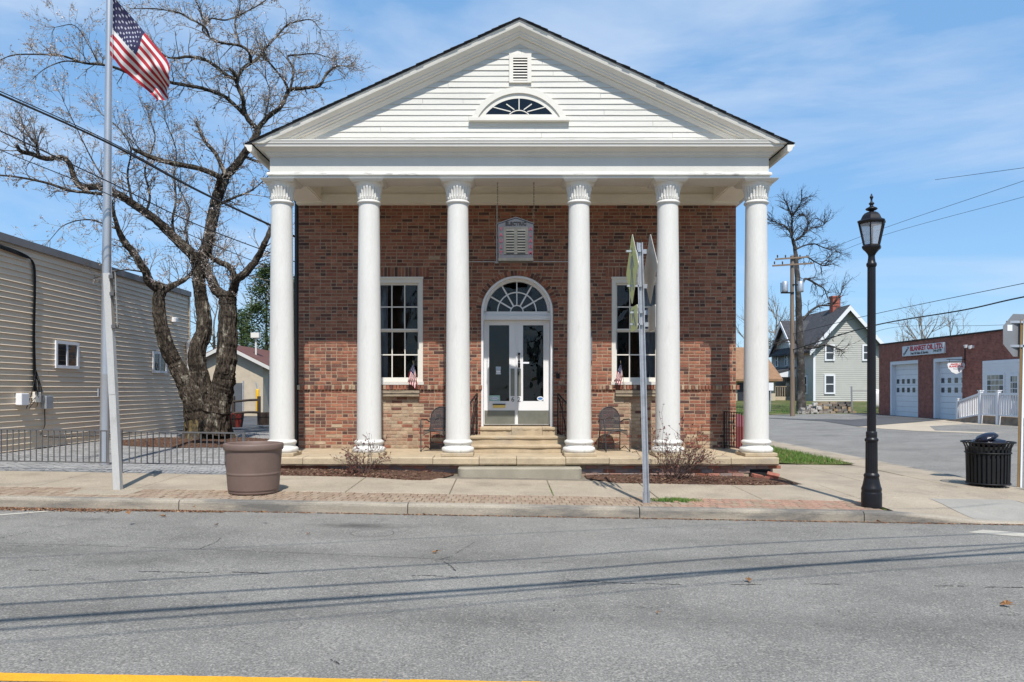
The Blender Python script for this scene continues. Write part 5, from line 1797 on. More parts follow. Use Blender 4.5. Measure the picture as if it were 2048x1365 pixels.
# ------------------------------------------------------------------ litter bin and stop sign at the corner
BX, BY = 8.12, 12.86
bz = walk_z(BX, BY)
bin_ = thing('litter_bin', 'black slatted metal litter bin with a flared rim at the corner', 'litter bin', (BX, BY, bz))
for i in range(30):
    a = 2*PI*i/30
    d = Vector((math.cos(a), math.sin(a), 0)); tn = Vector((-d.y, d.x, 0))
    mb = MB()
    pr = [(.315, .05), (.325, .55), (.335, .64), (.365, .71), (.385, .735)]
    vs = []
    for r_, z in pr:
        for s in (-.018, .018):
            vs.append(d*r_ + tn*s + Vector((0, 0, z)))
    for r_, z in pr:
        for s in (-.018, .018):
            vs.append(d*(r_-.008) + tn*s + Vector((0, 0, z)))
    fs = [(2*k, 2*k+1, 2*k+3, 2*k+2) for k in range(4)] + [(10+2*k+1, 10+2*k, 10+2*k+2, 10+2*k+3) for k in range(4)] + [(2*k, 2*k+2, 12+2*k, 10+2*k) for k in range(4)] + [(2*k+1, 11+2*k, 13+2*k, 3+2*k) for k in range(4)]
    mb.add(vs, fs).build('slat', m_iron, bin_, local=True)
for z, r_ in ((.05, .322), (.56, .333), (.735, .392)):
    MB().tube([(r_*math.cos(a), r_*math.sin(a), z) for a in lin(0, 2*PI, 36)], .013, 6, cap=False).build('hoop', m_iron, bin_, local=True)
MB().lathe([(.29, .04), (.30, .62), (.29, .66)], 30, cap=True).build('liner', m_black, bin_, local=True)
m_bag = mat('navy_bag', (0.010, 0.011, 0.022), rough=.25, var=.2, sc=6, bump=.02, bsc=9)
MB().lathe([(.02, .62), (.2, .66), (.27, .72), (.22, .77), (.1, .80), (0, .81)], 18, cap=False, fn=lambda a, r, z: r*(1+.15*math.sin(3*a+z*20))).build('bag', m_bag, bin_, local=True)
mb = MB().lathe([(.0, 0), (.1, .015), (.155, .045), (.13, .09), (.06, .12), (0, .125)], 18, cap=False)
M = Matrix.Translation((-.06, -.08, .76)) @ Euler((.1, -.35, 0)).to_matrix().to_4x4()
mb.v = [tuple(M @ Vector((p[0]*1.2, p[1], p[2]))) for p in mb.v]
mb.build('bag', m_bag, bin_, local=True)

TX, TY = 8.58, 12.75
tz = walk_z(8.4, TY)
stp = thing('stop_sign', 'back of a stop sign on a brown steel post by the litter bin', 'road sign', (TX, TY, tz))
m_rust = mat('brown_post', (0.23, 0.145, 0.06), rough=.6, var=.2, sc=5, stretch=(1, 1, .3))
pr = [(-.045, 0), (-.012, .03), (.02, .03), (.02, .034), (-.014, .034), (-.047, .003)]
MB().prism(pr, lambda p: (TX+p[0], TY+p[1], tz-.05), lambda p: (TX+.06+p[0], TY+p[1], tz+2.78)).build('post', m_rust, stp)
MB().bar((TX+.028, TY+.02, tz-.05), (TX+.088, TY+.02, tz+2.78), .03, .02).build('reflective_strip', m_paper, stp)
zc = tz + 2.52
R8 = .355/math.cos(PI/8)
oct_ = [(R8*math.cos(PI/8+PI/4*i), R8*math.sin(PI/8+PI/4*i)) for i in range(8)]
M = Matrix.Translation((TX+.05, TY+.06, zc)) @ Matrix.Rotation(R(14), 4, 'Z')
mb = MB()
vs = [M @ Vector((p[0], 0, p[1])) for p in oct_] + [M @ Vector((p[0], .003, p[1])) for p in oct_]
mb.add(vs, [tuple(range(8))], mi=0).add(vs, [tuple(range(15, 7, -1))], mi=1).add(vs, [(i, 8+i, 8+(i+1) % 8, (i+1) % 8) for i in range(8)], mi=0)
m_signgrey = mat('sign_back_grey', (0.22, 0.225, 0.235), rough=.55, var=.1, metal=.2)
mb.build('octagon', [m_signgrey, mat('stop_red', (0.45, 0.02, 0.03), rough=.5)], stp)
text_mesh('STOP', .26, M @ Matrix.Translation((0, .005, 0)) @ Matrix.Rotation(PI, 4, 'Z') @ FACE, .001, bold=.004).build('stop_lettering', m_paper, stp)
for z in (.22, -.18):
    MB().box(TX-.20, TX+.14, TY+.01, TY+.045, zc+z-.02, zc+z+.02).build('bracket', m_galv, stp)
MB().box(-.05, .05, -.002, 0, -.06, .04, M=M @ Matrix.Translation((-.22, -.002, .13))).build('label_sticker', m_paper, stp)

# ------------------------------------------------------------------ shrubs in the beds
m_twig = mat('shrub_twig', (0.10, 0.058, 0.047), rough=.9, var=.3, sc=20)
m_sleaf = mat('shrub_leaf', (0.1, 0.05, 0.04), rough=.7, var=.25, sc=30, attr=True)
def shrub(label, x, y, h, spread, nst, seed, lean_=0, nl=900):
    rg = random.Random(seed)
    z = walk_z(x, y) + .03
    t = thing('bare_shrub', label, 'shrub', (x, y, z), 0, 'half-bare shrubs in the mulch beds')
    st = MB(); tips = []
    for i in range(nst):
        a = rg.uniform(0, 2*PI)
        d = Vector((math.cos(a)*spread + lean_, math.sin(a)*spread*.6, rg.uniform(.55, 1.1)))
        branch(st, (x+rg.gauss(0, .05), y+rg.gauss(0, .04), z-.03), d, h*rg.uniform(.55, .85), .007, 0, 2, rg, .28, .02, 5, (2, 4), .55, (20, 60), tips)
    st.build('stems', m_twig, t)
    lf = MB()
    for pts, d in tips:
        for _ in range(rg.randint(1, 4)):
            p = pts[-1].lerp(pts[0], rg.random()**2)
            u_ = rvec(rg)*rg.uniform(.014, .028); v_ = rvec(rg)*rg.uniform(.009, .016)
            c = rg.choice([(.13,.036,.03),(.17,.05,.04),(.10,.04,.03),(.17,.08,.05),(.14,.045,.035)])
            lf.add([p-u_, p+v_, p+u_, p-v_], [(0,1,2,3)], c)
    lf.build('leaves', m_sleaf, t)
shrub('small sparse shrub in the mulch left of the entrance', -2.30, 12.82, .66, .85, 15, 21)
shrub('bigger reddish shrub in the mulch behind the crossing sign', 2.83, 12.72, .98, .72, 30, 22)

# ------------------------------------------------------------------ fallen leaves and gutter litter
m_leaf = mat('dry_leaf', (0.24, 0.12, 0.05), rough=.8, var=.25, sc=30, spec=.2)
def dry_leaf(u, v, s, k, label):
    D = 1.62*F/(v-780)
    x = (u-1006)*D/F
    y = D
    zz = road_z(x, y) if y < 9.98 else walk_z(x, y)
    D = (EYE-zz)*F/(v-780); x = (u-1006)*D/F
    rg = random.Random(k)
    a = rg.uniform(0, 6)
    out_ = []
    lob = [1, .55, .95, .5, .85, .45, .8, .5, .9, .5]
    mb = MB()
    vs = [(0, 0, .012)]
    for i, l in enumerate(lob):
        t = 2*PI*i/10
        r_ = l*s*rg.uniform(.8, 1.1)
        vs.append((r_*math.cos(t), r_*.75*math.sin(t), .012+rg.uniform(0, .5)*s*abs(math.sin(t))))
    M = Matrix.Translation((x, D, zz+.006)) @ Euler((rg.uniform(-.2,.3), rg.uniform(-.3,.3), a)).to_matrix().to_4x4()
    mb.add([M @ Vector(p) for p in vs], [(0, 1+i, 1+(i+1) % 10) for i in range(10)])
    mb.tube([M @ Vector((0,0,.012)), M @ Vector((-s*1.3, s*.2, .01))], .002, 4)
    mb.build('fallen_leaf', m_leaf, label=label, cat='leaf', group='dry leaves on the road')
for i, (u, v, s, lab) in enumerate(((259, 1029, .055, 'pair of curled brown leaves on the road near the left kerb, left one'), (325, 1035, .06, 'curled brown leaf on the road near the left kerb, right of a similar one'),
        (526, 1028, .05, 'flat tan leaf on the road below the brown planter'), (433, 1053, .04, 'small brown leaf on the road left of the planter'), (616, 1071, .035, 'tiny tan leaf on the road right of the planter'),
        (871, 1107, .045, 'orange leaf lying alone on the road left of centre'), (1496, 1164, .05, 'rolled brown leaf on the road between the wire shadows'), (2013, 1213, .065, 'large brown leaf on the road near the right edge'),
        (1316, 1229, .02, 'tiny leaf crumb in the middle of the road'), (1756, 1046, .05, 'tan leaf in the gutter beside the street lamp'), (847, 1031, .03, 'small leaf against the kerb near the picture centre'), (388, 1017, .03, 'small dark leaf at the kerb joint left of the planter'))):
    dry_leaf(u, v, s, i, lab)
deb = MB()
rg = random.Random(9)
for i in range(15000):
    x = -8.5 + 16.5*rg.random() if i > 10500 else -8.5 + 4.9*rg.random()**1.25
    y = 9.982 - abs(rg.gauss(0, .10 if x < -4.9 else .05 if x < -3.6 else .024))
    zz = road_z(x, y) + .004
    s = rg.uniform(.005, .019)
    M = Matrix.Translation((x, y, zz)) @ Euler((rg.uniform(-.6,.6), rg.uniform(-.6,.6), rg.uniform(0, 6))).to_matrix().to_4x4()
    c = rg.choice([(.20,.09,.045),(.28,.13,.06),(.14,.07,.045),(.33,.2,.11),(.10,.07,.05)])
    deb.add([M @ Vector(p) for p in ((-s,-s*.5,0),(s,-s*.4,0),(s*.7,s*.5,.003),(-s*.8,s*.4,.002))], [(0,1,2,3)], c)
deb.build('gutter_litter', m_sleaf, kind='stuff', label='crumbled brown leaf litter lying along the gutter', cat='leaf litter')
# ------------------------------------------------------------------ long sided building on the left
m_vinyl = mat('tan_vinyl', (0.70, 0.57, 0.42), rough=0.5, var=0.06, sc=1.0, fine=.03, spec=.5, c2=(0.57, 0.465, 0.345), c2sc=.8, c2lo=.55, c2hi=.75, stretch=(1, .3, 2))
m_wht2 = mat('white_vinyl', (0.74, 0.74, 0.75), rough=.45, var=.04)
m_coping = mat('grey_coping', (0.22, 0.205, 0.20), rough=.6, var=.15, sc=2)
LBX = -10.2
lb = thing('sided_building', 'long low building with tan horizontal vinyl siding on the left', 'building', (LBX, 18, gz(-10.4, 18)))
MB().box(-22, LBX-.03, 10.5, 24.88, 0, 4.60).build('wall', m_vinyl, lb)
z = .20; k = 0
while z < 4.5:
    cuts = [10.5] + sorted(12.0 + 2.4*q + rnd.uniform(-.9, .9) for q in rnd.sample(range(5), 2)) + [24.9]
    for ya, yb in zip(cuts[:-1], cuts[1:]):
        vs = []
        jx_ = rnd.uniform(-.0015, .0015)
        n = max(2, int((yb-ya)/.8))
        for q in range(n+1):
            y = ya + (yb-ya)*q/n + (.002 if q == 0 else -.002 if q == n else 0)
            o = jx_ + rnd.uniform(-.0012, .0012); oz = rnd.uniform(-.0015, .0015)
            vs += [(LBX-.031, y, z), (LBX+.020+o, y, z-.001+oz), (LBX+.021+o, y, z+.006+oz), (LBX+.003+o, y, z+.030+oz), (LBX-.004+o, y, z+.121), (LBX-.031, y, z+.122)]
        MB().add(vs, [(q*6+i, q*6+(i+1) % 6, (q+1)*6+(i+1) % 6, (q+1)*6+i) for q in range(n) for i in range(6)] + [(0,5,4,3,2,1), tuple(n*6+i for i in range(6))]).build('siding_board', m_vinyl, lb)
    z += .1215
MB().box(-22.1, LBX+.06, 10.4, 25.0, 4.50, 4.66).build('roof_edge', m_coping, lb)
MB().box(LBX-.03, LBX+.035, 24.9, 24.98, .18, 4.5).build('corner_trim', m_vinyl, lb)
for y0, y1 in ((17.45, 18.40), (22.3, 23.22)):
    w_ = thing('window', None, None); w_.parent = lb; w_.location = -wloc(lb)
    z0, z1 = 1.97, 2.60
    xo = LBX + .05
    f = MB().box(LBX, xo, y0, y0+.07, z0, z1).box(LBX, xo, y1-.07, y1, z0, z1).box(LBX, xo, y0+.07, y1-.07, z1-.07, z1).box(LBX, xo, y0+.07, y1-.07, z0, z0+.07)
    f.box(LBX, xo-.012, (y0+y1)/2-.03, (y0+y1)/2+.03, z0+.07, z1-.07)
    f.build('frame', m_wht2, w_)
    ym_ = (y0+y1)/2
    for a, b in ((y0+.07, ym_-.03), (ym_+.03, y1-.07)):
        MB().add([(LBX+.024, a, z0+.07), (LBX+.024, b, z0+.07), (LBX+.024, b, z1-.07), (LBX+.024, a, z1-.07)], [(0,1,2,3)]).build('pane', m_glass, w_)
        MB().add([(LBX+.0165, a, z0+.07), (LBX+.0165, b, z0+.07), (LBX+.0165, b, z1-.07), (LBX+.0165, a, z1-.07)], [(0,1,2,3)]).build('blind', MATS['notice_box_grey'], w_)
cb = MB()
rg = random.Random(3)
for i in range(4):
    o = i*.022
    pts = [(LBX+.05, 15.0, 4.42-o), (LBX+.05, 16.2, 4.36-o), (LBX+.05, 16.55+o, 4.22), (LBX+.045, 16.62+o, 3.7), (LBX+.04, 16.6+o, 2.6), (LBX+.045, 16.62+o*1.4, 1.45)]
    cb.tube(catmull(pts, 5), .011, 5)
for i in range(9):
    pts = [(LBX+.05, 16.62+rg.uniform(-.05,.08), 1.9), (LBX+.07+rg.uniform(0,.05), 16.6+rg.uniform(-.2,.3), 1.45), (LBX+.05, 16.6+rg.uniform(-.35,.45), 1.1+rg.uniform(-.1,.25))]
    cb.tube(catmull(pts, 4), .008, 4)
cb.tube(catmull([(LBX+.05, 17.0, 1.2), (LBX+.05, 17.02, .7), (LBX+.06, 16.95, .45), (LBX+.05, 18.5, .35), (LBX+.05, 21, .3)], 4), .01, 5)
cb.build('cable_bundle', m_iron, lb)
MB().cbox(LBX, LBX+.14, 16.05, 16.32, 1.15, 1.40, .012).build('meter_box', m_wht2, lb)
MB().cbox(LBX, LBX+.12, 16.95, 17.22, 1.05, 1.34, .01).build('grey_box', m_galv, lb)
MB().cbox(LBX, LBX+.10, 16.62, 16.80, 1.2, 1.42, .01).build('junction_box', MATS['cream_trim'], lb)
MB().tube(catmull([(LBX+.10, 24.75, 1.1), (LBX+.10, 24.75, 2.6), (LBX+.10, 24.7, 2.95), (LBX+.25, 24.65, 3.05), (LBX+.34, 24.6, 2.92)], 4), .09, 10).build('vent_pipe', m_wht2, lb)
MB().cbox(LBX, LBX+.15, 23.6, 23.8, 3.55, 3.70, .02).build('flood_light', m_wht2, lb)

# ------------------------------------------------------------------ the old cherry tree
m_bark = mat('old_bark', (0.055, 0.044, 0.034), rough=0.95, var=0.8, sc=14, fine=.6, fsc=40, bump=.045, bsc=30, c2=(0.22, 0.20, 0.16), c2sc=6.0, c2lo=.55, c2hi=.66, spec=.12, stretch=(1, 1, .35))
m_twigs = mat('tree_twig', (0.17, 0.14, 0.115), rough=.95, var=.3, sc=10, c2=(0.34, 0.31, 0.27), c2sc=5, c2lo=.45, c2hi=.6, spec=.1)
m_bloss = mat('blossom', (.6, .5, .5), rough=.8, var=.1, attr=True)
m_lichen = mat('yellow_lichen_bark', (0.062, 0.050, 0.038), rough=.95, var=.5, sc=9, fine=.4, fsc=40, bump=.05, bsc=28, c2=(0.22, 0.16, 0.045), c2sc=2.6, c2lo=.52, c2hi=.68, stretch=(1.6, 1.6, .5))
TD = 20.5
tree = thing('cherry_tree', 'big old bare-limbed tree with three stems, budding twigs, beside the sided building', 'tree', W(412, 882, TD))
trg = random.Random(31)
PXM = TD/F
def limb(px, wd, dep0=0.0, dep1=0.0, n=6, sides=12):
    """px: photo trace; wd: widths in photo pixels at each trace point; dep: depth offset at both ends"""
    m = len(px)
    P = []
    for i, (u, v) in enumerate(px):
        t = i/(m-1)
        D = TD + dep0 + (dep1-dep0)*t + trg.uniform(-.12, .12)*(0 < i < m-1)
        P.append(W(u, v, D))
    C = catmull(P, n)
    rr = []
    for k in range(len(C)):
        t = k/(len(C)-1)*(len(wd)-1); i = min(len(wd)-2, int(t)); f = t-i
        rr.append((wd[i]*(1-f)+wd[i+1]*f)*PXM/2*.92*(1+.10*noise.noise(Vector((k*.55, wd[0], 7)))))
    C = [c + rvec(trg)*r_*(.10 if wd[0] < 25 else .03) for c, r_ in zip(C, rr)]
    return C, rr
trunk = MB(); twigs = MB(); tips = []
limbs = []
# stems
stemL = [(402, 868), (389, 812), (373, 770), (352, 732), (332, 690), (321, 645), (317, 600), (324, 578)]
stemM = [(412, 872), (406, 815), (400, 762), (394, 708), (408, 658), (404, 608), (398, 566), (400, 528)]
stemR = [(424, 868), (436, 812), (447, 768), (452, 730), (455, 672), (456, 612), (455, 590)]
defs = [
 (stemL, [60, 48, 38, 33, 30, 28, 25, 22], -.25, -.5), (stemM, [70, 54, 42, 36, 33, 29, 27, 26], 0, .1), (stemR, [66, 54, 46, 42, 40, 37, 34], -.35, -.2),
 ([(324, 578), (300, 566), (291, 545), (271, 512), (249, 485), (237, 460), (228, 428), (222, 400), (214, 372)], [22, 19, 17, 15, 14, 10, 7, 5, 3], -.5, -1.6),
 ([(322, 585), (342, 573), (366, 562), (384, 545), (392, 520)], [16, 13, 10, 8, 6], -.5, .6),
 ([(400, 530), (378, 503), (348, 475), (320, 448), (292, 426), (265, 408), (246, 394), (228, 384), (197, 374), (165, 375), (149, 357), (139, 328), (123, 315), (92, 318), (65, 309), (42, 303), (34, 292)], [26, 22, 20, 18, 17, 16, 15, 13, 12, 13, 11, 10, 9, 9, 9, 8, 6], .1, -2.2),
 ([(60, 308), (50, 292), (47, 262)], [6, 4, 1.5], -2.1, -2.2), ([(78, 314), (74, 300), (73, 288)], [6, 5, 4], -2.0, -2.0),
 ([(400, 530), (415, 488), (421, 458), (430, 412), (441, 378), (452, 352), (468, 336), (486, 312), (505, 284), (517, 262)], [27, 24, 23, 25, 24, 20, 19, 17, 15, 13], .1, 1.0),
 ([(517, 262), (497, 240), (488, 220), (486, 197), (475, 172), (469, 148), (459, 136)], [12, 11, 10, 9, 9, 8, 6], 1.0, .2),
 ([(474, 168), (478, 150), (490, 134), (500, 128), (516, 117), (529, 99), (543, 84), (556, 70), (572, 52), (590, 45), (622, 40), (640, 58)], [8, 8, 8, 7, 7, 6, 5, 4.5, 4, 3, 2.5, 1.5], .5, 1.8),
 ([(502, 125), (498, 105), (480, 92), (443, 86), (421, 77), (410, 55), (378, 37), (354, 25), (308, 18), (262, 18)], [7, 6.5, 6, 5.5, 5, 4.5, 4, 3.2, 2.4, 1.4], .5, -1.2),
 ([(421, 77), (405, 60), (420, 38), (455, 40), (500, 20), (530, 2), (560, -25)], [5, 4, 3.6, 3.4, 3, 2.5, 2], .0, 1.2),
 ([(410, 55), (400, 20), (385, -8), (360, -40)], [4, 3.5, 3, 2], 0, -.4), ([(480, 92), (470, 50), (480, 10), (470, -40)], [5, 4, 3, 2], .3, .8),
 ([(470, 158), (455, 152), (431, 133), (406, 118), (375, 114), (352, 117), (330, 112), (306, 84)], [9, 8, 7, 6.5, 6, 5, 3, 1.5], .3, -1.0),
 ([(489, 230), (455, 198), (431, 186), (400, 176), (354, 168), (317, 160), (271, 151), (228, 135), (197, 129), (166, 126), (123, 112), (68, 109), (25, 111), (0, 121)], [9, 8.5, 8, 7.5, 7, 6.5, 6, 5.5, 5, 4.5, 3.8, 3, 2.2, 1.5], .9, -2.4),
 ([(166, 126), (130, 123), (95, 135), (72, 152)], [3, 2.6, 2, 1.3], -1.6, -2.2), ([(197, 129), (180, 95), (150, 52), (110, 55)], [3, 2.4, 1.8, 1.2], -1.5, -1.9),
 ([(511, 264), (535, 235), (563, 212), (578, 182), (600, 178), (622, 175), (640, 171), (651, 151), (664, 138), (678, 132), (691, 133)], [12, 11, 10, 9, 8.5, 8, 7.5, 6, 5, 4, 2.5], 1.0, 2.2),
 ([(578, 182), (569, 163), (555, 145), (545, 133), (536, 123)], [6, 6, 5.5, 5, 4.5], 1.4, 1.2), ([(581, 178), (587, 140), (575, 114), (600, 110), (630, 108), (662, 117)], [6, 5.5, 5, 3.5, 2.6, 1.5], 1.5, 2.0),
 ([(560, 214), (548, 222), (530, 235), (540, 190), (533, 160)], [4, 3.5, 3, 2.5, 2], 1.2, .8),
 ([(437, 372), (437, 354), (400, 338), (354, 329), (308, 317), (280, 305), (265, 298)], [13, 12, 11, 10.5, 10, 8, 5], .3, -1.4),
 ([(452, 352), (431, 308), (412, 286), (400, 262), (391, 243)], [10, 9, 8, 7, 6], .3, .2),
 ([(246, 394), (200, 388), (172, 385), (138, 381), (92, 366), (31, 354), (-20, 350)], [8, 7, 6, 5.5, 5, 4, 3], -1.2, -2.8),
 ([(455, 598), (431, 578), (419, 552), (404, 522)], [24, 22, 19, 15], -.2, .3),
 ([(457, 596), (468, 578), (473, 560), (492, 546), (516, 515), (529, 488), (542, 458), (556, 430), (572, 398)], [24, 19, 16, 16, 14, 12, 9, 6, 4], -.2, -.9),
 ([(472, 560), (460, 535), (440, 525), (424, 516), (414, 498)], [14, 13, 12, 10, 9], -.3, .3),
 ([(430, 412), (470, 395), (505, 380), (545, 345)], [8, 6, 4, 2], .4, 1.5), ([(486, 312), (510, 322), (535, 326)], [7, 6, 5], .9, 1.4),
 ([(348, 475), (345, 440), (352, 400), (348, 350), (352, 300), (330, 240)], [8, 6, 5, 4, 3, 2], 0, .8), ([(292, 426), (300, 390), (290, 340), (310, 280), (300, 240)], [6, 5, 4, 3, 2], -.6, -.2),
 ([(265, 408), (255, 350), (262, 300), (240, 260), (205, 230)], [6, 4.5, 3.5, 2.5, 1.5], -.8, -1.4), ([(378, 503), (372, 460), (378, 420), (360, 380)], [7, 5, 4, 3], .2, 1.0),
 ([(228, 384), (190, 330), (150, 250), (128, 205)], [4, 3, 2, 1.2], -1.2, -1.8), ([(237, 460), (180, 440), (130, 450), (100, 480)], [4, 3, 2, 1.2], -1.2, -1.9), ([(291, 545), (250, 540), (215, 548), (180, 560)], [4, 3, 2, 1.3], -.9, -1.4),
]
for px, wd, d0, d1 in defs:
    C, rr = limb(px, wd, d0, d1, 10 if wd[0] > 25 else 6)
    limbs.append((C, rr, px, wd))
    big = wd[0] > 12
    if big:
        ph = trg.uniform(0, 50)
        def furrow(a, k, ph=ph, q=1 if wd[0] > 25 else .7):
            c_, s_ = math.cos(a), math.sin(a)
            lump = .10*noise.noise(Vector((c_*1.2+ph, s_*1.2, k*.22)))
            ridge = abs(noise.noise(Vector((c_*4.5+ph, s_*4.5, k*.16))))
            fine_ = noise.noise(Vector((c_*9+ph, s_*9, k*.5)))
            return 1.03 + lump - .16*q*(1-min(1, ridge*3.2)) + .035*fine_
        trunk.tube(C, rr, 40 if wd[0] > 25 else 22, rfn=furrow, smooth=False)
    else:
        trunk.tube(C, rr, 6, rj=.04, rng=trg)
# root flare
base = MB()
bp = W(412, 882, TD)
prof = [(.95, -.15), (.76, .02), (.65, .12), (.575, .30), (.545, .55), (.52, .80), (.46, 1.0), (.28, 1.15)]
base.lathe(prof, 40, (bp.x, bp.y, bp.z), fn=lambda a, r_, z: r_*(1 + .13*math.sin(3*a+.6+z*.6) + .07*math.sin(7*a+z*2) + .03*noise.noise(Vector((a*3, z*3, 1)))), cap=False)
base.build('root_flare', m_lichen, tree)
# twigs along the limbs
for C, rr, px, wd in limbs:
    L = sum((C[i+1]-C[i]).length for i in range(len(C)-1))
    thick = wd[0] > 30
    if thick: continue
    step = .105
    acc = trg.uniform(0, step)
    for i in range(2, len(C)-1):
        seg_ = (C[i+1]-C[i]); acc += seg_.length
        while acc > step:
            acc -= step*trg.uniform(.6, 1.5)
            d = seg_.normalized()
            ax = d.cross(rvec(trg))
            if ax.length < .01: continue
            nd = Matrix.Rotation(R(trg.uniform(35, 85)), 3, ax.normalized()) @ d
            nd.z += .30
            big = rr[i] > .045
            ln = trg.uniform(.25, .95) if big else trg.uniform(.22, .70)
            branch(twigs, C[i], nd, ln, min(.015, rr[i]*.5), 0, 2, trg, .24, .05, 4, (2, 5), .58, (25, 70), tips)
    # the end of each limb breaks up into a spray
    if wd[-1] < 5:
        for _ in range(7):
            d = (C[-1]-C[-4]).normalized() + rvec(trg)*.6
            branch(twigs, C[-1], d, trg.uniform(.35, .8), max(.006, rr[-1]*.8), 0, 2, trg, .28, .03, 5, (2, 4), .6, (20, 55), tips)
trunk.build('trunk_and_limbs', m_bark, tree)
twigs.build('twigs', m_twigs, tree)
bl = MB()
for pts, d in tips:
    for _ in range(trg.randint(1, 6)):
        p = pts[-1].lerp(pts[0], trg.random()) + rvec(trg)*.012
        a = rvec(trg)*trg.uniform(.011, .024); b = rvec(trg)*trg.uniform(.009, .020)
        low = p.z < 4.6
        c = trg.choice([(.62,.52,.52),(.70,.62,.62),(.36,.28,.24),(.42,.34,.26)] if low or trg.random() < .4 else [(.36,.30,.24),(.45,.38,.31),(.26,.21,.17),(.58,.51,.47)])
        bl.add([p-a, p+b, p+a, p-b], [(0,1,2,3)], c)
bl.build('buds', m_bloss, tree)

# ------------------------------------------------------------------ things behind the court
m_block = mat('tan_block', (0.50, 0.42, 0.31), rough=.9, var=.12, sc=3, fine=.1)
m_rroof = mat('red_brown_roof', (0.13, 0.055, 0.045), rough=.9, var=.25, sc=6)
gy0 = 40.0; gx0, gx1 = -16.2, -12.5; gpx = (gx0+gx1)/2
gg = gz(-12, 40)
gar = thing('block_garage', 'tan block garage with red-brown gable roof behind the tree', 'garage', (gpx, gy0, gg))
zE, zP = 2.80, 3.72
MB().prism([(gx0, gg-.1), (gx1, gg-.1), (gx1, zE), (gpx, zP), (gx0, zE)], lambda p: (p[0], gy0, p[1]), lambda p: (p[0], gy0+9, p[1])).build('wall', m_block, gar)
for s in (-1, 1):
    e = gpx + s*((gx1-gx0)/2+.45); ze = zE - .45*(zP-zE)/((gx1-gx0)/2)
    MB().prism([(gpx, zP+.02), (e, ze+.02), (e, ze+.14), (gpx, zP+.16)], lambda p: (p[0], gy0-.35, p[1]), lambda p: (p[0], gy0+9.3, p[1])).build('roof', m_rroof, gar)
    MB().prism([(gpx, zP-.08), (e, ze-.08), (e, ze+.10), (gpx, zP+.10)], lambda p: (p[0], gy0-.40, p[1]), lambda p: (p[0], gy0-.352, p[1])).build('rake_board', m_white, gar)
MB().box(gx1+.001, gx1+.05, gy0+1.0, gy0+3.4, gg, 2.3).build('door', m_galv, gar)
MB().tube([(gpx+1.0, gy0+1.5, 3.3), (gpx+1.0, gy0+1.5, 4.3)], .05, 8).box(gpx+.78, gpx+1.22, gy0+1.3, gy0+1.7, 4.28, 4.55).build('roof_vent', MATS['cream_trim'], gar)
m_gate = mat('slate_slats', (0.10, 0.105, 0.115), rough=.7, var=.15)
gt = thing('bin_gate', 'dark grey enclosure gate in front of the garage', 'gate', (-13.4, 37.5, gg))
for i in range(2):
    x = -13.95 + i*.62
    MB().box(x, x+.58, 37.5, 37.56, gg+.05, gg+1.62).build('gate_leaf', m_gate, gt)
for x in (-14.02, -13.36, -12.70):
    MB().box(x, x+.05, 37.47, 37.52, gg, gg+1.72).build('gate_post', m_galv, gt)
bo = thing('bollard', 'bright yellow bollard standing before the garage', 'bollard', W(515, 828, 38.0))
p = W(515, 828, 38.0)
m_byel = mat('bollard_yellow', (0.72, 0.40, 0.01), rough=.5, var=.08)
MB().lathe([(.085, 0), (.085, 1.16), (.07, 1.21), (.0, 1.24)], 16, p).build('post', m_byel, bo)
MB().bar(p+Vector((0, -.02, 1.2)), p+Vector((-.08, -.02, 1.55)), .04).build('rod', m_galv, bo)
sf = thing('split_rail_fence', 'dark weathered split-rail fence beyond the tree', 'fence', W(470, 840, 29))
A_ = W(440, 836, 30); Bq = W(467, 838, 29.2); Cq = W(518, 838, 28.6)
m_rail = mat('dark_rail', (0.055, 0.042, 0.034), rough=.9, var=.3, sc=5)
for p in (A_, Bq, Cq):
    MB().bar((p.x, p.y, gg-.02), (p.x, p.y, gg+1.05), .10, .11).build('fence_post', m_rail, sf)
for a, b in ((A_, Bq), (Bq, Cq)):
    for z0, z1 in ((.84, .92), (.40, .45)):
        MB().tube([(a.x, a.y-.03, gg+z0), ((a.x+b.x)/2, a.y-.04, gg+(z0+z1)/2+.015), (b.x, b.y-.03, gg+z1)], .05, 6).build('fence_rail', m_rail, sf)
m_barrel = mat('barrel_stave', (0.07, 0.05, 0.04), rough=.9, var=.3, sc=5)
m_redb = mat('old_red_paint', (0.34, 0.055, 0.04), rough=.8, var=.25, sc=9)
for k, (u, v, m_, lab) in enumerate(((470, 856, m_redb, 'half-barrel planter with peeling red paint beside the trunk'), (531, 847, m_barrel, 'brown half-barrel planter near the yellow bollard'))):
    p = W(u, v, 26.5 if k == 0 else 28.2); p.z = gg
    t = thing('barrel_planter', lab, 'planter', p, 0, 'half-barrel planters')
    for i in range(16):
        a0, a1 = 2*PI*i/16, 2*PI*(i+.92)/16
        vs = []
        h = .46 + (.0 if k else trg.uniform(-.02, .02))
        for z, r_ in ((0, .24), (.22, .275), (h, .30)):
            for a in (a0, a1): vs.append((p.x+r_*math.cos(a), p.y+r_*math.sin(a), p.z+z))
        mm_ = m_ if (k == 1 or i % 3) else m_barrel
        MB().add(vs, [(0,1,3,2), (2,3,5,4)]).build('stave', mm_, t)
    MB().lathe([(0, .4), (.29, .4)], 16, p, cap=False).build('soil', m_mulch, t)
    MB().tube([(p.x+.285*math.cos(a), p.y+.285*math.sin(a), p.z+.3) for a in lin(0, 2*PI, 16)], .014, 4, cap=False).build('hoop', m_iron, t)
rgf = thing('red_board_fence', 'red-brown board fence glimpsed between the hall and its left column', 'fence', (-6.6, 25, gz(-6.6, 25)))
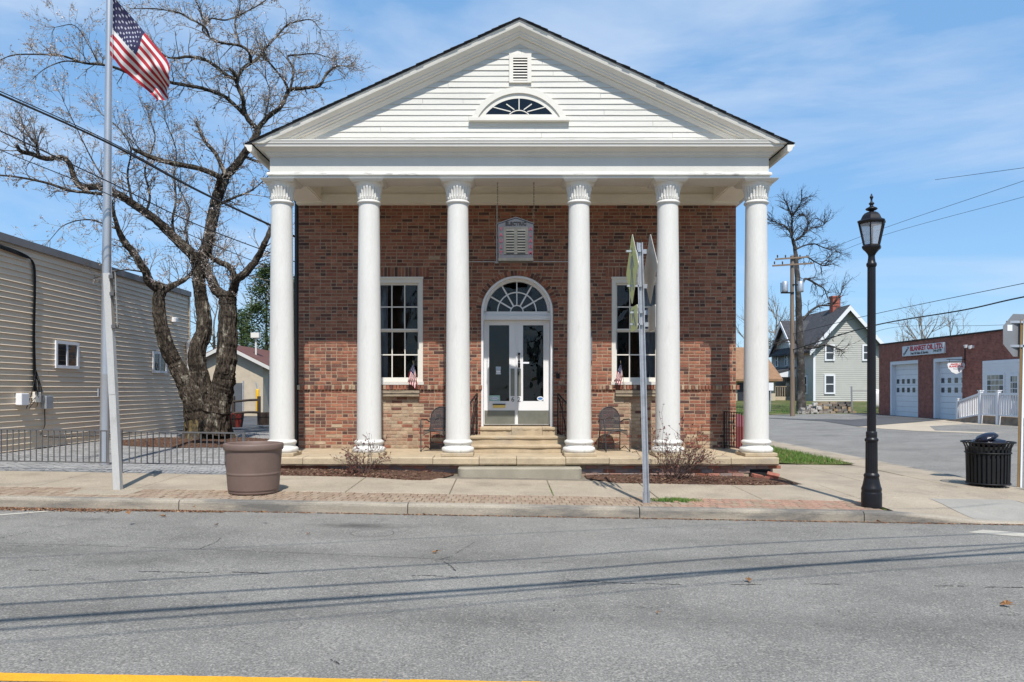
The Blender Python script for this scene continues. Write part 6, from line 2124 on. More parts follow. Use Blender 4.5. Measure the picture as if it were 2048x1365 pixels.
m_rbf = mat('red_brown_board', (0.22, 0.07, 0.045), rough=.85, var=.2, sc=3, stretch=(3, 1, .5))
for i in range(14):
    x = -7.0 + i*.15
    MB().box(x, x+.142, 25.0, 25.03, gz(-6.6, 25)-.05, 1.62 + .01*(i % 3)).build('board', m_rbf, rgf)

# evergreens
m_needle = mat('needle', (.05, .09, .03), rough=.8, var=.2, attr=True, spec=.2)
def conifer(label, x, y, z, h, r, seed, n=5200):
    rg = random.Random(seed)
    t = thing('evergreen_tree', label, 'tree', (x, y, z), 0, 'evergreens behind the garage')
    MB().tube([(x, y, z-.2), (x, y, z+h*.95)], [.16, .02], 7).build('trunk', m_bark, t)
    nd = MB()
    nb_ = 170
    for b in range(nb_):
        f = (b+.5)/nb_
        hz = z + h*(.06 + .93*f)
        rad = r*(1-f)**.8*rg.uniform(.7, 1.15) + .15
        a = rg.uniform(0, 2*PI)
        for k in range(int(n/nb_)):
            s = rg.random()**.6
            px_ = x + math.cos(a)*rad*s + rg.gauss(0, .24); py_ = y + math.sin(a)*rad*s + rg.gauss(0, .24)
            pz_ = hz - .28*rad*s + rg.gauss(0, .18)
            d = Vector((math.cos(a), math.sin(a), rg.uniform(-.3, .5))) + rvec(rg)*.8
            d.normalize(); sd_ = d.cross(rvec(rg)).normalized()*rg.uniform(.02, .05)
            l = rg.uniform(.12, .30)
            g_ = rg.random()
            c = (.026+.045*g_, .045+.062*g_, .014+.016*g_)
            p = Vector((px_, py_, pz_))
            nd.add([p-sd_, p+sd_, p+d*l], [(0,1,2)], c)
    nd.build('crown', m_needle, t)
conifer('broad dark green evergreen behind the garage roof', -15.4, 50, .4, 9.2, 3.4, 1, 12000)
conifer('evergreen showing between the left column and the brick wall', -13.3, 49, .4, 8.2, 2.8, 2, 9000)
conifer('paler evergreen at the left of the group behind the garage', -18.4, 54, .4, 6.6, 2.6, 3, 6000)

# ------------------------------------------------------------------ bare trees
def bare_tree(label, x, y, z, h, seed, spread=1.0, group='bare trees in the distance', lev=4, r0=None, nst=1):
    rg = random.Random(seed)
    t = thing('bare_tree', label, 'tree', (x, y, z), 0, group)
    mb = MB(); tw = MB()
    p = Vector((x, y, z-.2))
    d = Vector((rg.gauss(0, .06), 0, 1))
    pts = [p]
    for i in range(5):
        d = (d + rvec(rg)*.09).normalized(); pts.append(pts[-1]+d*h*.14)
    r0 = r0 or h*.018
    mb.tube(pts, [r0*(1.3-.12*i) for i in range(6)], 8)
    for i in range(9):
        k = rg.randint(2, 5)
        a = rg.uniform(0, 2*PI)
        nd = Vector((math.cos(a)*spread, math.sin(a)*spread, rg.uniform(.5, 1.5)))
        branch(tw, pts[k], nd, h*rg.uniform(.22, .42), r0*.45, 0, lev-1, rg, .22, .08, 4, (2, 4), .62, (20, 50))
    branch(tw, pts[5], d, h*.4, r0*.6, 0, lev-1, rg, .18, .1, 5, (3, 5), .62, (20, 50))
    mb.build('trunk', m_bark, t); tw.build('crown', m_twigs, t)
    return t
for i, (u, D, h, lab) in enumerate(((1500, 90, 9, 'bare tree in the gap between the brick wall and the right column'), (1552, 95, 10.5, 'bare tree just right of the last column, behind the grey house'), (1530, 105, 9, 'small bare tree far behind the last column'),
        (1838, 72, 7.6, 'bare tree rising behind the brick garage, left one'), (1872, 78, 7.4, 'bare tree rising behind the brick garage, right one'), (1795, 80, 6.5, 'low bare tree behind the brick garage beside the lamp post'),
        (488, 66, 8.5, 'pale bare tree behind the evergreens at the left'), (420, 60, 7.6, 'bare tree glimpsed between the stems of the old tree'), (330, 70, 8, 'bare tree hidden low behind the sided building corner'))):
    bare_tree(lab, (u-1006)*D/F, D, .6, h, 100+i, 1.0, lev=4)

# ------------------------------------------------------------------ grey house across the side street
m_gsid = mat('grey_green_siding', (0.43, 0.425, 0.385), rough=.6, var=.06, sc=1)
m_hroof = mat('charcoal_shingle', (0.055, 0.055, 0.06), rough=.9, var=.3, sc=3, fine=.3, fsc=9)
m_htrim = mat('white_trim', (0.72, 0.73, 0.75), rough=.5, var=.04)
m_hglass = mat('far_window_glass', (0.045, 0.05, 0.06), rough=.15, var=.3, sc=.8, spec=.6)
m_redbr = mat('red_chimney_brick', (0.33, 0.10, 0.07), rough=.9, var=.25, sc=6)
HX0, HX1, HY0, HY1 = 25.9, 31.45, 64.0, 74.0
HM = (HX0+HX1)/2; HZ = .52; HE = 5.15; HP = 8.30
hs2 = thing('grey_house', 'grey-green sided two-storey house with steep gable across the side street', 'house', (HM, HY0, HZ))
MB().prism([(HX0, HZ-.4), (HX1, HZ-.4), (HX1, HE), (HM, HP), (HX0, HE)], lambda p: (p[0], HY0+.02, p[1]), lambda p: (p[0], HY1, p[1])).build('wall', m_gsid, hs2)
sid = MB()
z = HZ; 
while z < HP-.2:
    hw_ = (HX1-HX0)/2 if z < HE else (HP-z)/(HP-HE)*(HX1-HX0)/2
    sid.add([(HM-hw_, HY0-.02, z), (HM+hw_, HY0-.02, z), (HM+hw_, HY0+.015, z+.16), (HM-hw_, HY0+.015, z+.16), (HM-hw_, HY0+.019, z), (HM+hw_, HY0+.019, z)], [(0,1,2,3), (0,4,5,1)])
    if z < HE: sid.add([(HX0-.03, HY0, z), (HX0-.03, HY1, z), (HX0-.003, HY1, z+.16), (HX0-.003, HY0, z+.16), (HX0-.001, HY0, z), (HX0-.001, HY1, z)], [(3,2,1,0), (1,5,4,0)])
    z += .16
sid.build('siding', m_gsid, hs2, kind='stuff')
sl = (HP-HE)/((HX1-HX0)/2)
for s in (-1, 1):
    e = HM + s*((HX1-HX0)/2+.55); ze = HE - .55*sl
    rf = MB().prism([(HM, HP+.04), (e, ze+.04), (e, ze+.20), (HM, HP+.22)], lambda p: (p[0], HY0-.55, p[1]), lambda p: (p[0], HY1+.4, p[1])).build('roof', m_hroof, hs2)
    MB().prism([(HM, HP-.26), (e, ze-.22), (e, ze+.16), (HM, HP+.16)], lambda p: (p[0], HY0-.62, p[1]), lambda p: (p[0], HY0-.552, p[1])).build('rake_board', m_htrim, hs2)
MB().box(HM-.33, HM+.33, 66, 66.7, 7.2, 9.55).box(HM-.38, HM+.38, 65.95, 66.75, 9.4, 9.56).build('chimney', m_redbr, hs2)
MB().box(HX0-.06, HX0+.12, HY0-.05, HY0-.021, HZ, HE).build('corner_board', m_htrim, hs2)
MB().box(HX0-.02, HX1, HY0-.03, HY0+.01, HZ-.5, HZ+.02).build('foundation', m_block, hs2)
def hwin(x0, x1, z0, z1, y, side=False):
    t = thing('window', None, None); t.parent = hs2; t.location = -wloc(hs2)
    w_ = .13
    def bx(mb, a, b, c, d, e0, e1):
        if side: mb.box(HX0-e1, HX0-e0, a, b, c, d)
        else: mb.box(a, b, y-e1, y-e0, c, d)
        return mb
    f = MB()
    bx(f, x0, x0+w_, z0, z1, .021, .10); bx(f, x1-w_, x1, z0, z1, .021, .10); bx(f, x0+w_, x1-w_, z1-w_, z1, .021, .099); bx(f, x0+w_, x1-w_, z0, z0+w_, .021, .099)
    bx(f, x0+w_, x1-w_, (z0+z1)/2-.04, (z0+z1)/2+.04, .045, .08)
    f.build('frame', m_htrim, t)
    bx(MB(), x0+w_, x1-w_, z0+w_, z1-w_, .032, .040).build('pane', m_hglass, t)
hwin(26.75, 27.65, 1.12, 2.75, HY0); hwin(26.78, 27.62, 3.88, 5.25, HY0); hwin(29.9, 30.75, 3.88, 5.25, HY0)
hwin(65.2, 66.1, 1.1, 2.7, 0, True); hwin(72.0, 72.8, 3.6, 4.9, 0, True); hwin(69.6, 70.4, 3.6, 4.9, 0, True)
# cross gable on the street side
MB().prism([(67.6, 4.6), (72.9, 4.6), (72.9, HE), (70.25, 7.6), (67.6, HE)], lambda p: (HX0-.06, p[0], p[1]), lambda p: (HM, p[0], p[1])).build('cross_gable', m_gsid, hs2)
for s in (-1, 1):
    e = 70.25+s*3.1; ze = HE - .45*(7.6-HE)/2.65
    MB().prism([(70.25, 7.64), (e, ze+.04), (e, ze+.2), (70.25, 7.8)], lambda p: (HX0-.5, p[0], p[1]), lambda p: (HM, p[0], p[1])).build('roof', m_hroof, hs2)
    MB().prism([(70.25, 7.35), (e, ze-.2), (e, ze+.12), (70.25, 7.7)], lambda p: (HX0-.57, p[0], p[1]), lambda p: (HX0-.502, p[0], p[1])).build('rake_board', m_htrim, hs2)
# porch
MB().prism([(HX0-2.4, 2.75), (HX0, 3.35), (HX0, 3.5), (HX0-2.5, 2.9)], lambda p: (p[0], 67.8, p[1]), lambda p: (p[0], 74.0, p[1])).build('porch_roof', m_hroof, hs2)
MB().prism([(HX0-2.4, 2.6), (HX0, 2.6), (HX0, 3.34), (HX0-2.4, 2.74)], lambda p: (p[0], 67.85, p[1]), lambda p: (p[0], 67.95, p[1])).build('porch_gable', m_htrim, hs2)
MB().box(HX0-2.2, HX0, 68, 74, HZ-.3, HZ+.35).build('porch_deck', m_block, hs2)
for y in (68.1, 70.1, 72.0, 73.8):
    MB().box(HX0-2.2, HX0-2.06, y, y+.14, HZ+.35, 2.75).build('porch_post', m_htrim if y < 69 else m_iron, hs2)
mb = MB()
for i in range(28): mb.box(HX0-2.15, HX0-2.11, 68.2+i*.2, 68.24+i*.2, HZ+.4, HZ+1.2)
mb.box(HX0-2.18, HX0-2.08, 68.1, 73.9, HZ+1.2, HZ+1.27)
mb.build('porch_railing', m_rail, hs2)
mb = MB()
for i in range(9): mb.box(HX0-2.0+i*.2, HX0-1.92+i*.2, 68.0, 68.04, HZ+.4, HZ+1.2)
mb.box(HX0-2.1, HX0-.2, 67.98, 68.06, HZ+1.2, HZ+1.28)
mb.build('porch_railing', m_wood, hs2)
MB().box(HX0-.06, HX0-.031, 69.2, 70.2, HZ+.35, 2.5).build('front_door', m_hglass, hs2)
# dry-stone wall before the house
sw = thing('stone_wall', 'tumbled dry-stone retaining wall in front of the grey house', 'stone wall', W(1660, 828, 46))
rg = random.Random(77)
m_rock = mat('field_stone', (.2, .17, .14), rough=.95, var=.3, sc=6, attr=True)
def rock(cx, cy, cz, sx, sy, sz_, c):
    mb = MB()
    vs = []
    for dx in (-1, 1):
        for dy in (-1, 1):
            for dz in (-1, 1):
                vs.append((cx+dx*sx*rg.uniform(.6, 1), cy+dy*sy*rg.uniform(.7, 1), cz+dz*sz_*rg.uniform(.6, 1)))
    mb.add(vs, [(0,1,3,2), (4,6,7,5), (0,4,5,1), (2,3,7,6), (0,2,6,4), (1,5,7,3)], c)
    mb.build('stone', m_rock, sw)
wx0, wx1 = W(1628, 828, 46).x, W(1708, 828, 46).x
g0 = gz(19, 46)
for r_ in range(5):
    x = wx0 + rg.uniform(0, .2)
    while x < wx1 - .4*r_*.3:
        s = rg.uniform(.12, .26)
        c = rg.choice([(.17,.14,.12),(.24,.19,.14),(.30,.22,.13),(.12,.11,.10),(.22,.20,.18)])
        rock(x+s, 46+r_*.06+rg.uniform(-.05,.05), g0+.06+r_*.14, s, .15, .085, c)
        x += s*1.85
for i in range(60):
    t = rg.random()
    x = wx0 - 1.2*t + rg.uniform(-.2, .5)
    s = rg.uniform(.07, .17)
    rock(x, 45.6+rg.uniform(-.3, .4), g0 + .04 + (1-t)*rg.uniform(0, .55), s, s, s*.7, rg.choice([(.42,.40,.37),(.35,.32,.29),(.25,.22,.2)]))
poly_sheet('house_lawn', [(11.5, 46.2), (26, 46.2), (40, 62), (40, 80), (11.5, 80)], lambda x, y: gz(x, y)+.06+.46*smooth01((y-46)/17), MATS['rough_grass'], 0.0, kind='structure')
gb = MB()
for i in range(3500):
    x = rg.uniform(13, 21); y = 46.2+8*rg.random()**1.5
    blades(gb, x, y, gz(x, y)+.06+.46*smooth01((y-46)/17), 1, .16, .03, rg, .15)
gb.build('house_lawn_grass', m_blade, kind='stuff', label='grass in front of the grey house', cat='grass')

# ------------------------------------------------------------------ brick oil-company garage
m_bk2 = brick_tex('garage_brick', (0.31, 0.10, 0.068), (0.23, 0.072, 0.052), (0.26, 0.16, 0.125), axis='YZ')
OX = 21.05; OG = .03; OT = 3.96
oil = thing('oil_garage', 'dark red brick garage with two white roll-up doors on the right', 'building', (OX, 37, OG))
segsY = [(28.5, 31.35, 2.72), (33.65, 35.2, 9), (37.6, 38.95, 9), (41.8, 43.0, 9)]
m = MB()
m.box(OX, OX+.25, 33.66, 35.2, OG-.1, 3.0).box(OX, OX+.25, 37.6, 38.95, OG-.1, 3.0).box(OX, OX+.25, 41.8, 43.0, OG-.1, 3.0).box(OX, OX+.25, 33.66, 43.0, 3.0, OT)
m.box(OX, OX+.25, 26.5, 33.66, 2.74, OT).box(OX+.25, OX+12, 26.5, 26.8, OG-.1, OT).box(OX+.25, OX+12, 42.7, 43.0, OG-.1, OT)
m.box(OX+.25, OX+12, 26.8, 42.7, OT-.2, OT-.1)
m.build('brick_wall', m_bk2, oil)
MB().box(OX-.05, OX+12.1, 26.4, 43.06, OT, OT+.07).build('coping', m_iron, oil)
for (y0, y1, nc) in ((38.95, 41.8, 5), (35.2, 37.6, 4)):
    d = thing('garage_door', None, None); d.parent = oil; d.location = -wloc(oil)
    MB().box(OX+.02, OX+.30, y1-.16, y1, OG, 2.999).box(OX+.02, OX+.30, y0, y0+.04, OG, 2.999).box(OX+.02, OX+.30, y0+.04, y1-.16, 2.82, 2.999).build('frame', m_htrim, d)
    for i in range(10):
        z = OG + i*.279
        MB().box(OX+.24, OX+.28, y0+.04, y1-.16, z+.004, z+.274).build('panel', m_wht2, d)
    wd_ = (y1-y0-.20)
    for r_, zc in enumerate((1.46, 1.92)):
        for c in range(nc):
            yc = y0+.04 + wd_*(c+.5)/nc
            MB().box(OX+.230, OX+.2385, yc-.13, yc+.13, zc-.12, zc+.12).build('door_pane', m_hglass, d)
# sign board
sb = thing('oil_sign_board', 'long white company sign with red lettering over the garage doors', 'sign', (OX-.06, 38.4, 3.23))
m_sgn = mat('white_sign_face', (0.70, 0.69, 0.70), rough=.5, var=.05)
m_red = mat('sign_red', (0.50, 0.03, 0.035), rough=.5, var=.05)
MB().box(OX-.10, OX-.002, 36.5, 40.3, 3.22, 3.74).build('board', m_sgn, sb)
def west(y, z): return Matrix.Translation((OX-.104, y, z)) @ Matrix.Rotation(R(-90), 4, 'Z') @ FACE
text_mesh('BLANKET OIL LTD.', .33, west(38.05, 3.57), .003, bold=.014, sx=1.06).build('lettering', m_red, sb)
text_mesh('Fuel Oil Sales & Service', .175, west(38.65, 3.33), .003, bold=.003, sx=.98).build('lettering', m_blkl, sb)
text_mesh('744-6770', .19, west(37.05, 3.36), .003, bold=.003).build('lettering', m_blkl, sb)
text_mesh("Angelo's", .19, west(39.92, 3.48) @ Matrix.Rotation(R(38), 4, 'Z'), .003, bold=.004).build('lettering', m_blkl, sb)
hsn = thing('hanging_shield_sign', 'small white shield sign with red lettering hanging off the brick garage', 'sign', (OX-.45, 35.0, 2.3))
shp = [(-.36, .20), (.36, .20), (.40, .10), (.36, -.06), (.28, -.12), (.22, -.22), (0, -.31), (-.22, -.22), (-.28, -.12), (-.36, -.06), (-.40, .10)]
HSX, HSZ = OX-.42, 2.50
MB().prism(shp, lambda p: (HSX+p[0], 34.95, HSZ+p[1]), lambda p: (HSX+p[0], 34.99, HSZ+p[1])).build('shield', m_wht2, hsn)
text_mesh("ANGELO'S", .115, face_at(HSX, 34.946, HSZ+.13), .001, bold=.004).build('lettering', m_red, hsn)
text_mesh('BLANKET OIL', .105, face_at(HSX, 34.946, HSZ+.03), .001, bold=.004).build('lettering', m_red, hsn)
text_mesh('744-6770', .085, face_at(HSX, 34.946, HSZ-.08), .001).build('lettering', MATS['grey_letter'], hsn)
MB().bar((OX, 34.97, 2.86), (OX-.85, 34.97, 2.86), .03).bar((OX-.72, 34.97, 2.70), (OX-.72, 34.97, 2.86), .012).bar((OX-.14, 34.97, 2.70), (OX-.14, 34.97, 2.86), .012).bar((OX-.02, 34.97, 2.5), (OX-.02, 34.97, 3.5), .03).build('bracket', m_iron, hsn)
fl_ = MB().box(OX-.14, OX, 34.3, 34.46, 3.34, 3.46)
fl_.lathe([(.05, 0), (.09, .14)], 10, (OX-.2, 34.3, 3.30)).lathe([(.05, 0), (.09, .14)], 10, (OX-.2, 34.62, 3.36))
fl_.build('flood_light', m_wht2, oil)
# white clad office bay
mb = MB()
mb.box(OX-.03, OX+.2, 26.6, 33.65, OG-.1, 2.735)
off = mb.build('office_bay', m_wht2, oil)
for i in range(17):
    MB().box(OX-.045, OX-.031, 26.6, 33.65, .4+i*.137, .4+i*.137+.125).build('board', m_wht2, off)
def grid_win(y0, y1, z0, z1, ny, nz, nm):
    t = thing(nm, None, None); t.parent = oil; t.location = -wloc(oil)
    MB().box(OX-.075, OX-.046, y0-.07, y1+.07, z0-.07, z1+.07).build('frame', m_wht2, t)
    for i in range(ny):
        for j in range(nz):
            a = y0+(y1-y0)*i/ny; b = y0+(y1-y0)*(i+1)/ny; c = z0+(z1-z0)*j/nz; d = z0+(z1-z0)*(j+1)/nz
            MB().box(OX-.082, OX-.0755, a+.018, b-.018, c+.018, d-.018).build('pane', MATS['lit_room'] if rg.random() < .6 else m_hglass, t)
mat('lit_room', (0.30, 0.28, 0.22), rough=.2, var=.3, sc=4)
grid_win(32.2, 33.28, 1.22, 2.12, 4, 4, 'office_window')
grid_win(31.32, 31.75, 1.0, 2.05, 3, 4, 'office_door')
rmp = thing('white_ramp', 'white railed access ramp before the office door of the brick garage', 'ramp', (19.9, 31, OG))
m_foot = mat('ramp_masonry', (0.26, 0.20, 0.15), rough=.95, var=.3, sc=4)
MB().box(19.95, 20.98, 28.6, 32.0, OG-.1, .40).build('landing', m_foot, rmp)
MB().prism([(32.0, OG-.1), (35.0, OG-.1), (35.0, OG+.03), (32.0, .40)], lambda p: (20.05, p[0], p[1]), lambda p: (20.98, p[0], p[1])).build('ramp_deck', m_foot, rmp)
P1, P2, P3, P4 = (20.75, 35.0, OG, .98), (19.9, 32.0, OG, 1.36), (19.9, 30.85, OG, 1.36), (19.9, 29.5, OG, 1.36)
for x, y, z0, z1 in (P1, P2, P3, P4):
    MB().box(x-.07, x+.07, y-.07, y+.07, z0, z1+.06).box(x-.09, x+.09, y-.09, y+.09, z1+.06, z1+.10).build('post', m_wht2, rmp)
for a, b, la, lb2 in ((P1, P2, .16, .45), (P2, P3, .45, .45), (P3, P4, .45, .45)):
    MB().bar((a[0], a[1], a[3]-.05), (b[0], b[1], b[3]-.05), .06, .09).bar((a[0], a[1], la), (b[0], b[1], lb2), .05, .06).build('rail', m_wht2, rmp)
    n = 13 if a is P1 else 9
    for i in range(1, n):
        t = i/n
        x = a[0]+(b[0]-a[0])*t; y = a[1]+(b[1]-a[1])*t
        MB().bar((x, y, la+(lb2-la)*t), (x, y, a[3]+(b[3]-a[3])*t-.06), .038).build('baluster', m_wht2, rmp)

# ------------------------------------------------------------------ brown-roofed building far down the side street
bb = thing('brown_roof_shop', 'low building with brown roof and dark windows far behind the last column', 'building', (20, 66, .5))
m_tanroof = mat('tan_brown_roof', (0.26, 0.15, 0.085), rough=.9, var=.2, sc=3)
MB().box(14.5, 23.4, 66, 76, .2, 2.3).build('wall', m_block, bb)
MB().prism([(65.3, 2.2), (71, 5.2), (76.7, 2.2), (76.7, 2.4), (71, 5.4), (65.3, 2.4)], lambda p: (14.2, p[0], p[1]), lambda p: (23.8, p[0], p[1])).build('roof', m_tanroof, bb)
for i in range(5):
    MB().box(15.2+i*1.65, 16.4+i*1.65, 65.93, 65.99, .55, 2.05).build('window', m_hglass, bb)
MB().lathe([(.5, 0), (.5, 1.0), (.62, 1.05), (.62, 1.3), (.3, 1.55), (0, 1.6)], 14, (19.8, 69, 4.3)).build('roof_vent', m_galv, bb)
cbh = thing('cellar_bulkhead', 'maroon sloping cellar hatch beside the brick wall behind the end railing', 'hatch', (4.95, 16.5, 0))
MB().prism([(15.75, -.2), (17.6, -.2), (17.6, .92), (15.75, .72)], lambda p: (CX+HW+.12, p[0], p[1]), lambda p: (CX+HW+.75, p[0], p[1])).build('side_panel', mat('maroon_paint', (0.20, 0.035, 0.035), rough=.6, var=.1), cbh)
nps = thing('street_notice', 'small white notice plate on a thin post on the far verge', 'road sign', W(1540, 824, 47))
p = W(1540, 824, 47)
MB().bar(p, p+Vector((.05, 0, 1.75)), .05).build('post', m_galv, nps)
MB().box(p.x-.15, p.x+.2, p.y-.05, p.y-.03, p.z+1.3, p.z+1.78).build('plate', m_wht2, nps)
yp = thing('yard_post', 'thin galvanised yard post beside the dry-stone wall', 'post', W(1704, 826, 45.5))
p = W(1704, 826, 45.5)
MB().bar(p, p+Vector((-.03, 0, 1.55)), .07).bar(p+Vector((0, 0, 1.3)), p+Vector((1.6, .2, 1.3)), .03).build('post', m_galv, yp)
tnk = thing('oil_tank', 'white oil tank half hidden behind the lamp post', 'tank', W(1752, 824, 47))
p = W(1752, 815, 47)
MB().lathe([(0, -.6), (.3, -.55), (.36, -.3), (.36, .3), (.3, .55), (0, .6)], 16, p + Vector((0, 0, .5)), cap=False).build('tank_body', m_wht2, tnk)
MB().bar(p+Vector((-.2, 0, -.5)), p+Vector((-.2, 0, .1)), .06).bar(p+Vector((.2, 0, -.5)), p+Vector((.2, 0, .1)), .06).build('tank_legs', m_iron, tnk)

# ------------------------------------------------------------------ utility pole and its tree
UD = 42.8
up_ = W(1585, 832, UD)
m_pole = mat('pole_wood', (0.20, 0.145, 0.105), rough=.9, var=.25, sc=3, stretch=(4, 4, .3))
ut = thing('utility_pole', 'wooden utility pole with two crossarms and transformers beyond the side street', 'utility pole', up_)
MB().tube([up_+Vector((0, 0, -.1)), W(1584, 512, UD)], [.135, .095], 12).build('pole', m_pole, ut)
for v, u0, u1 in ((517, 1551, 1618), (530, 1545, 1626)):
    MB().bar(W(u0, v+2, UD-.15), W(u1, v-3, UD-.15), .07, .085).build('crossarm', m_pole, ut)
    for u in (u0+4, u0+20, u1-18, u1-4):
        MB().lathe([(.02, 0), (.04, .04), (.035, .09), (.045, .12), (.02, .16)], 8, W(u, v-1, UD-.15)).build('insulator', m_rail, ut)
for u, v in ((1570, 574), (1601, 574)):
    p = W(u, v, UD-.1)
    MB().lathe([(.0, -.32), (.15, -.30), (.165, -.22), (.165, .24), (.13, .30), (0, .32)], 14, p, cap=False).build('transformer', m_galv, ut)
MB().bar(W(1562, 586, UD-.1), W(1588, 586, UD-.1), .08).bar(W(1562, 586, UD-.1), W(1562, 566, UD-.1), .04).bar(W(1585, 570, UD-.1), W(1603, 570, UD-.1), .07).build('transformer_arm', m_iron, ut)

rt = thing('pruned_street_tree', 'tall dark bare tree with a bushy crown beside the utility pole', 'tree', W(1603, 830, 46.5))
trg = random.Random(8)
TDs = TD; TD = 46.5; PXM = TD/F
tk = MB(); tw = MB()
rdefs = [
 ([(1603, 836), (1602, 780), (1601, 720), (1599, 660), (1597, 600), (1594, 545), (1590, 500), (1585, 478)], [22, 18, 16.5, 15, 13, 11, 8, 7]),
 ([(1588, 488), (1580, 465), (1570, 452), (1556, 447), (1542, 440)], [5, 4, 3.4, 2.6, 1.8]), ([(1584, 476), (1584, 450), (1583, 432), (1576, 416), (1572, 402)], [5, 4.2, 3.6, 2.6, 1.6]),
 ([(1583, 435), (1592, 422), (1600, 408), (1606, 396)], [3, 2.6, 2, 1.4]), ([(1586, 484), (1600, 476), (1612, 464), (1616, 447), (1610, 433), (1598, 428)], [4.6, 4, 3.6, 3, 2.4, 1.6]),
 ([(1612, 464), (1628, 455), (1645, 452), (1652, 444)], [3, 2.6, 2, 1.4]), ([(1590, 500), (1608, 492), (1628, 488), (1648, 496), (1660, 500)], [4, 3.4, 3, 2.4, 1.6]),
 ([(1594, 520), (1612, 514), (1630, 524), (1650, 532), (1675, 524)], [4, 3.4, 3, 2.4, 1.4]), ([(1640, 530), (1652, 520), (1664, 508), (1672, 502)], [2.4, 2, 1.6, 1]),
 ([(1600, 692), (1616, 696), (1631, 695), (1650, 690), (1671, 696), (1690, 706)], [8, 7, 6.5, 5, 3, 1.6]), ([(1650, 690), (1655, 680), (1668, 672)], [3, 2.4, 1.4]),
 ([(1606, 640), (1622, 622), (1640, 612), (1664, 610), (1680, 590), (1688, 570)], [6, 5, 4.4, 3.6, 2.6, 1.6]), ([(1606, 566), (1612, 558), (1632, 568), (1648, 578), (1656, 598)], [5, 5, 4, 3, 2]),
 ([(1598, 690), (1580, 680), (1562, 684), (1545, 690)], [5, 4, 3, 1.8]),
]
for px, wd in rdefs:
    C, rr = limb(px, wd, 0, trg.uniform(-1.5, 1.5) if wd[0] < 10 else 0, 5)
    tk.tube(C, rr, 10 if wd[0] > 10 else 6, rj=.06, rng=trg)
    if wd[0] > 10: continue
    for i in range(1, len(C)-1):
        for _ in range(2):
            if trg.random() < .55:
                nd = (C[i+1]-C[i]).normalized() + rvec(trg)*.9; nd.z += .15
                branch(tw, C[i], nd, trg.uniform(.45, 1.0), .022, 0, 2, trg, .30, .03, 4, (2, 4), .6, (25, 65))
tk.build('trunk_and_limbs', mat('dark_bark', (0.05, 0.043, 0.038), rough=.95, var=.4, sc=4, bump=.04, bsc=8, c2=(.12, .11, .1), c2sc=3), rt)
tw.build('crown', mat('dark_twig', (0.045, 0.038, 0.035), rough=.95, var=.3), rt)
TD = TDs

# ------------------------------------------------------------------ wires
m_wire = mat('cable_rubber', (0.02, 0.02, 0.022), rough=.6, var=.1)
def wire(pts, r, label, group=None, n=12):
    MB().tube(catmull(pts, n), r, 6).build('overhead_wire', m_wire, label=label, cat='wire', group=group)
wire([W(-900, -200, 10), W(-90, 152, 11.2), W(0, 189, 11.8), W(220, 288, 13.2), W(400, 384, 14.8), W(602, 480, 16.6)], .019, 'thick twisted service wire, upper of three slanting past the flagpole to the hall')
wire([W(-900, -208, 10), W(-90, 145, 11.22), W(0, 183, 11.82), W(220, 284, 13.22), W(400, 382, 14.82), W(602, 478, 16.62)], .009, 'thin strand running along the thick service wire to the hall')
wire([W(-900, -160, 10), W(-90, 220, 11.2), W(0, 262, 11.8), W(215, 363, 13.2), W(397, 451, 14.8), W(600, 528, 16.6)], .011, 'middle of the three wires slanting past the flagpole')
wire([W(-900, -140, 10), W(-90, 255, 11.2), W(0, 300, 11.8), W(210, 386, 13.2), W(380, 470, 14.8), W(600, 560, 16.6)], .008, 'lowest and thinnest of the wires slanting past the flagpole')
wire([W(1586, 700, 42.7), W(1746, 652, 38), W(1930, 620, 33), W(2140, 577, 27), W(3600, 330, 15)], .03, 'thick dark cable running from the utility pole over the brick garage')
wire([W(1586, 668, 42.7), W(1756, 627, 38), W(2048, 567, 30), W(2140, 548, 27), W(3600, 250, 15)], .014, 'thin wire just above the thick cable over the brick garage')
wire([W(1586, 720, 42.7), W(1700, 690, 39), W(1790, 655, 37), W(2140, 640, 27), W(3600, 420, 15)], .008, 'faint wire below the thick cable near the lamp post')
wire([W(1617, 514, 42.7), W(1770, 456, 38), W(2048, 362, 30), W(2140, 330, 27), W(3600, -200, 15)], .009, 'upper wire of the pair in the sky right of the lamp')
wire([W(1626, 526, 42.7), W(1770, 470, 38), W(2048, 394, 30), W(2140, 365, 27), W(3600, -150, 15)], .008, 'lower wire of the pair in the sky right of the lamp')
wire([W(1870, 360, 36), W(2048, 336, 31), W(2140, 324, 28), W(3600, 100, 15)], .010, 'short wire highest in the sky at the right edge')
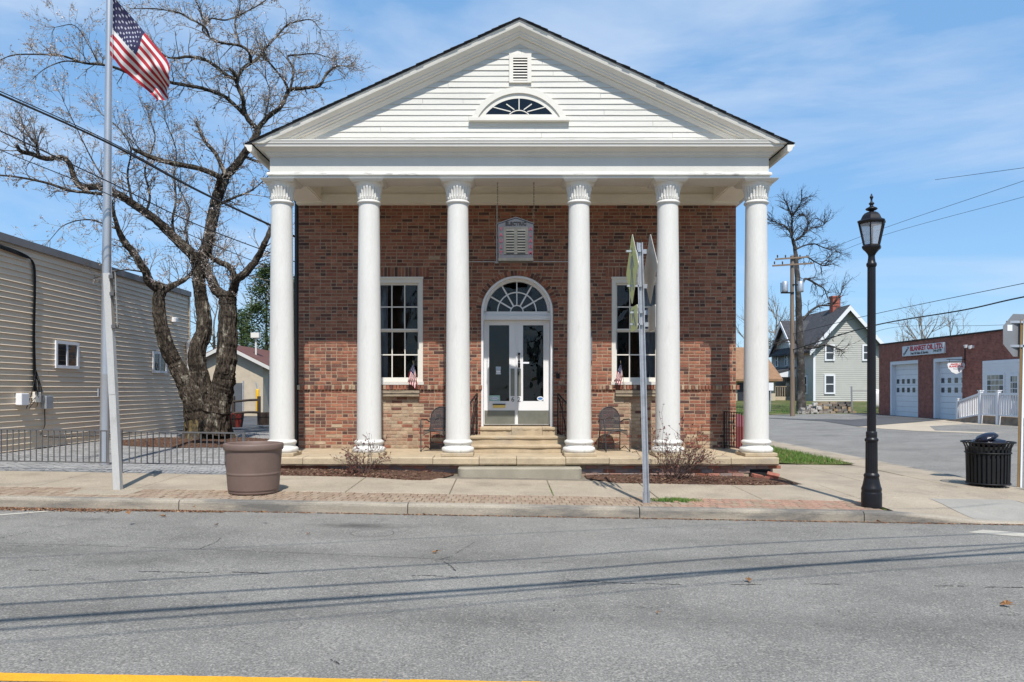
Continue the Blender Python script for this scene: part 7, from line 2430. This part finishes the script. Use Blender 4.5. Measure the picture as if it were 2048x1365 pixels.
# cables high over the road; only their shadows lie in the picture
def ground_px(u, v):
    zz = -.1
    for _ in range(4):
        D = (EYE-zz)*F/(v-780); x = (u-1006)*D/F
        zz = road_z(x, D)
    return Vector((x, D, zz))
for i, (uv, r) in enumerate(((((0, 1177), (545, 1146), (1024, 1120), (1524, 1087), (2048, 1065)), .012), (((0, 1210), (512, 1180), (1024, 1149), (1524, 1112), (2048, 1087)), .018),
        (((0, 1242), (512, 1208), (1024, 1174), (1524, 1137), (2048, 1105)), .032), (((0, 1260), (512, 1222), (1024, 1183), (1524, 1140), (2048, 1092)), .017),
        (((0, 1286), (512, 1246), (1024, 1203), (1524, 1160), (2048, 1122)), .007), (((0, 1117), (512, 1093), (1024, 1068), (1524, 1046)), .006))):
    P = [ground_px(u, v) for u, v in uv]
    H = 5.6 + .15*i
    P = [g_ + sd*(H/sd.z) for g_ in P]
    P = [P[0]*2.2-P[1]*1.2] + P + [P[-1]*2.2-P[-2]*1.2]
    wire(P, r*1.25, ('cable over the road casting the farthest strong shadow line on the asphalt', 'cable over the road casting the second strong shadow line from the kerb', 'heaviest cable over the road, casting the darkest shadow line', 'cable over the road whose shadow meets the darkest line at the right', 'thin cable over the road casting the faint shadow line nearest the viewer', 'thin cable over the road casting the faint shadow line nearest the kerb')[i], 'cables over the road')

# ------------------------------------------------------------------ what stands across the road, mirrored in the panes
rows = ((-17, 9, -24, 6.5, 'pale clapboard house across the road, left of the pair mirrored in the panes'), (3, 11, -25, 7.2, 'clapboard house across the road, right of the pair mirrored in the panes'))
for x0, w_, y0, h, lab in rows:
    t = thing('opposite_house', lab, 'house', (x0+w_/2, y0, -.1), 0, 'houses across the road')
    MB().prism([(x0, -.3), (x0+w_, -.3), (x0+w_, h*.68), (x0+w_/2, h), (x0, h*.68)], lambda p: (p[0], y0, p[1]), lambda p: (p[0], y0-9, p[1])).build('wall', m_gsid, t)
    for s in (-1, 1):
        e = x0+w_/2+s*(w_/2+.4)
        MB().prism([(x0+w_/2, h+.03), (e, h*.68-.2), (e, h*.68-.02), (x0+w_/2, h+.22)], lambda p: (p[0], y0+.4, p[1]), lambda p: (p[0], y0-9.3, p[1])).build('roof', m_hroof, t)
    for i in range(3):
        for z0 in (.8, 3.0):
            MB().box(x0+w_*(.15+.28*i), x0+w_*(.15+.28*i)+1.1, y0+.001, y0+.05, z0, z0+1.4).build('window', m_hglass, t)
    MB().box(x0+w_*.52, x0+w_*.52+.9, y0+.001, y0+.06, -.1, 2.0).build('door', m_maroon if False else MATS['maroon_paint'], t)
for i, (x, y, h, lab) in enumerate(((-6.5, -13, 11, 'bare tree across the road mirrored in the left door pane'), (3.5, -14, 12, 'bare tree across the road mirrored in the right door pane'), (13, -13, 10, 'bare tree across the road at the right'), (-15, -13, 10, 'bare tree across the road at the left'))):
    bare_tree(lab, x, y, -.05, h, 300+i, 1.0, 'bare trees across the road', lev=4)
sheet('far_verge', lin(-40, 40, 8), [-45, -30, -18, -14.1], lambda x, y: tilt(x)-.12, MATS['rough_grass'], kind='structure')
